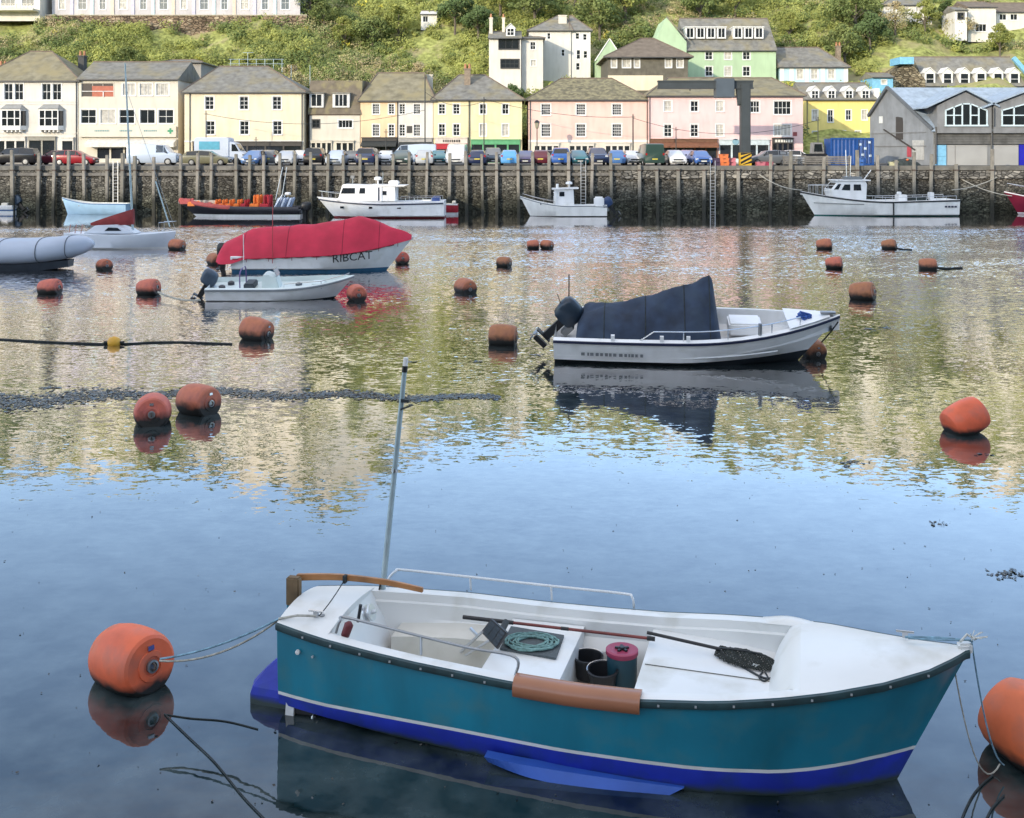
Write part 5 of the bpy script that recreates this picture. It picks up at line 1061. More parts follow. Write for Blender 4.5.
def car(name, label, px, Y, kd, m, rz, group='cars parked along the quay'):
    t = thing(name, label, 'van' if kd == 'van' else 'car', (PX(px, Y), Y, QZ + .004), rz, group)
    if kd not in CK:
        Lh, rg = car_mesh(kd); parts = []
        b = MB(); b.loft(rg, closed=True, cap0=True, cap1=True); body = b.build('body', m, t, smooth=38)
        sb = MB()
        b = MB(); panel(b, [rg[2][4], rg[2][7], rg[3][7], rg[3][4]], .06, .012); parts.append(b.build('windscreen', glassm, t))
        b = MB(); panel(b, [rg[-3][4], rg[-3][7], rg[-2][7], rg[-2][4]], .10, .012); parts.append(b.build('rear_window', glassm, t))
        b = MB()
        for j, k in ((3, 4), (8, 7)):
            rng = [(3, 4), (4, 5)] if kd != 'van' else [(3, 4)]
            panel(b, [rg[2][j].lerp(rg[3][j], .35), rg[3][j], rg[3][k], rg[3][k].lerp(rg[2][k], .1)], .12, .012)
            for a_, c_ in rng:
                q = [rg[a_][j], rg[c_][j], rg[c_][k], rg[a_][k]]
                if kd == 'van': q = [q[0], q[0].lerp(q[1], .35), q[3].lerp(q[2], .35), q[3]]
                panel(b, q, .07, .012)
        parts.append(b.build('side_window', glassm, t))
        r_ = .31 if kd in ('hatch', 'saloon') else .35
        for sx_ in (1, -1):
            for sy_ in (1, -1):
                b = MB(); b.lathe([(r_*.62, -.10), (r_*.95, -.10), (r_, -.06), (r_, .06), (r_*.95, .10), (r_*.62, .10), (r_*.60, .085), (.05, .09)], 18, Matrix.Translation((Lh[1][0]*sx_*.66, sy_*(Lh[3][4]-.09), r_)) @ Matrix.Rotation(R(90) * -sy_, 4, 'X'), [0, 0, 0, 0, 0, 1, 1, 1]); parts.append(b.build('wheel', [tyre, greymetal], t, smooth=30))
        xf, xr = Lh[1][0], Lh[-2][0]; zf = Lh[1][2]
        for sy_ in (1, -1):
            b = MB(); b.obox((xf - .02, sy_*Lh[1][4]*.76, zf - .07), (.22, .30, .15)); parts.append(b.build('headlight', lamp, t, bev=.03))
            b = MB(); b.obox((xr + .01, sy_*Lh[-2][4]*.86, Lh[-2][2] - .12), (.10, .2, .24)); parts.append(b.build('tail_light', tail, t, bev=.02))
        b = MB(); b.obox((Lh[0][0] + .005, 0, .42), (.03, .52, .11)); parts.append(b.build('number_plate', plate, t))
        b = MB(); b.obox((Lh[-1][0] - .005, 0, .62), (.03, .52, .11)); parts.append(b.build('number_plate', plate2, t))
        b = MB(); b.obox((Lh[0][0] - .02, 0, .56), (.06, .9, .12)); b.obox((Lh[0][0] - .02, 0, .34), (.08, 1.2, .10)); parts.append(b.build('grille', black, t))
        for sy_ in (1, -1):
            b = MB(); b.obox((Lh[2][0] - .35, sy_*(Lh[3][4] + .07), Lh[3][2] + .04), (.12, .18, .12)); parts.append(b.build('wing_mirror', black, t, bev=.02))
        CK[kd] = (body, parts); kids = [body] + parts
    else:
        kids = []
        for k in [CK[kd][0]] + CK[kd][1]:
            c = k.copy(); COL.objects.link(c); c.parent = t; kids.append(c)
    kids[0].material_slots[0].link = 'OBJECT'; kids[0].material_slots[0].material = m
    return t
def paint(n, c): return mat('car_' + n, c, .28, .03, 1, spec=.5, coat=.6)
cp = dict(black=(.012,.012,.014), red=(.28,.012,.02), maroon=(.10,.015,.025), blue=(.03,.10,.33), midblue=(.07,.16,.36), navy=(.015,.025,.07), silver=(.42,.44,.46), white=(.66,.67,.68), teal=(.02,.14,.17), grey=(.12,.13,.14), green=(.03,.06,.05), lilac=(.30,.30,.45), sky=(.10,.32,.62), olive=(.16,.15,.09), pale=(.45,.52,.62), purple=(.06,.05,.13))
FR, RE, RT, LT = R(-90), R(90), 0, math.pi
CARS = [(14,106,'suv','black',LT,'black car parked at the far left end of the quay'),(56,109,'hatch','maroon',LT,'dark red car half hidden behind the red hatchback'),(76,105,'hatch','red',RT,'bright red hatchback seen from its side'),
 (155,106,'van','pale',RT,'pale blue-white panel van seen from its side'),(208,104.6,'saloon','olive',RT,'olive grey car in front of the large box van'),(255,105,'hatch','midblue',FR,'mid blue car just beyond the box van'),
 (271,108,'hatch','grey',RE,'grey car behind the mid blue one'),(287,105,'saloon','silver',FR,'silver car below the cream house'),(301,109,'hatch','white',FR,'white car parked further back beside the dark estate'),(316,105.4,'suv','black',RE,'black estate below the white cottage'),
 (337,105,'hatch','pale',FR,'pale blue hatchback below the white cottage with dormers'),(369,105,'suv','navy',RE,'tall navy car below the orange house'),(386,108.5,'saloon','white',FR,'white car second row behind below the orange house'),(402,105.2,'hatch','green',FR,'dark green hatchback below the white half-house'),
 (425,105,'hatch','silver',RE,'silver hatchback beside the white van'),(439,109,'hatch','teal',FR,'teal car peeping out beside the white van'),(457,105.5,'van','white',FR,'white van facing the viewer below the red shop'),(478,105,'hatch','navy',RE,'dark navy hatchback next to the white van'),
 (493,108.5,'suv','grey',FR,'grey car behind below the green shopfront'),(509,105,'hatch','sky',RE,'bright sky blue hatchback below the green shopfront'),(526,105.6,'saloon','purple',FR,'dark purple saloon next to the sky blue hatchback'),(541,106,'hatch','maroon',RE,'maroon hatchback below the corner of the pink house'),
 (561,105,'suv','blue',RE,'blue four-wheel-drive below the first pink windows'),(578,105.3,'hatch','teal',FR,'teal hatchback between two blue cars'),(597,105,'suv','navy',FR,'dark blue car beneath the middle pink windows'),(616,105,'hatch','midblue',RE,'blue hatchback below the last mossy-roofed pink windows'),
 (632,107.5,'saloon','white',FR,'white saloon next to the lamp pole'),(650,105,'van','green',RE,'dark green-grey van seen from behind'),(675,105,'hatch','white',FR,'white hatchback under the brown awning'),(688,108.5,'hatch','lilac',FR,'lilac car tucked behind the white hatchback'),
 (700,105,'saloon','blue',FR,'blue saloon with a pale bumper under the brown awning'),(782,106,'saloon','silver',RT,'silver car seen from its side beyond the hoist'),(797,110,'hatch','white',RT,'white car behind the silver one beyond the hoist'),(768,105,'hatch','grey',LT,'dark grey car beside the hoist column'),
 (352,109.5,'saloon','grey',FR,'grey saloon further back below the cottage'),(412,110,'van','pale',LT,'pale van passing behind the parked row'),(552,110,'hatch','silver',RT,'silver car driving behind the parked row')]
for px, Y, kd, c, rz, lb in CARS: car('parked_van' if kd == 'van' else 'parked_car', lb, px, Y, kd, paint(c, cp[c]), rz + R(random.uniform(-4, 4)))
# large pale box van
t = thing('box_van', 'large pale blue box van parked before the cream house', 'van', (PX(196, 108), 108, QZ + .004)); k = 108 / F
boxp = mat('pale_van_paint', (.46, .52, .62), .4, .06, 1)
b = MB(); b.prism([(.1, .5), (3.5, .5), (3.5, 2.55), (3.3, 2.7), (.3, 2.7), (.1, 2.5)], -1.05, 1.05, 'y'); b.build('body', boxp, t, bev=.05)
b = MB(); b.prism([(3.5, .45), (5.0, .45), (5.02, 1.1), (4.6, 1.35), (4.1, 2.15), (3.5, 2.3)], -1.0, 1.0, 'y'); cb = b.build('cab', boxp, t, bev=.05)
winquads(cb, [[(4.58, -.85, 1.38), (4.58, .85, 1.38), (4.14, .8, 2.08), (4.14, -.8, 2.08)]], name='windscreen'); sidewin(cb, [[(3.75, 1.35), (4.45, 1.35), (4.08, 2.0), (3.75, 2.05)]], 1.005)
for x in (.9, 4.2):
    for s_ in (-1, 1):
        b = MB(); b.lathe([(.22, -.12), (.36, -.12), (.38, 0), (.36, .12), (.2, .12)], 18, Matrix.Translation((x, s_ * .92, .38)) @ Matrix.Rotation(R(90), 4, 'X')); b.build('wheel', tyre, t)
b = MB(); b.box(.6, 2.6, -1.075, -1.052, 1.5, 2.3); b.build('sign_panel', mat('turquoise_panel', (.06, .30, .42), .5), t)

# blue container, hoist, fish boxes, lamps --------------------------------------------------
t = thing('shipping_container', 'bright blue shipping container beside the grey fish market', 'container', (PX(831, 106), 106, QZ + .004), R(0)); k = 106 / F
cb_ = mat('container_blue', (.010, .065, .25), .45, .15, 2, streak=.4)
W_, Hc, D_ = 42 * k, (163.5 - 140) * k + .35, 2.4
b = MB(); prof = []
n = 44
for i in range(n + 1):
    x = W_ * i / n; prof.append((x, .035 if (i // 2) % 2 else 0))
b.add([(x, y, .1) for x, y in prof] + [(x, y, Hc - .1) for x, y in prof], [(i, i+1, n+2+i, n+1+i) for i in range(n)]); b.box(.02, W_ - .02, .06, D_, .05, Hc - .05); b.build('body', cb_, t)
b = MB()
for z in (.06, Hc - .06): b.box(-.04, W_ + .04, -.06, .02, z - .08, z + .08)
for x in (0, W_ * .62, W_): b.box(x - .07, x + .07, -.07, .02, 0, Hc)
b.build('frame', mat('container_blue', ()), t)
b = MB()
for i in range(4): b.tube([(W_*.66 + i*.38, -.08, .2), (W_*.66 + i*.38, -.08, Hc - .2)], .025, 5)
b.build('lock_bar', greymetal, t)
b = MB()
for i, (x, z) in enumerate(((.66, 1.9), (.78, 1.5), (.88, 2.1), (.72, .9), (.9, .8))): b.box(W_*x, W_*x + .25, -.055, -.04, z, z + .22)
b.build('notice', mat('notice_white', (.5, .6, .7), .6), t)
t = thing('quay_hoist', 'dark grey steel hoist with a horizontal jib and yellow-black banded foot', 'crane', (PX(745, 103.4), 103.4, QZ + .02)); k = 103.4 / F
hm = mat('hoist_grey', (.045, .054, .058), .5, .12, 1.2, streak=.3)
zt = PZ(84, 103.4) - QZ; w_ = 9.5 * k / 2
b = MB(); b.box(-w_, w_, -w_, w_, 0, zt); b.build('column', hm, t, bev=.04)
xl = (658 - 745) * k; zh = PZ(81.5, 103.4) - QZ
b = MB(); b.box(xl, w_ + .25, -.3, .3, zh - .62, zh - .02); b.box(xl - .05, w_ + .3, -.38, .38, zh - .06, zh + .06); b.box(xl - .05, w_ + .3, -.38, .38, zh - .72, zh - .60); b.build('jib', hm, t)
b = MB(); b.box((715-745)*k, (733-745)*k, -.75, .75, PZ(98, 103.4) - QZ, PZ(79, 103.4) - QZ); b.build('winch_housing', mat('housing_grey', (.075, .095, .115), .5, .1, 1), t, bev=.05)
b = MB(); b.prism([((736-745)*k, zh - .7), ((737.5-745)*k, PZ(105, 103.4) - QZ), (-w_, PZ(105, 103.4) - QZ), (-w_, zh - .7)], -.25, -.20, 'y'); b.tube([((736.5-745)*k, 0, zh - .7), ((738-745)*k, 0, PZ(106, 103.4)-QZ)], .08, 6); b.box((738-745)*k, -w_, -.25, .25, PZ(106, 103.4) - QZ, PZ(104.5, 103.4) - QZ); b.build('brace', hm, t)
zz_ = PZ(153, 103.4) - QZ; b = MB(); b.box(-w_ - .06, w_ + .06, -w_ - .06, w_ + .06, 0, zz_); ft = b.build('foot', mat('hazard_yellow', (.55, .33, .02), .6), t)
b = MB()
for i in range(4):
    z0 = -.05 + i * .42; a_ = [(-w_ - .06, -w_ - .066, z0 - .25), (w_ + .06, -w_ - .066, z0 + .28), (w_ + .06, -w_ - .066, z0 + .50), (-w_ - .06, -w_ - .066, z0 - .03)]
    a_ = [(x, y, min(max(z, .01), zz_ - .01)) for x, y, z in a_]; b.quad(*a_)
b.build('black_stripe', black, ft)
b = MB(); b.tube([((690-745)*k, 0, zh - .6), ((690-745)*k, 0, zh - .9)], .05, 6); b.build('trolley', black, t)
def lamp_post(px, Y, top, label, lantern=True, r=.06):
    t = thing('street_lamp' if lantern else 'utility_pole', label, 'lamp' if lantern else 'pole', (PX(px, Y), Y, QZ)); h_ = PZ(top, Y) - QZ
    b = MB(); b.tube([(0, 0, 0), (0, 0, .8), (0, 0, .82), (0, 0, h_ - (.9 if lantern else 0))], [r*1.7, r*1.6, r, r*.8], 8); b.build('pole', mat('dark_pole', (.03, .035, .035), .5), t, smooth=40)
    if lantern:
        b = MB(); b.lathe([(.10, h_ - .9), (.16, h_ - .8), (.26, h_ - .3), (.28, h_ - .28)], 6); b.build('lantern', mat('lantern_glass', (.3, .28, .2), .2), t)
        b = MB(); b.lathe([(.30, h_ - .28), (.20, h_ - .1), (.05, h_)], 6); b.build('cap', black, t)
    else:
        b = MB(); b.tube([(-.22, 0, h_ - .2), (.22, 0, h_ - .2)], .03, 5); b.lathe([(.03, h_), (.05, h_ + .05), (.02, h_ + .12)], 8); b.build('cross_arm', black, t)
lamp_post(537, 113, 120, 'black lantern lamp by the corner of the pink house'); lamp_post(206, 110, 112, 'slim dark pole before the cream house', False); lamp_post(633, 110, 115, 'dark pole standing before the pink house beside parked cars', False, .08)
lamp_post(425, 112, 76, 'tall thin pole before the white half-house', False, .07); lamp_post(484, 112, 98, 'thin pole before the pale yellow house', False, .06); lamp_post(818, 112, 118, 'pole by the bright yellow house', False, .05); lamp_post(676, 112, 128, 'short pole before the brown awning', False, .05)
lamp_post(386, 113, 130, 'short pole before the orange house', False, .05); lamp_post(256, 112, 138, 'short pole before the cream house shopfront', False, .05)
for i_, (xa, ya, xb, yb) in enumerate(((484, 99, 633, 117), (425, 92, 484, 101), (206, 114, 425, 110), (633, 118, 818, 120))):
    b = MB(); b.tube(sag(P(xa, ya, 112), P(xb, yb, 111), .6 + .3 * i_, 24), .022, 4); tag(b.build('overhead_cable', mat('dark_pole', ()), None), 'thin sagging cable strung ' + ('from the pale yellow house pole to the pink house pole', 'between the two tall thin poles by the double houses', 'from the cream house pole to the tall thin pole', 'from the pink house pole to the bright yellow house')[i_], 'cable')
# gear on the quay
rs = random.Random(17)
def crates(px, Y, n, m, label, grp='fish boxes on the quay'):
    for i in range(n):
        t = thing('fish_box', label if n == 1 else label + ('', ', upper', ', top')[min(i, 2)], 'crate', (PX(px, Y) + rs.uniform(-.05, .05), Y, QZ + .005 + i * .36), R(rs.uniform(-6, 6)), grp)
        b = MB(); b.loft([[Vector((sx_*.42*q, sy_*.28*q, z)) for sx_, sy_ in ((-1,-1),(1,-1),(1,1),(-1,1))] for z, q in ((0, .9), (.33, 1), (.34, 1.04), (.36, 1.04), (.36, .96), (.06, .86))], closed=True, cap0=True, cap1=True); b.build('tub', m, t)
        b = MB(); b.obox((0, -.29, .28), (.22, .04, .05)); b.build('handle', black, t)
pk = mat('pink_plastic_box', (.50, .16, .2), .5); orx = mat('orange_plastic', (.6, .16, .05), .5); bl = mat('blue_plastic', (.05, .14, .4), .5)
crates(717, 103.3, 2, mat('dark_box', (.05, .03, .07), .6), 'dark fish box near the hoist'); crates(724, 103.2, 3, orx, 'orange fish box near the hoist'); crates(731, 103.6, 2, pk, 'pink fish box near the hoist'); crates(760, 103.2, 1, pk, 'pink fish box beyond the hoist'); crates(768, 103.4, 1, mat('crimson_box', (.4, .05, .1), .5), 'crimson fish box beyond the hoist')
crates(861, 103.2, 2, bl, 'blue fish box by the container'); crates(893, 103.3, 1, mat('cream_box', (.5, .48, .3), .6), 'cream fish box before the fish market')
t = thing('net_heap', 'dark heap of nets on the quay before the fish market', 'nets', (PX(904, 103.4), 103.4, QZ + .004))
b = MB(); rr = []
for i, u in enumerate(np.linspace(0, 1, 12)): rr.append([Vector((-1.6 + 3.2*u, .6*math.cos(a)*max(.03, math.sin(math.pi*u)), (.62 + rs.uniform(-.12, .12))*max(0.02, math.sin(math.pi*u))**.6*max(0, math.sin(a)))) for a in np.linspace(0, math.pi, 9)])
b.loft(rr); b.build('netting', mat('dark_pots', ()), t, smooth=40)
b = MB(); b.lathe([(.05, -.1), (.16, 0), (.05, .1)], 10, Matrix.Translation((.2, -.35, .55))); b.build('float', orx, t)
t = thing('low_wall', 'low horizontal timber barrier between the hoist and the blue container', 'barrier', (PX(783, 102.9), 102.9, QZ + .02)); k = 102.9 / F
for i in range(4):
    b = MB(); b.box(0, 68 * k, -.06, .06, .12 + i*.2, .27 + i*.2); b.build('rail', mat('old_timber', ()), t)
for i in range(4):
    b = MB(); b.box(i*22*k, i*22*k + .14, .07, .2, 0, .95); b.build('post', mat('old_timber', ()), t)
t = thing('parked_digger', 'small dark work vehicle standing by the bright yellow house', 'vehicle', (PX(816, 108), 108, QZ + .004))
b = MB(); b.box(-1.3, 1.3, -.7, .7, .45, 1.1); b.build('body', black, t, bev=.08)
b = MB(); b.prism([(-.5, 1.1), (.7, 1.1), (.5, 2.2), (-.4, 2.2)], -.55, .55, 'y'); c = b.build('cab', mat('cab_grey', (.2, .2, .2), .5), t, bev=.04); sidewin(c, [[(-.35, 1.3), (.5, 1.3), (.4, 2.05), (-.3, 2.05)]], .56)
for x in (-.9, .9):
    for s_ in (-1, 1):
        b = MB(); b.lathe([(.2, -.14), (.44, -.14), (.46, 0), (.44, .14), (.2, .14)], 18, Matrix.Translation((x, s_*.72, .46)) @ Matrix.Rotation(R(90), 4, 'X')); b.build('wheel', tyre, t)
b = MB(); b.bar((1.2, 0, .9), (2.2, 0, 1.7), .16, .2); b.bar((2.2, 0, 1.7), (2.5, 0, .8), .14, .16); b.build('arm', black, t)

# ------------------------------------------------------------------ houses
slate = mat('slate_roof', (.205, .20, .18), .8, .22, 1.6, col2=(.25, .22, .14), c2scale=.5, c2lo=.45, c2hi=.7, streak=.5, spec=.25)
mossy = mat('mossy_roof', (.16, .145, .10), .9, .3, 1.5, col2=(.28, .25, .15), c2scale=2.2, c2lo=.44, c2hi=.62, spec=.1)
lichen = mat('lichen_roof', (.22, .20, .14), .9, .28, 1.3, col2=(.27, .235, .14), c2scale=.5, c2lo=.45, c2hi=.65, spec=.1)
bslate = mat('blue_slate', (.30, .37, .45), .6, .15, 1.6, streak=.4, spec=.4)
wframe = mat('window_white', (.72, .72, .70), .5, .05, 4); dframe = mat('window_dark', (.05, .05, .05), .5)
curtain = mat('net_curtain', (.45, .43, .38), .8, .3, 3)
pane_m = mat('window_pane', (.018, .022, .028), .05, .4, .35, spec=.8)
brick = mat('chimney_brick', (.24, .19, .14), .9, .25, 4); pot = mat('chimney_pot', (.40, .19, .10), .8)
def render(n, c, streak=.22): return mat(n, c, .9, .07, .5, streak=streak, spec=.1)
class House:
    def __init__(s, name, label, Y, x0, x1, eave, depth, wall, base=None, group='houses along the harbour', cat='house'):
        s.Y = Y; s.k = Y / F; s.w = (x1 - x0) * s.k; s.x0 = x0; s.d = depth
        s.base = QZ if base is None else base; s.he = PZ(eave, Y) - s.base
        s.t = thing(name, label, cat, (PX(x0, Y), Y, s.base), 0, group); s.open = []; s.wall = wall; s.wins = []
    def X(s, px): return (px - s.x0) * s.k
    def Z(s, py): return PZ(py, s.Y) - s.base
    def win(s, cx, top, bot, wpx, cols=2, rows=2, fr=None, pm=None, sill=True, side=None):
        s.open.append((s.X(cx - wpx/2), s.X(cx + wpx/2), s.Z(bot), s.Z(top))); s.wins.append((s.open[-1], cols, rows, fr or wframe, pm or pane_m, sill))
        return s
    def hole(s, x0, x1, top, bot): s.open.append((s.X(x0), s.X(x1), s.Z(bot), s.Z(top))); return s.open[-1]
    def finish(s, gable_l=0, gable_r=0):
        t = s.t; W, D, E_ = s.w, s.d, s.he; b = MB(); rv = .16
        xs = sorted({0, W} | {v for o in s.open for v in o[:2]}); zs_ = sorted({0, E_} | {v for o in s.open for v in o[2:]})
        xs = [v for v in xs if -1e-6 <= v <= W + 1e-6]; zs_ = [v for v in zs_ if -1e-6 <= v <= E_ + 1e-6]
        for i in range(len(xs) - 1):
            for j in range(len(zs_) - 1):
                cx, cz = (xs[i]+xs[i+1])/2, (zs_[j]+zs_[j+1])/2
                if any(o[0] < cx < o[1] and o[2] < cz < o[3] for o in s.open): continue
                b.quad((xs[i],0,zs_[j]), (xs[i+1],0,zs_[j]), (xs[i+1],0,zs_[j+1]), (xs[i],0,zs_[j+1]))
        for x0, x1, z0, z1 in s.open:
            b.quad((x0,0,z0),(x0,0,z1),(x0,rv,z1),(x0,rv,z0)); b.quad((x1,0,z0),(x1,rv,z0),(x1,rv,z1),(x1,0,z1)); b.quad((x0,0,z1),(x1,0,z1),(x1,rv,z1),(x0,rv,z1)); b.quad((x0,0,z0),(x0,rv,z0),(x1,rv,z0),(x1,0,z0))
            b.quad((x0,rv+.05,z0),(x1,rv+.05,z0),(x1,rv+.05,z1),(x0,rv+.05,z1))
        b.quad((0,0,0),(0,D,0),(0,D,E_),(0,0,E_)); b.quad((W,0,0),(W,0,E_),(W,D,E_),(W,D,0)); b.quad((0,D,0),(W,D,0),(W,D,E_),(0,D,E_))
        b.build('wall', s.wall, t, recalc=False)
        for (x0, x1, z0, z1), cols, rows, fr, pm, sill in s.wins:
            f = MB(); q = .055 if (x1 - x0) > .8 else .045; y0, y1 = .06, .13
            f.box(x0, x1, y0, y1, z0, z0 + q); f.box(x0, x1, y0, y1, z1 - q, z1); f.box(x0, x0 + q, y0, y1, z0 + q, z1 - q); f.box(x1 - q, x1, y0, y1, z0 + q, z1 - q)
            iw = (x1 - x0 - 2*q); ih = (z1 - z0 - 2*q)
            for i in range(1, cols): xx = x0 + q + iw*i/cols; f.box(xx - .02, xx + .02, y0 + .01, y1 - .01, z0 + q, z1 - q)
            for j in range(1, rows): zz_ = z0 + q + ih*j/rows; f.box(x0 + q, x1 - q, y0 + .015, y1 - .015, zz_ - .022, zz_ + .022)
            if sill: f.box(x0 - .08, x1 + .08, -.09, .05, z0 - .10, z0 - .003)
            f.box(x0 - .10, x0 - .003, -.025, .0, z0, z1 + .1); f.box(x1 + .003, x1 + .10, -.025, .0, z0, z1 + .1); f.box(x0 - .003, x1 + .003, -.025, .0, z1 + .003, z1 + .1)
            fo = f.build('window', fr, t, recalc=False)
            p = MB(); p.quad((x0 + q*.5, .115, z0 + q*.5), (x1 - q*.5, .115, z0 + q*.5), (x1 - q*.5, .115, z1 - q*.5), (x0 + q*.5, .115, z1 - q*.5)); p.build('pane', pm, fo, recalc=False)
        return s
    def hip(s, ridge, m=None, hl=None, hr=None, ov=.30, th=.12, back=None):
        """ridge: photo row of the ridge; hl / hr: photo columns of the two ridge ends (None: gable end)"""
        m = m or slate; W, D, E_ = s.w, s.d, s.he; ym = D / 2; Yr = s.Y + ym; zr = PZ(ridge, Yr) - s.base
        xr = lambda px: PX(px, Yr) - PX(s.x0, s.Y)
        a = xr(hl) if hl is not None else -.12; c = xr(hr) if hr is not None else W + .12
        o = ov; ol = o if hl is not None else .12; orr = o if hr is not None else .12
        v = [(-ol,-o,E_), (W+orr,-o,E_), (W+orr,D+o,E_), (-ol,D+o,E_), (a,ym,zr), (c,ym,zr)]
        b = MB(); b.add(v + [(x, y, z - th) for x, y, z in v[:4]], [(0,1,5,4), (2,3,4,5), (1,2,5), (3,0,4), (0,6,7,1), (1,7,8,2), (2,8,9,3), (3,9,6,0), (6,9,8,7)])
        s.roof = b.build('roof', m, s.t)
        b = MB(); b.tube([(a, ym, zr + .02), (c, ym, zr + .02)], .09, 6)
        if hl is not None: b.tube([(-ol, -o, E_ + .02), (a, ym, zr + .02)], .07, 5)
        if hr is not None: b.tube([(W + orr, -o, E_ + .02), (c, ym, zr + .02)], .07, 5)
        b.build('ridge_tile', mat('ridge_tile', (.17, .13, .10), .9, .2, 2), s.roof)
        b = MB(); b.box(-ol, W + orr, -o - .10, -o, E_ - .14, E_ - .02); b.build('gutter', mat('gutter_dark', (.06, .06, .06), .5), s.roof)
        if hl is None or hr is None:
            b = MB()
            if hl is None: b.add([(-.004, 0, E_ - .13), (-.004, D, E_ - .13), (-.004, ym, zr - .14)], [(0,1,2)])
            if hr is None: b.add([(W + .004, 0, E_ - .13), (W + .004, D, E_ - .13), (W + .004, ym, zr - .14)], [(0,1,2)])
            b.build('gable', s.wall, s.t)
        s.zr = zr; s.ym = ym; return s
    def chimney(s, px, top, wpx, h=2.2, m=None, y=None, pots=2):
        y = s.ym if y is None else y; x = PX(px, s.Y + y) - PX(s.x0, s.Y); zt_ = PZ(top, s.Y + y) - s.base; w_ = wpx * (s.Y + y) / F / 2
        b = MB(); b.box(x - w_, x + w_, y - .45, y + .45, zt_ - h, zt_); b.box(x - w_ - .07, x + w_ + .07, y - .52, y + .52, zt_, zt_ + .14); c = b.build('chimney', m or brick, s.roof)
        for i in range(pots):
            b = MB(); b.lathe([(.13, 0), (.15, .05), (.11, .5), (.13, .55)], 10, Matrix.Translation((x + (i - (pots-1)/2) * .45, y, zt_ + .14))); b.build('chimney_pot', pot, c)
        return s
    def shop(s, x0, x1, top, fas, m, glass_top=None, bot=163, awn=None, posts=3):
        """a shop front standing proud of the wall: fascia board, stall riser, glazing and posts"""
        X0, X1 = s.X(x0), s.X(x1); zt_, zf = s.Z(top), s.Z(fas)
        b = MB(); b.box(X0, X1, -.24, -.03, zf, zt_); b.box(X0 - .05, X1 + .05, -.32, -.03, zt_, zt_ + .08)
        for i in range(posts + 1):
            x = X0 + (X1 - X0) * i / posts; b.box(max(X0, x - .09), min(X1, x + .09), -.18, -.03, .1, zf)
        b.box(X0, X1, -.16, -.03, .1, .55); f = b.build('shopfront', m, s.t)
        b = MB(); b.box(X0 + .09, X1 - .09, -.09, -.035, .55, zf); b.build('shop_window', pane_m, f)
        if awn:
            b = MB(); b.prism([(-.05, zf + .05), (-1.25, zf - .45), (-1.25, zf - .60), (-.05, zf - .06)], X0, X1, 'x'); b.build('awning', awn, f)
        return f
    def band(s, row, hpx, m, name='string_course', x0=None, x1=None, d=.06):
        b = MB(); b.box(0 if x0 is None else s.X(x0), s.w if x1 is None else s.X(x1), -d, -.003, s.Z(row) - hpx*s.k/2, s.Z(row) + hpx*s.k/2); b.build(name, m, s.t); return s
    def dormer(s, cx, top, bot, wpx, m=None, roofm=None, cols=2, rows=2, style='gable', yf=.3):
        """dormer whose front stands yf behind the facade"""
        Yf = s.Y + yf; k = Yf / F; x = PX(cx, Yf) - PX(s.x0, s.Y); w_ = wpx * k / 2; z0 = PZ(bot, Yf) - s.base; z1 = PZ(top, Yf) - s.base; dl = 2.6
        m = m or wframe; b = MB(); ze = z1 if style == 'flat' else z1 - w_ * .8
        b.box(x - w_, x + w_, yf, yf + dl, z0, ze)
        if style != 'flat': b.prism([(x - w_, ze), (x + w_, ze), (x, z1)], yf, yf + dl, 'y')
        d = b.build('dormer', m, s.roof)
        b = MB()
        if style != 'flat':
            b.add([(x - w_*1.2, yf - .12, ze - .1), (x, yf - .12, z1 + .08), (x + w_*1.2, yf - .12, ze - .1), (x - w_*1.2, yf + dl, ze - .1), (x, yf + dl, z1 + .08), (x + w_*1.2, yf + dl, ze - .1)] + [(x - w_*1.2, yf - .12, ze - .02), (x, yf - .12, z1 + .18), (x + w_*1.2, yf - .12, ze - .02), (x - w_*1.2, yf + dl, ze - .02), (x, yf + dl, z1 + .18), (x + w_*1.2, yf + dl, ze - .02)],
                  [(0,1,4,3), (1,2,5,4), (6,9,10,7), (7,10,11,8), (0,6,7,1), (1,7,8,2), (0,3,9,6), (2,8,11,5)]); b.build('dormer_roof', roofm or m, d)
        else:
            b.box(x - w_ - .1, x + w_ + .1, yf - .15, yf + dl, ze, ze + .12); b.build('dormer_roof', roofm or slate, d)
        pw, ph0, ph1 = w_ * .68, z0 + (ze - z0) * .12, ze - (ze - z0) * .08
        p = MB(); p.box(x - pw, x + pw, yf - .02, yf - .005, ph0, ph1); p.build('pane', pane_m, d)
        f = MB()
        for i in range(1, cols): xx = x - pw + 2*pw*i/cols; f.box(xx - .035, xx + .035, yf - .05, yf - .022, ph0, ph1)
        for j in range(1, rows): zz_ = ph0 + (ph1 - ph0)*j/rows; f.box(x - pw, x + pw, yf - .045, yf - .022, zz_ - .03, zz_ + .03)
        f.build('glazing_bar', wframe, d); return s
    def downpipe(s, px, top=None):
        b = MB(); x = s.X(px); b.tube([(x, -.08, .2), (x, -.08, s.he - .1)], .05, 6); b.build('downpipe', mat('gutter_dark', ()), s.t); return s
w1 = render('white_render', (.66, .63, .57)); w2 = render('warm_white_render', (.63, .59, .50)); wg = render('grey_white_render', (.66, .65, .62))
cream = render('cream_render', (.74, .645, .475)); orn = render('apricot_render', (.76, .56, .36)); yel = render('pale_yellow_render', (.76, .66, .41)); yel2 = render('yellow_render', (.75, .64, .36))
pink = render('salmon_pink_render', (.74, .52, .45)); pink2 = render('rose_pink_render', (.74, .53, .51)); byel = render('bright_yellow_render', (.80, .66, .24)); pblue = render('pale_blue_render', (.48, .66, .78))
grn = render('mint_green_render', (.40, .53, .35)); darkf = mat('dark_fascia', (.05, .045, .04), .6)
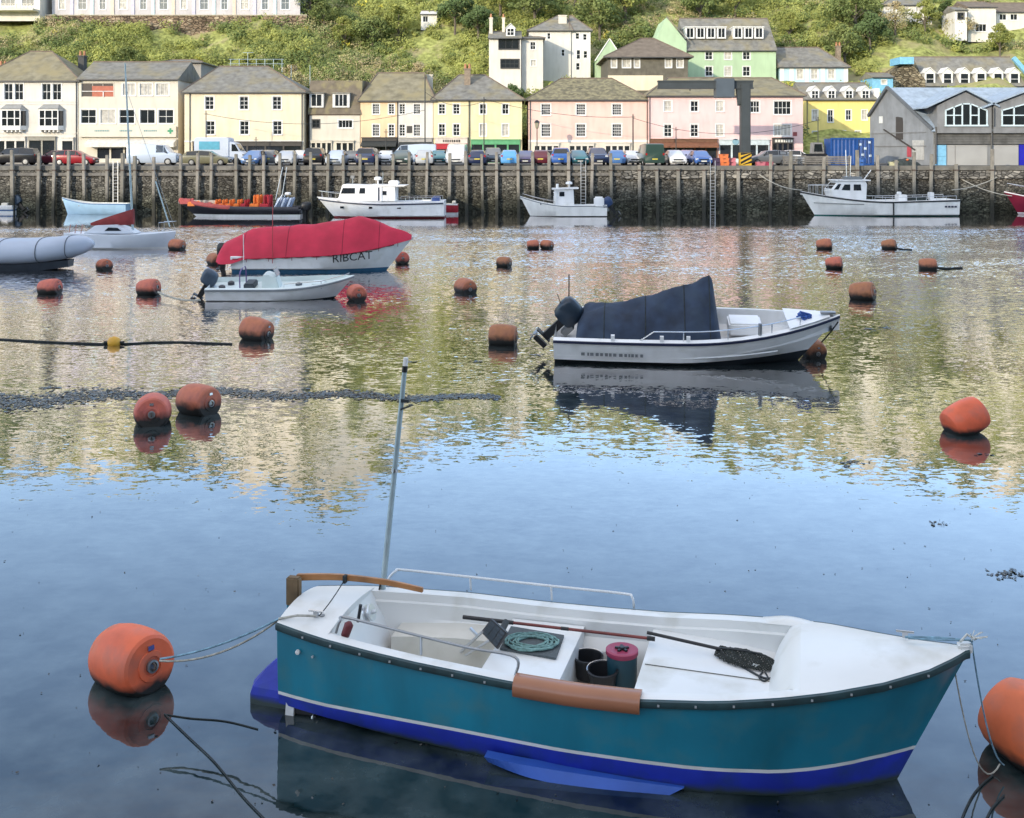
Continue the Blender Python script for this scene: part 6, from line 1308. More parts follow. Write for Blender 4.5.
# white Victorian house
h = House('harbour_house', 'white Victorian house with bay windows and hipped slate roof', 118, -24, 78, 80.5, 9.5, w1)
for cx in (8.5, 19, 46.5, 57.0): h.win(cx, 83.5, 100, 8.5, 2, 2)
h.finish().hip(51.5, lichen, 30, 52).chimney(3, 67, 9, 2.6, mat('dark_chimney', (.07, .07, .07), .9), y=3.5).chimney(82.5, 57, 6, 2.2, mat('dark_chimney', ()), y=6.5)
for row, hp in ((101.5, 1.0), (133, 1.6), (104, .6)): h.band(row, hp, w1)
for cx in (14, 51.5):
    X0, X1, z0, z1 = h.X(cx - 12.5), h.X(cx + 12.5), h.Z(130), h.Z(109)
    b = MB(); pl = [(X0, -.005), (X0 + .35, -.75), (X1 - .35, -.75), (X1, -.005)]
    b.prism(pl, z0, z0 + .45, 'z'); b.prism(pl, z1 - .2, z1, 'z')
    for x in (X0 + .35, X0 + .95, X1 - .95, X1 - .35): b.box(x - .05, x + .05, -.78, -.68, z0 + .45, z1 - .2)
    b.box(X0 + .35, X1 - .35, -.76, -.70, z0 + 1.2, z0 + 1.28)
    for i in range(5): b.box(X0 + .35 + i*.45, X0 + .5 + i*.45, -.6, -.02, z0 - .22, z0 - .003)
    bay = b.build('bay_window', wframe, h.t)
    b = MB(); b.prism([(X0 + .06, -.01), (X0 + .40, -.70), (X1 - .40, -.70), (X1 - .06, -.01)], z0 + .45, z1 - .2, 'z'); b.build('pane', pane_m, bay)
    b = MB(); b.add([(X0 - .12, -.005, z1), (X0 + .28, -.92, z1), (X1 - .28, -.92, z1), (X1 + .12, -.005, z1), (X0 + .5, -.005, z1 + .5), (X1 - .5, -.005, z1 + .5)], [(0,1,4), (1,2,5,4), (2,3,5), (0,3,2,1)]); b.build('bay_roof', mat('lead_roof', (.3, .3, .29), .7), bay)
h.shop(-4, 26, 137, 141, w1, posts=3); h.shop(29, 56, 137, 140.5, mat('grey_shopfront', (.25, .24, .2), .6), posts=2); h.shop(62, 74, 138, 141, w1, posts=1)
h.downpipe(76.5)
# white shop with flat front
h = House('harbour_house', 'tall white shop building with wide modern windows and a green cross sign', 118, 78.6, 178, 79, 9, w2)
h.win(97.5, 83, 97, 32, 3, 1, fr=w2, pm=mat('dark_loggia', (.05, .04, .035), .6), sill=False)
for cx in (129, 146, 162.5): h.win(cx, 83.5, 95.5, 12.5, 3, 1, pm=curtain)
for cx, pm in ((88.5, None), (108, curtain), (127, None), (147.5, None), (166, None)): h.win(cx, 109.5, 123.5, 15, 2, 1 if cx in (108, 147.5) else 2, pm=pm)
h.finish().hip(62, slate, None, None)
b = MB(); b.box(h.X(92), h.X(113.5), .02, .055, h.Z(96.5), h.Z(86)); b.build('shutter', mat('terracotta_blind', (.42, .13, .08), .7), h.t)
b = MB(); b.box(h.X(82), h.X(113.5), -.06, -.02, h.Z(91.6), h.Z(91)); b.box(h.X(103), h.X(103.8), -.06, -.02, h.Z(97), h.Z(91)); b.build('balcony_rail', wframe, h.t)
b = MB(); b.box(h.X(80), h.X(177), -.40, -.004, h.Z(137), h.Z(126.5)); sg = b.build('sign_board', w2, h.t)
b = MB(); x, z, y = h.X(171.5), h.Z(131), -.42; b.box(x - .3, x + .3, y, y + .018, z - .1, z + .1); b.box(x - .1, x + .1, y - .002, y + .02, z - .3, z + .3); b.build('green_cross', mat('cross_green', (.02, .25, .12), .5), sg)
b = MB(); rs = random.Random(1)
for a_, c_ in ((96, 110), (121, 133), (145, 158)):
    x = h.X(a_)
    while x < h.X(c_): w_ = rs.uniform(.08, .18); b.box(x, x + w_, -.42, -.402, h.Z(131.6), h.Z(130)); x += w_ + .05
b.build('worn_lettering', mat('lettering_teal', (.18, .3, .3), .6), sg)
b = MB(); b.prism([(-.1, h.Z(139)), (-1.2, h.Z(143)), (-1.2, h.Z(147)), (-.1, h.Z(146))], h.X(89), h.X(177), 'x'); b.build('awning', mat('white_awning', (.65, .63, .58), .8), h.t)
h.shop(97, 166, 146, 148, w2, posts=5)
# grey extension behind
h = House('rear_extension', 'grey rendered extension behind the white shop', 128, 165, 201, 62, 8, mat('grey_side', (.30, .28, .25), .9, .1, .5), group='houses behind the harbour front')
h.win(178, 70, 80, 6).finish().hip(60, slate, 172, 194)
# cream house
h = House('harbour_house', 'large cream house with six sash windows and hipped slate roof', 117, 184.5, 303.5, 92, 11, cream)
for cx in (209.5, 244, 277): h.win(cx, 96.5, 109.5, 8.5, 2, 3, fr=wframe)
for cx in (210.5, 244.5, 277.5): h.win(cx, 121, 134.5, 8.5, 2, 3)
h.finish().hip(66.5, slate, 219, 268); h.band(141.5, 1.5, wframe)
h.shop(193, 302, 142, 146, mat('dark_fascia', ()), posts=6); h.downpipe(190); h.downpipe(302)
b = MB(); rs = random.Random(1)
zt_ = h.zr
for x in np.linspace(h.X(216), h.X(270), 7): b.tube([(x, h.ym + .6, zt_ - .6), (x, h.ym + .6, zt_ + (1.6 if .25 < (x - h.X(216))/(h.X(270)-h.X(216)) < .5 else .9))], .035, 5)
for z in (.35, .85): b.tube([(h.X(214), h.ym + .6, zt_ + z), (h.X(272), h.ym + .6, zt_ + z)], .03, 5)
b.tube([(h.X(229), h.ym + .6, zt_ + 1.6), (h.X(240), h.ym + .6, zt_ + 1.6)], .03, 5)
for x in (h.X(277), h.X(297)): b.tube([(x, h.ym + 2, zt_ - 3), (x, h.ym + 2, zt_ + .3)], .035, 5)
b.build('scaffold_rail', mat('galvanised_tube', ()), h.roof)
# white cottage with mansard dormers
h = House('harbour_house', 'narrow white cottage with two flat dormers in a slate mansard', 118, 309, 360, 114.5, 8, w2)
h.win(316, 120, 127.5, 7, 2, 1, fr=dframe); h.win(345.5, 120, 127.8, 14, 4, 1)
h.finish()
b = MB(); E_ = h.he; zt_ = h.Z(95) ; b.add([(-.1,-.2,E_),(h.w+.1,-.2,E_),(h.w+.1,1.2,PZ(80.5,119.2)-h.base),(-.1,1.2,PZ(80.5,119.2)-h.base),(h.w+.1,7,PZ(82,125)-h.base),(-.1,7,PZ(82,125)-h.base),(-.1,7,E_),(h.w+.1,7,E_)], [(0,1,2,3),(3,2,4,5),(5,4,7,6),(0,3,5,6),(1,7,4,2),(0,6,7,1)])
h.roof = b.build('roof', mat('brown_slate', (.15, .125, .09), .85, .25, 1.4, col2=(.22, .19, .10), c2scale=.6), h.t); h.ym = 3
h.dormer(316.5, 93.5, 107.5, 14, cols=2, rows=1, style='flat', yf=-.1, m=wg).dormer(341, 93.5, 107.5, 17, cols=3, rows=1, style='flat', yf=-.1, m=wg)
h.shop(311, 332, 141, 143, w2, posts=4); h.shop(336, 354, 141, 143, w2, posts=3); h.band(114.5, 1.6, mat('brown_gutter', (.12, .08, .06), .6)); h.downpipe(307.5 + 2)
# apricot and white double house
h = House('harbour_house', 'apricot and white double house under one hipped roof with dark awnings', 118, 360.5, 433, 100.5, 9, orn)
for cx, w_ in ((376, 6.5), (391.5, 5.5), (402.3, 5.5), (417, 6.5)):
    h.win(cx, 104, 114, w_, 3 if w_ > 6 else 2, 4); h.win(cx, 124.5, 136, w_, 3 if w_ > 6 else 2, 4)
h.finish().hip(73, lichen, 378, 424)
b = MB()
zs_ = [h.Z(136), h.Z(124.5), h.Z(114), h.Z(104)]
xs_ = [h.X(397.5), h.X(399.5), h.X(405.1), h.X(413.7), h.X(420.3), h.w]
def skin(x0, x1, z0, z1): b.box(x0, x1, -.02, -.002, z0, z1)
skin(h.X(397.5), h.w, .1, zs_[0] - .11); skin(h.X(397.5), h.w, zs_[1] + .11, zs_[2] - .11); skin(h.X(397.5), h.w, zs_[3] + .11, h.he - .15)
for a_, c_ in ((397.5, 398.7), (406, 412.9), (421.1, 433)):
    for z0, z1 in ((zs_[0] - .11, zs_[1] + .11), (zs_[2] - .11, zs_[3] + .11)): skin(h.X(a_), h.X(c_), z0, z1)
b.build('white_half', render('white_render', ()), h.t, label='white painted half of the facade')
b = MB(); b.box(h.X(406.8), h.X(412.2), -.05, -.022, h.Z(133), h.Z(126)); b.build('sign', darkf, h.t)
aw = mat('charcoal_awning', (.035, .04, .04), .8)
h.shop(362, 397, 138, 141, darkf, posts=4, awn=aw); h.shop(399, 432, 138.5, 142, mat('pale_fascia', (.35, .34, .32), .6), posts=3, awn=aw); h.downpipe(397.6); h.chimney(430, 76, 5, 2.0, w2, y=5.5, pots=0)
# yellow double house
h = House('harbour_house', 'yellow double house with a big central chimney, red and green shops below', 118, 433.4, 522, 99.5, 10, yel)
for cx in (442, 456.5, 483, 505.5):
    h.win(cx, 104, 114, 6.2, 2, 3 if cx < 460 else 2); h.win(cx, 124, 135.5 if cx < 460 else 136, 6.2, 2, 3 if cx < 460 else 2, pm=None if cx < 460 else curtain)
h.finish().hip(75, slate, 459, 485).chimney(467.5, 70, 6, 3.5, y=3.2)
h.shop(435, 467.5, 138, 143.5, mat('white_fascia', (.6, .57, .5), .6), posts=3, awn=mat('red_awning', (.40, .02, .03), .7)); h.shop(471, 520, 140, 144.5, mat('green_shopfront', (.10, .34, .16), .5), posts=4)
b = MB(); rs = random.Random(4); x = h.X(443)
while x < h.X(460): w_ = rs.uniform(.1, .2); b.box(x, x + w_, -.262, -.244, h.Z(142.2), h.Z(139.8)); x += w_ + .07
b.build('sign_lettering', darkf, h.t); h.downpipe(469)
# salmon pink house, mossy roof
h = House('harbour_house', 'salmon pink house with six white sash windows and a mossy hipped roof', 118, 528.5, 648.3, 99.5, 12, pink)
for cx in (546, 581, 617): h.win(cx, 104, 115, 9, 4, 4); h.win(cx, 124, 136.5, 9, 4, 4)
h.finish().hip(78.5, mossy, 561, 612); h.band(141, 2.2, wframe); 
for cx in (546, 581, 617): h.shop(cx - 12, cx + 13, 143.5, 146, w1, posts=4)
h.downpipe(530); h.downpipe(647); h.band(150, 15, w2, 'painted_plinth', d=.02)
# rose pink house
h = House('harbour_house', 'long rose pink house with a brown awning and wide windows', 117.5, 648.8, 803, 95.5, 12, pink2)
for cx in (668, 694.5, 720): h.win(cx, 101, 111.5, 7.5, 2, 2, pm=curtain if cx != 694.5 else None); h.win(cx, 124.5, 136.5, 7.5, 2, 3, pm=curtain if cx == 720 else None)
h.win(755, 101, 112.5, 9, 3, 2); h.win(782.5, 101, 114.5, 17, 4, 2); h.win(782.5, 124.5, 136, 17, 5, 1, pm=curtain)
h.finish().hip(78, lichen, 668, 772); h.shop(650, 717, 139.5, 142, mat('brown_fascia', (.16, .08, .045), .7), posts=6, awn=mat('brown_awning', (.20, .085, .045), .8))
h.shop(719, 769, 140, 145, mat('pale_blue_fascia', (.5, .58, .6), .6), posts=4, awn=None); h.shop(772, 793, 138.5, 143.5, darkf, posts=4)
b = MB(); rs = random.Random(6); x = h.X(774.5)
while x < h.X(791): w_ = rs.uniform(.14, .26); b.box(x, x + w_, -.262, -.244, h.Z(142.3), h.Z(139.7)); x += w_ + .08
b.build('sign_lettering', mat('lettering_white', (.65, .63, .55), .6), h.t)
b = MB(); b.lathe([(.05, 0), (.34, 0), (.34, .04), (.05, .04)], 16, Matrix.Translation((h.X(735), -.28, h.Z(141.8))) @ Matrix.Rotation(R(90), 4, 'X')); b.build('round_sign', mat('sign_blue', (.2, .35, .42), .6), h.t)
b = MB(); b.box(h.X(793), h.X(797), -.04, -.004, h.Z(136), h.Z(132)); b.build('plaque', mat('plaque_red', (.25, .06, .06), .6), h.t); h.downpipe(649.6)
# bright yellow house further back
h = House('harbour_house', 'bright yellow house with four white arched dormers in its slate roof', 132, 805, 876, 99.5, 9, byel)
for cx, a_, c_ in ((815, 110, 120), (830.5, 110, 122), (848.5, 110, 120), (864.5, 110, 120)): h.win(cx, a_, c_, 5.2, 2, 2, pm=None if cx in (830.5, 848.5) else curtain)
for cx, a_, c_ in ((815, 131.5, 140), (830.5, 132, 138), (843, 131, 140), (858, 131, 140)): h.win(cx, a_, c_, 5, 2, 2, pm=curtain)
h.finish().hip(83, slate, None, None)
for cx in (815, 831.5, 849, 865.5): h.dormer(cx, 87, 99, 8.5, yf=.15)
h.downpipe(807); b = MB(); b.box(h.X(876), h.X(881), .5, 3, h.Z(104), h.Z(88)); b.build('side_dormer', wframe, h.t)
# pale blue house behind
gh = 'houses on the slope behind'
h = House('hillside_house', 'pale blue house with white pilasters and a hipped slate roof', 150, 780, 848, 67, 10, pblue, base=9, group=gh)
for cx in (800, 814.5, 831.5): h.win(cx, 69, 79, 6.5, 2, 2, pm=curtain)
h.finish().hip(47.5, slate, 774, 818).chimney(838, 47, 4, 3, brick, y=6)
for px in (782, 791.5, 807, 823, 846): b = MB(); b.box(h.X(px - 2), h.X(px + 2), -.05, -.003, 0, h.he); b.build('pilaster', wframe, h.t)
h = House('house_wing', 'side wing of the pale blue house facing the slope', 152, 762.5, 779.5, 67.5, 8, pblue, base=9, group=gh); h.win(772, 71, 80, 5, 2, 2).finish().hip(50, slate, 772, 776)
# mint green house
h = House('hillside_house', 'mint green house with a row of dormers and a tall gable', 150, 686, 776, 50.5, 11, grn, base=8, group=gh)
for cx in (709, 728, 746.5): h.win(cx, 47 + 5, 59.5, 7, 2, 2, pm=None if cx != 728 else curtain); h.win(cx, 66.5, 76, 7, 2, 2, pm=None if cx != 728 else curtain)
h.finish().hip(18.5, slate, None, None)
for cx, w_ in ((690, 9), (700.5, 9), (711, 9), (721.5, 9), (738, 9), (748.5, 9), (759, 9)): h.dormer(cx, 27.5, 38.5, w_, style='flat', cols=2, rows=1, yf=1.2, roofm=wframe)
b = MB(); Yg = 149.6; k = Yg / F; g = [(PX(656.5, Yg), PZ(62, Yg)), (PX(686, Yg), PZ(50, Yg)), (PX(686, Yg), 8), (PX(656.5, Yg), 8)]
o = h.t.location; b.prism([(PX(656, Yg) - o.x, 0), (-.01, 0), (-.01, PZ(42, Yg) - o.z), (PX(666.5, Yg) - o.x, PZ(17.5, Yg) - o.z), (PX(656, Yg) - o.x, PZ(40, Yg) - o.z)], -.5, 8, 'y'); b.build('gable_wing', grn, h.t)
b = MB(); b.bar((PX(666, Yg) - o.x, -.6, PZ(16.8, Yg) - o.z), (.4, -.6, PZ(41.5, Yg) - o.z), .12, .14, up=(0, 1, 0)); b.build('verge', slate, h.t)
# slate-hung square house
h = House('hillside_house', 'square brown slate-hung house with a pyramid roof above a cream base', 136, 608, 688, 57, 11, mat('slate_hung', (.125, .115, .09), .9, .25, 1.5, streak=.4), base=9.5, group=gh)
for cx, w_ in ((614, 5), (626.5, 8), (637, 5), (668.5, 6), (680, 6)): h.win(cx, 58.5, 67.5, w_, 2 if w_ > 5 else 1, 1, pm=curtain)
h.finish().hip(38.5, mat('brown_roof', (.17, .135, .10), .85, .2, 1.5, streak=.4), 641, 654, ov=.6); h.band(83, 15, cream, 'cream_base', x0=608, x1=663, d=.12)
h = House('hillside_cottage', 'little mint green gabled cottage beside the slate-hung house', 147, 597, 622, 60, 7, grn, base=11, group=gh); h.win(606, 62, 69, 8, 3, 1).finish()
b = MB(); b.prism([(-.1, h.he - .01), (h.w + .1, h.he - .01), (h.w * .5, PZ(39, 147) - h.base)], -.05, 7, 'y'); h.roof = b.build('gable', grn, h.t); b = MB(); b.bar((h.w * .5, -.1, PZ(38.6, 147) - h.base), (h.w + .3, -.1, h.he - .1), .12, .14, up=(0, 1, 0)); b.bar((h.w*.5, -.1, PZ(38.6, 147) - h.base), (-.3, -.1, h.he - .1), .12, .14, up=(0, 1, 0)); b.build('verge', wframe, h.roof)
# tall white house and annexe
h = House('hillside_house', 'tall white rendered house with a hipped roof on the slope', 150, 529, 571, 30.5, 10, w1, base=10, group=gh)
for cx, a_, c_, w_ in ((549, 33, 39, 3), (563, 49.5, 56, 3)): h.win(cx, a_, c_, w_, 1, 2, sill=False)
h.finish().hip(15.5, slate, 558, 566).chimney(562.5, 16.5, 8, 3.2, w2, y=2.5, pots=0)
h = House('house_wing', 'side wing of the tall white house, its shade painted in cooler white', 150.2, 571.4, 590.5, 30.5, 9, wg, base=10, group=gh)  # shaded side of the house, its shade put into a cooler render colour
for cx, a_, c_ in ((577.5, 33, 39), (585, 34, 40), (578.5, 50, 59), (585.5, 51, 58), (578, 63, 70)): h.win(cx, a_, c_, 3.6, 1, 2, sill=False)
h.finish().hip(16, slate, 569, 572)
h = House('hillside_house', 'low white house with wide dark glazing, a dormer and tall white chimneys', 144, 489, 521, 38, 8, w1, base=10, group=gh)
h.win(509, 39, 49, 20, 3, 1, fr=dframe); h.win(510, 59.5, 68, 18, 4, 2, fr=dframe); h.finish().hip(31.5, slate, None, None).chimney(491, 19, 3.2, 3, w2, y=3, pots=1).chimney(503.5, 19, 2.6, 3, w2, y=4, pots=1).dormer(510.5, 24.5, 36, 9, yf=.8)
h = House('house_wing', 'plain white wing in front of the tall white house', 145, 521.5, 543, 38, 7, w1, base=10, group=gh); h.win(533, 42, 49.5, 5, 2, 2); h.win(533.5, 60, 66, 5, 2, 2, pm=curtain); h.finish().hip(37, slate, 524, 540)
# terrace at the top
h = House('hillside_terrace', 'pale lilac terrace of tall windows along the hilltop road', 170, 52, 300, -20, 9, render('lilac_white', (.50, .475, .48)), base=26.4, group=gh)
for i in range(12):
    cx = 62 + i * 20.3; h.win(cx, -4, 9.5, 8 if i % 2 else 6, 2, 2, pm=curtain if i % 3 == 0 else None)
h.finish().hip(-46, slate, None, None)
for i in range(11): b = MB(); x = h.X(72 + i * 20.3); b.box(x - .25, x + .25, -.12, -.003, 0, h.he); b.build('pilaster', mat(('pale_violet', 'duck_egg', 'warm_pier')[i % 3], ((.5, .48, .60), (.48, .58, .60), (.6, .5, .4))[i % 3], .8), h.t)
h = House('hillside_house', 'white house with a balcony at the top corner of the slope', 168, -20, 40, -12, 8, w1, base=25.5, group=gh); h.win(8, -6, 6, 14, 3, 1); h.win(28, -6, 6, 12, 3, 1); h.finish().hip(-30, slate, None, None)
b = MB(); b.box(h.X(-20), h.X(39), -2.2, -.01, h.Z(12), h.Z(10)); b.box(h.X(-20), h.X(39), -2.3, -2.2, h.Z(6.2), h.Z(5.6))
for i in range(16): b.box(h.X(-18 + i*3.7), h.X(-17.4 + i*3.7), -2.28, -2.22, h.Z(10), h.Z(6))
b.build('balcony', mat('warm_white_render', ()), h.t)
h = House('garden_shed', 'small pale shed on the green slope', 167, 421, 437, 14, 4, wg, base=24, group=gh); h.win(425.5, 16, 22, 5, 2, 1).finish().hip(11, wg, None, None)
h = House('hilltop_house', 'white bungalow with a grey roof on the upper slope', 170, 884, 932, 5, 8, w1, base=24, group=gh)
for cx in (893, 906, 919): h.win(cx, 7, 12, 6, 2, 1, pm=curtain)
h.finish().hip(-3, slate, 893, 922); h.band(13, 1, wg)
h = House('hilltop_house', 'white gable-fronted house near the top of the slope', 165, 968, 996, 7, 8, w1, base=22, group=gh); h.win(981, 24, 31.5, 11, 3, 1).finish().hip(2, mat('brown_roof', ()), None, None)
h = House('hilltop_house', 'long white house with a low brown roof at the picture edge', 167, 996.5, 1050, 12, 8, w1, base=22, group=gh)
for cx in (1003, 1014, 1030): h.win(cx, 14, 20, 7, 2, 1)
h.finish().hip(3, mat('brown_roof', ()), None, None)
h = House('garage_block', 'small flat white building at the upper slope', 163, 955, 967, 10, 5, wg, base=22, group=gh); h.win(961, 13, 19, 6, 2, 1, fr=dframe).finish().hip(7, slate, None, None)
t = thing('retaining_wall', 'brownish stone retaining wall under the lilac terrace', 'wall', (PX(45, 168), 168, 22.5))
k_ = 168 / F; b = MB(); b.box(0, 262 * k_, 0, .6, 0, PZ(15.5, 168) - 22.5); b.build('masonry', stone_mat('brown_rubble', (.18, .13, .09), (.30, .22, .15), (.38, .31, .22), 1.4), t)
b = MB(); b.box(0, 262 * k_, -.06, .66, PZ(15.5, 168) - 22.5, PZ(14.6, 168) - 22.5); b.build('coping', mat('pale_coping', (.42, .38, .3), .85), t)
# terrace with six dormers
h = House('dormer_terrace', 'stone terrace with six white gabled dormers behind the fish market', 150, 926, 1024, 86, 9, mat('grey_side', ()), base=9, group=gh)
h.finish().hip(57, slate, None, None)
for cx in (930, 947.5, 964.5, 981, 998, 1014.5): h.dormer(cx, 68.5, 86, 10.5, yf=.2, rows=2, cols=1)
b = MB(); o = h.t.location; b.prism([(PX(886, 149.8) - o.x, 0), (-.05, 0), (-.05, PZ(80, 149.8) - o.z), (PX(911, 149.8) - o.x, PZ(62, 149.8) - o.z), (PX(893, 149.8) - o.x, PZ(72, 149.8) - o.z), (PX(886, 149.8) - o.x, PZ(78, 149.8) - o.z)], .0, 7, 'y'); b.build('stone_gable', stone_mat('warm_rubble', (.16, .13, .09), (.28, .23, .15), (.36, .31, .22), 1.6), h.t)
vb = mat('sky_blue_paint', (.20, .46, .66), .6)
b = MB(); b.box(PX(900, 149) - o.x, PX(914, 149) - o.x, -1, 3, PZ(64, 149) - o.z, PZ(57, 149) - o.z); b.build('blue_chimney', vb, h.t)
b = MB(); b.bar((PX(1012, 150) - o.x, -.4, PZ(58, 150) - o.z), (PX(1026, 150) - o.x, -.4, PZ(74, 150) - o.z), .5, .6, up=(0, 1, 0)); b.build('blue_verge', vb, h.t)
h = House('blue_outbuilding', 'flat-fronted sky blue outbuilding beside the stone gable', 146, 872.5, 893, 77, 5, vb, base=9, group=gh); h.win(884, 80, 84, 5, 1, 1, pm=curtain).finish().hip(73, slate, None, None)
# grey fish market: gable end turned to the river on its own left part, long roof with two cross gables
Yf = 106.5; k = Yf / F; t = thing('fish_market', 'grey timber-clad fish market with arched gable windows and blue slate roof', 'building', (PX(933, Yf), Yf, QZ)); O = t.location
X = lambda px: (px - 933) * k; Z = lambda py: PZ(py, Yf) - O.z
clad = mat('grey_cladding', (.20, .205, .21), .8, .15, 1.2, streak=.4); gstone = mat('grey_block', (.22, .235, .25), .9, .14, .8, streak=.3)
D_ = 14; xe = X(1110); zE = Z(128); gx0 = -6.3      # the gable wall runs back and away to the left
yb_ = 11.0
Yb = Yf + yb_; xL = PX(870, Yb) - O.x
apex_y = yb_ * .62; Ya = Yf + apex_y; ax = PX(889, Ya) - O.x; az = PZ(88, Ya) - O.z
zl = PZ(116, Yb) - O.z
b = MB(); b.quad((0, 0, 0), (xe, 0, 0), (xe, 0, zE), (0, 0, zE)); b.add([(0, 0, 0), (0, 0, zE), (ax, apex_y, az), (xL, yb_, zl), (xL, yb_, 0)], [(0, 1, 2, 3, 4)]); b.build('wall', gstone, t)
b = MB(); xr_ = xe; b.quad((-.3, -.45, zE - .12), (xe, -.45, zE - .12), (xe, apex_y, az + .05), (ax - .2, apex_y, az + .05)); b.quad((ax - .2, apex_y, az + .05), (xe, apex_y, az + .05), (xe, yb_, zl), (xL - .2, yb_ + .2, zl))
b.quad((-.3, -.45, zE - .34), (xe, -.45, zE - .34), (xe, -.45, zE - .12), (-.3, -.45, zE - .12)); rf = b.build('roof', bslate, t)
b = MB(); b.bar((-.25, -.5, zE - .15), (ax - .2, apex_y, az + .08), .22, .30); b.bar((ax - .2, apex_y, az + .08), (xL - .2, yb_, zl), .22, .3); b.build('barge_board', mat('barge_grey', (.10, .11, .12), .6), rf)
for c0, c1, cm in ((935, 989, 962), (991, 1062, 1026)):
    zt_ = PZ(91.5, Yf - .6) - O.z; xa, xb, xc = X(c0), X(c1), X(cm); ze_ = Z(106)
    b = MB(); b.prism([(xa, zE - .5), (xb, zE - .5), (xb, ze_), (xc, zt_), (xa, ze_)], -.6, 6, 'y'); g = b.build('cross_gable', clad, t)
    b = MB()
    for a_, c_ in (((xa - 1.2, ze_ - .25), (xc, zt_ + .12)), ((xc, zt_ + .12), (xb + .6, ze_ - .15))): b.add([(a_[0], -1.0, a_[1]), (c_[0], -1.0, c_[1]), (c_[0], 7, c_[1]), (a_[0], 7, a_[1]), (a_[0], -1.0, a_[1] + .16), (c_[0], -1.0, c_[1] + .16), (c_[0], 7, c_[1] + .16), (a_[0], 7, a_[1] + .16)], [(0,3,2,1), (4,5,6,7), (0,1,5,4), (1,2,6,5), (2,3,7,6), (3,0,4,7)])
    b.build('gable_roof', bslate, g)
    wx0, wx1 = X(c0 + 8), X(c1 - 5 if c1 < 1000 else 1058); zb_ = Z(125.5)
    f = MB(); q = 5; cw = (wx1 - wx0) / q; p = MB()
    for i in range(q):
        xx0, xx1 = wx0 + cw * i, wx0 + cw * (i + 1); top = lambda xx: Z(111.5) + (Z(102.5) - Z(111.5)) * max(0, 1 - abs(xx - (wx0 + wx1)/2) / ((wx1 - wx0)/2) * .9)
        p.add([(xx0 + .06, -.63, zb_ + .08), (xx1 - .06, -.63, zb_ + .08), (xx1 - .06, -.63, top(xx1) - .08), (xx0 + .06, -.63, top(xx0) - .08)], [(0,1,2,3)])
        f.box(xx0 - .06, xx0 + .06, -.72, -.61, zb_, top(xx0) + .05)
        if i in (0, 1, 3): f.box(xx0, xx1, -.70, -.61, Z(115.5) - .05, Z(115.5) + .05)
        f.bar((xx0, -.66, top(xx0)), (xx1, -.66, top(xx1)), .12, .12, up=(0, 1, 0))
    f.box(wx1 - .06, wx1 + .06, -.72, -.61, zb_, top(wx1) + .05); f.box(wx0 - .1, wx1 + .1, -.78, -.61, zb_ - .1, zb_ + .05)
    wf = f.build('window', mat('pale_window_frame', (.55, .66, .70), .5), g); p.build('pane', pane_m, wf)
b = MB()
for i in range(7): z0 = Z(144) + i * (Z(127) - Z(144)) / 7; b.add([(.05, -.30, z0), (xe, -.30, z0), (xe, -.22, z0 + .235), (.05, -.22, z0 + .235), (.05, -.02, z0), (xe, -.02, z0)], [(0,1,2,3), (0,4,5,1)])
b.build('weatherboard', mat('dark_weatherboard', (.105, .105, .10), .85, .3, 1.5, streak=.4), t)
pn = mat('pale_shutter', (.34, .34, .33), .6, .08, .6)
for a_, c_, m, nm in ((936, 943, pn, 'panel'), (935.6 + 8, 945.6 + 1.2 + 0, vb, 'door')): pass
def gpanel(x0, x1, r0, r1, m, nm, y=-.10):
    b = MB(); b.box(X(x0), X(x1), y, -.003, Z(r1), Z(r0)); return b.build(nm, m, t)
gpanel(926 + 8, 934 + .2, 144, 168, pn, 'panel'); d_ = gpanel(935, 945.8, 145, 168, vb, 'door', -.12)
b = MB(); b.box(X(935.5), X(945.3), -.14, -.123, Z(156.4), Z(156)); b.build('door_seam', mat('seam_blue', (.08, .22, .34), .6), d_)
s_ = gpanel(947, 954.5, 145, 168, pn, 'panel'); s_ = gpanel(955, 987, 145, 168, pn, 'shutter'); gpanel(991, 1018, 145, 168, pn, 'shutter'); gpanel(1018.6, 1030, 144.5, 168, mat('cobalt_door', (.012, .012, .36), .5), 'door', -.14)
gpanel(1030.5, 1060, 145, 168, pn, 'shutter')
for px in (934.2, 989.8):
    b = MB(); b.tube([(X(px), -.85, Z(108)), (X(px), -.85, Z(126))] if px > 950 else [(X(px) , -.4, Z(137)), (X(px), -.4, .1)], .09, 8); b.tube([(X(px), -.42, Z(127)), (X(px), -.42, .1)], .09, 8); b.build('downpipe', mat('gutter_dark', ()), t)
# openings on the gable end (it recedes, so its features are laid along its plane)
gd = Vector((xL, yb_, 0)); gl = gd.length; gu = gd.normalized(); gn = Vector((-gu.y, gu.x, 0)); gn = gn if gn.y < 0 else -gn
def on_gable(f0, f1, z0, z1, m, nm, pr=.05):
    b = MB(); a_ = gu * (f0 * gl); c_ = gu * (f1 * gl)
    q = [a_ + Vector((0, 0, z0)), c_ + Vector((0, 0, z0)), c_ + Vector((0, 0, z1)), a_ + Vector((0, 0, z1))]
    b.add([v + gn * pr for v in q] + [v + gn * .003 for v in q], [(0,1,2,3), (0,4,5,1), (1,5,6,2), (2,6,7,3), (3,7,4,0)]); b.build(nm, m, t)
on_gable(.78, .84, Z(121), Z(113.5), mat('slit_white', (.6, .62, .6), .6), 'slit_window', .04); on_gable(.45, .56, Z(139), Z(115), darkf, 'loading_door'); on_gable(.1, .98, Z(132.3), Z(131.5), clad, 'string_course', .08); on_gable(.1, .98, Z(146.3), Z(145.5), clad, 'string_course', .09)
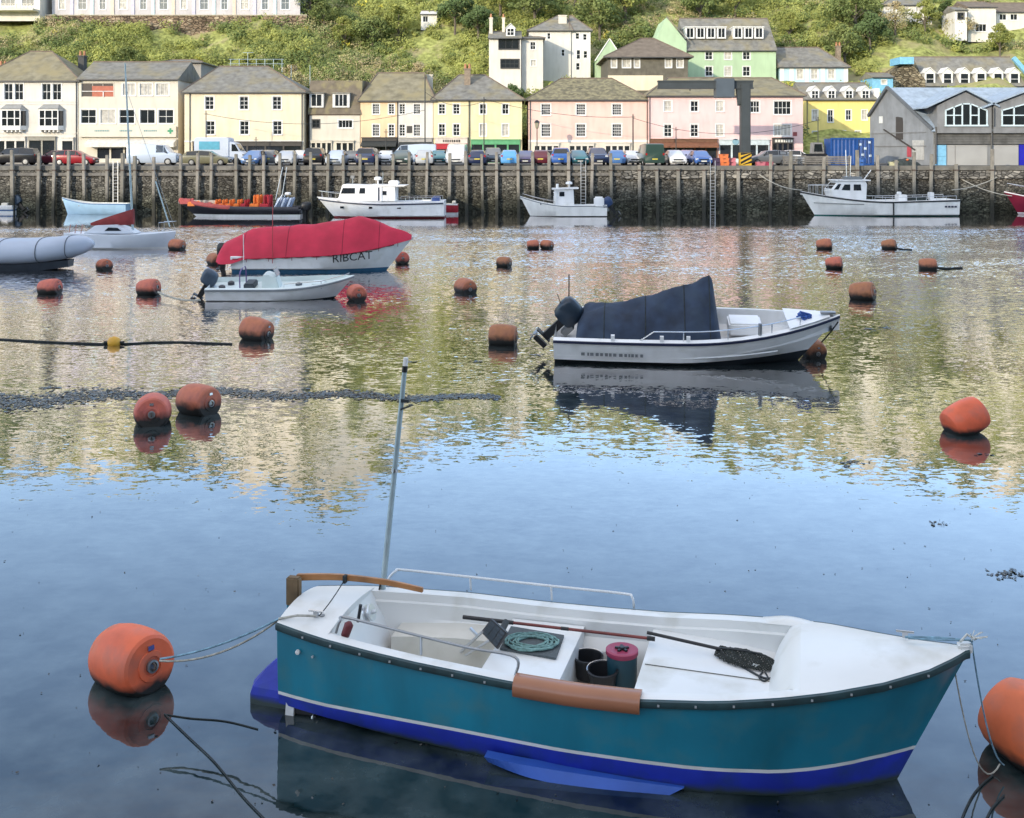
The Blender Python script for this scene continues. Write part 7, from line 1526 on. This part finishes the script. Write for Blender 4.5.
on_gable(.13, .3, Z(160), Z(140), mat('pale_notice', (.4, .4, .38), .7), 'notice_board', .06); on_gable(.32, .38, Z(157), Z(146), mat('red_notice', (.4, .06, .08), .6), 'red_sign', .07)
b = MB(); b.bar(gu * .25 * gl + gn * .1 + Vector((0, 0, Z(150))), gu * .75 * gl + gn * .1 + Vector((0, 0, Z(128))), .12, .12); b.build('handrail', darkf, t)

# ------------------------------------------------------------------ vegetation
lg = [mat('leaf_bright', (.39, .41, .13), .75, .35, .35, col2=(.29, .32, .10), c2scale=.25, c2lo=.4, c2hi=.6, transl=.35, spec=.15), mat('leaf_mid', (.23, .27, .095), .75, .35, .35, col2=(.14, .185, .065), c2scale=.3, c2lo=.4, c2hi=.6, transl=.2, spec=.15),
      mat('leaf_dark', (.085, .125, .045), .7, .3, .4, transl=.1, spec=.2), mat('twig_brown', (.40, .33, .19), .85, .3, .4, col2=(.34, .33, .16), c2scale=.3, c2lo=.4, c2hi=.6, spec=.1), mat('leaf_yellow', (.70, .62, .10), .7, .25, .5, transl=.25, spec=.15)]
bark = mat('bark', (.12, .10, .075), .9, .3, 3)
def leaf_quads(cs, rad, n, size, seed, squash=.8, hollow=.55):
    """cs: (k,3) clump centres, rad: (k,) radii; n leaf cards per clump -> verts (k*n*4, 3)"""
    g = np.random.default_rng(seed); k = len(cs); cs = np.repeat(np.asarray(cs, float), n, 0); rad = np.repeat(np.asarray(rad, float), n)
    d = g.normal(size=(k*n, 3)); d /= np.linalg.norm(d, axis=1)[:, None]
    r = rad * (hollow + (1 - hollow) * g.random(k*n)) ; c = cs + d * r[:, None] * np.array([1, 1, squash])
    nr = d * .8 + g.normal(size=(k*n, 3)) * .5 + np.array([-.25, -.45, .35]); nr /= np.linalg.norm(nr, axis=1)[:, None]
    tt = np.cross(nr, g.normal(size=(k*n, 3))); tt /= np.linalg.norm(tt, axis=1)[:, None]; bb = np.cross(nr, tt)
    s = (size * (.6 + .8 * g.random(k*n)))[:, None]
    v = np.stack([c - tt*s*.5 - bb*s*.35, c + tt*s*.15 - bb*s*.5, c + tt*s*.5 + bb*s*.3, c - tt*s*.2 + bb*s*.5], 1)
    return v.reshape(-1, 3)
def leaf_mesh(name, v, mats, mi, parent=None):
    n = len(v) // 4; me = bpy.data.meshes.new(name); me.vertices.add(len(v)); me.vertices.foreach_set('co', v.astype(np.float32).ravel())
    me.loops.add(n*4); me.loops.foreach_set('vertex_index', np.arange(n*4, dtype=np.int32)); me.polygons.add(n); me.polygons.foreach_set('loop_start', np.arange(0, n*4, 4, dtype=np.int32)); me.polygons.foreach_set('loop_total', np.full(n, 4, dtype=np.int32))
    for m in mats: me.materials.append(m)
    me.polygons.foreach_set('material_index', np.asarray(mi, dtype=np.int32)); me.update(); me.validate()
    o = bpy.data.objects.new(name, me); COL.objects.link(o); o.parent = parent; return o
# areas of the photo kept clear of scrub in front of a house: px0, px1, py0, py1, Y up to which nothing may stand
CLEAR = [(485, 594, 14, 74, 150), (594, 690, 36, 76, 147), (655, 778, 15, 78, 150), (760, 850, 44, 80, 152), (870, 1030, 55, 84, 150), (50, 302, -30, 13, 170), (-20, 42, -20, 13, 168), (418, 440, 8, 25, 158), (882, 934, -8, 18, 170), (952, 1040, -5, 31, 167), (804, 882, 82, 168, 133), (164, 203, 58, 80, 128)]
def blocked(x, y, z, m=3):
    px = 512 + x * F / y; py = HR - (z - H) * F / y
    for a, c, d, e, Yl in CLEAR:
        if a - m < px < c + m and d - m < py < e + m * .5 and y < Yl + 1: return True
    return False
FOOT = [(528, 592, 150, 160), (488, 545, 144, 153), (655, 778, 149, 162), (606, 690, 136, 148), (596, 624, 147, 155), (760, 850, 150, 161), (884, 1040, 149, 160), (870, 895, 146, 152), (50, 302, 170, 180), (-22, 42, 166, 177), (420, 438, 158, 163), (882, 934, 170, 179), (952, 1052, 163, 176), (804, 880, 132, 142), (164, 203, 128, 137)]
def inside(x, y):
    return any(PX(a, (y0+y1)/2) - .8 < x < PX(c, (y0+y1)/2) + .8 and y0 - .8 < y < y1 + .8 for a, c, y0, y1 in FOOT)
rs = random.Random(31); cl = {i: ([], []) for i in range(5)}
def patch(x, y):                          # what grows there
    return math.sin(x*.12 + y*.05) + .7*math.sin(x*.05 - y*.11 + 2) + .5*math.sin(x*.31 + y*.23)
def rocky(px, py): return (150 < px < 200 and 27 < py < 47) or (196 < px < 232 and 34 < py < 52) or (60 < px < 130 and 11 < py < 18) or (770 < px < 800 and 14 < py < 24 and False)
def meadow(px, py): return (882 < px < 1024 and 20 < py < 38 and rs.random() < .8) or (385 < px < 480 and 25 < py < 62 and rs.random() < .55) or (786 < px < 815 and 18 < py < 40 and rs.random() < .5) or (590 < px < 660 and 40 < py < 48)
n_ = 0
for i in range(14500):
    y = 125 + 62 * rs.random() ** 1.1; x = rs.uniform(-.56, .56) * y; z = float(hz(x, y)); px = 512 + x*F/y; py = HR - (z - H)*F/y
    if py < -25 or inside(x, y): continue
    if rocky(px, py) and rs.random() < .9: continue
    md = meadow(px, py)
    r = rs.uniform(.5, 1.5) * (.45 if md else 1); zc = z + r * rs.uniform(.3, .9)
    if blocked(x, y, zc + r * .5): continue
    p_ = patch(x, y) + rs.gauss(0, .38); kd = 0 if p_ > .15 else (3 if p_ < -.55 and p_ > -1.3 else (1 if p_ > -.55 else (2 if rs.random() < .7 else 1)))
    if md: kd = rs.choice((0, 0, 0, 0, 1))
    elif rs.random() < .012: kd = 4
    cl[kd][0].append((x, y, zc)); cl[kd][1].append(r)
V = []; MI = []
for kd in range(5):
    if cl[kd][0]:
        v = leaf_quads(cl[kd][0], cl[kd][1], 70, .22 if kd != 3 else .15, 50 + kd, hollow=.35); V.append(v); MI += [kd] * (len(v)//4)
# the upper slope, out of frame: it is what the river mirrors
for i in range(700):
    y = rs.uniform(186, 275); x = rs.uniform(-.62, .62) * y; z = float(hz(x, y)); r = rs.uniform(1.0, 2.4); p_ = patch(x, y) + rs.gauss(0, .6); kd = 0 if p_ > .2 else (1 if p_ > -.8 else 2)
    v = leaf_quads([(x, y, z + r*.6)], [r], 24, 1.0, i); V.append(v); MI += [kd] * 24
sc_ = leaf_mesh('hillside_scrub', np.concatenate(V), lg, MI); kind(sc_, 'stuff'); sc_['label'] = 'sunlit yellow-green scrub and brambles covering the hillside'
# individual trees
def tree_proto(seed, hgt, rad, m, n_cl=26, leaf=.24, dens=110):
    g = random.Random(seed); t = thing('tree', 'tree', 'tree', (0, 0, 0)); b = MB()
    b.tube([(0, 0, -.6), (.05, .03, hgt*.25), (.1*g.uniform(-1, 1), .1, hgt*.5), (.2*g.uniform(-1, 1), .15, hgt*.78)], [.20, .16, .11, .05], 7)
    cs = []; rr = []
    for i in range(7):
        a = i * .9 + g.uniform(-.3, .3); z0 = hgt * g.uniform(.22, .55); q = Vector((math.cos(a), math.sin(a), 0)) * rad * g.uniform(.5, .85); e = Vector((q.x, q.y, z0 + hgt * g.uniform(.12, .35)))
        b.tube([(0, 0, z0), Vector((0, 0, z0)).lerp(e, .5) + Vector((0, 0, .15)), e], [.08, .055, .02], 5); cs.append(e); rr.append(rad * g.uniform(.28, .45))
    b.build('trunk', bark, t)
    while len(cs) < n_cl:
        a = g.uniform(0, 6.28); z = hgt * g.uniform(.32, 1.0); u = (z/hgt - .32) / .68; q = rad * math.sin(math.pi * (.22 + .74*u)) * math.sqrt(g.random()); cs.append((q*math.cos(a), q*math.sin(a), z)); rr.append(rad * g.uniform(.18, .40))
    v = leaf_quads(cs, rr, dens, leaf, seed); leaf_mesh('crown', v, [m], [0]*(len(v)//4), t); return t
PR = [tree_proto(1, 6.0, 2.6, lg[0]), tree_proto(2, 5.2, 2.7, lg[1]), tree_proto(3, 5.5, 2.4, lg[2]), tree_proto(4, 5.0, 2.5, lg[3], leaf=.15, dens=110), tree_proto(5, 5.0, 2.2, lg[4])]
used = set()
# photo column and row of the foot, distance, kind, scale, label
TR = [(325,33,168,1,1.0,'dark-crowned tree above the cliff beside the lilac terrace end'),(345,38,162,0,.9,'bright bushy tree above the cream house, upper bank'),(372,40,163,1,1.0,'rounded green tree on the bank above the cottage'),(398,30,165,0,1.0,'yellow-green tree below the upper bank, beside the shed'),
 (455,25,165,2,1.1,'dark evergreen tree to one side of the pale shed'),(478,30,163,2,1.1,'dark evergreen tree behind the low white house'),(500,15,172,0,1.3,'tall light green tree on the skyline above the low white house'),(535,18,168,1,1.4,'broad green tree above the tall white house'),
 (600,38,165,1,1.4,'broad tree between the tall white house and mint green house'),(625,30,168,0,1.4,'yellow-green rounded tree above the slate-hung house'),(645,42,160,1,1.1,'green tree close beside the mint green gable'),(575,12,175,0,1.3,'light tree high above the tall white house'),
 (700,18,170,1,1.2,'tree rising behind the mint green roof'),(735,20,172,0,1.1,'light green tree behind the mint green dormers'),(790,40,165,0,.8,'small bright tree above the pale blue house'),(800,8,178,3,1.2,'bare brown tree on the upper slope'),
 (845,62,158,1,1.2,'green tree just behind the pale blue house'),(870,55,160,2,1.0,'dark tree above the stone gable'),(855,40,166,1,1.3,'large green tree on the slope below the white bungalow'),(895,50,164,3,1.1,'brown twiggy tree above the dormer terrace'),
 (925,48,165,0,.9,'yellow-green bush tree above the dormer terrace roof'),(960,46,165,3,1.0,'bare brown thicket tree above the last dormers'),(948,24,168,2,.8,'small dark tree beside the flat white building'),(512,75,140,2,.62,'dark evergreen shrub in front of the low white house'),
 (553,70,143,1,.45,'small round green shrub by the white houses'),(372,88,131,0,.8,'bright green bush tree right behind the apricot house'),(352,92,131,1,.7,'green tree behind the white cottage roof'),(290,60,142,3,1.0,'brown twiggy tree above the cream house scaffold'),
 (330,72,138,3,1.1,'bare twiggy tree above the white cottage'),(420,58,146,3,1.0,'greyish bare tree above the apricot house'),(40,48,142,0,.9,'bright tree behind the white Victorian roof'),(100,52,142,3,.9,'brown tree behind the white shop roof'),(130,42,150,1,.8,'green tree on the bank above the white shop'),
 (15,40,150,1,.8,'green tree on the bank above the first chimney'),(250,42,152,0,.8,'light green tree under the lilac terrace bank'),(652,38,150,4,.35,'small bright yellow bush beside the mint green gable'),(1000,52,160,0,.8,'yellow-green tree above the blue verge'),(310,12,172,1,1.1,'tree at the end of the lilac terrace')]
for px, py, Y, kd, s_, lb in TR:
    t = PR[kd] if kd not in used else dup(PR[kd]); used.add(kd)
    x = PX(px, Y); t.location = (x, Y, float(hz(x, Y)) - .2); t.rotation_euler.z = rs.uniform(0, 6.28); s__ = s_ * rs.uniform(.92, 1.08); t.scale = (s__, s__, s__ * rs.uniform(.85, 1.05)); tag(t, lb, 'tree', 'trees on the hillside')
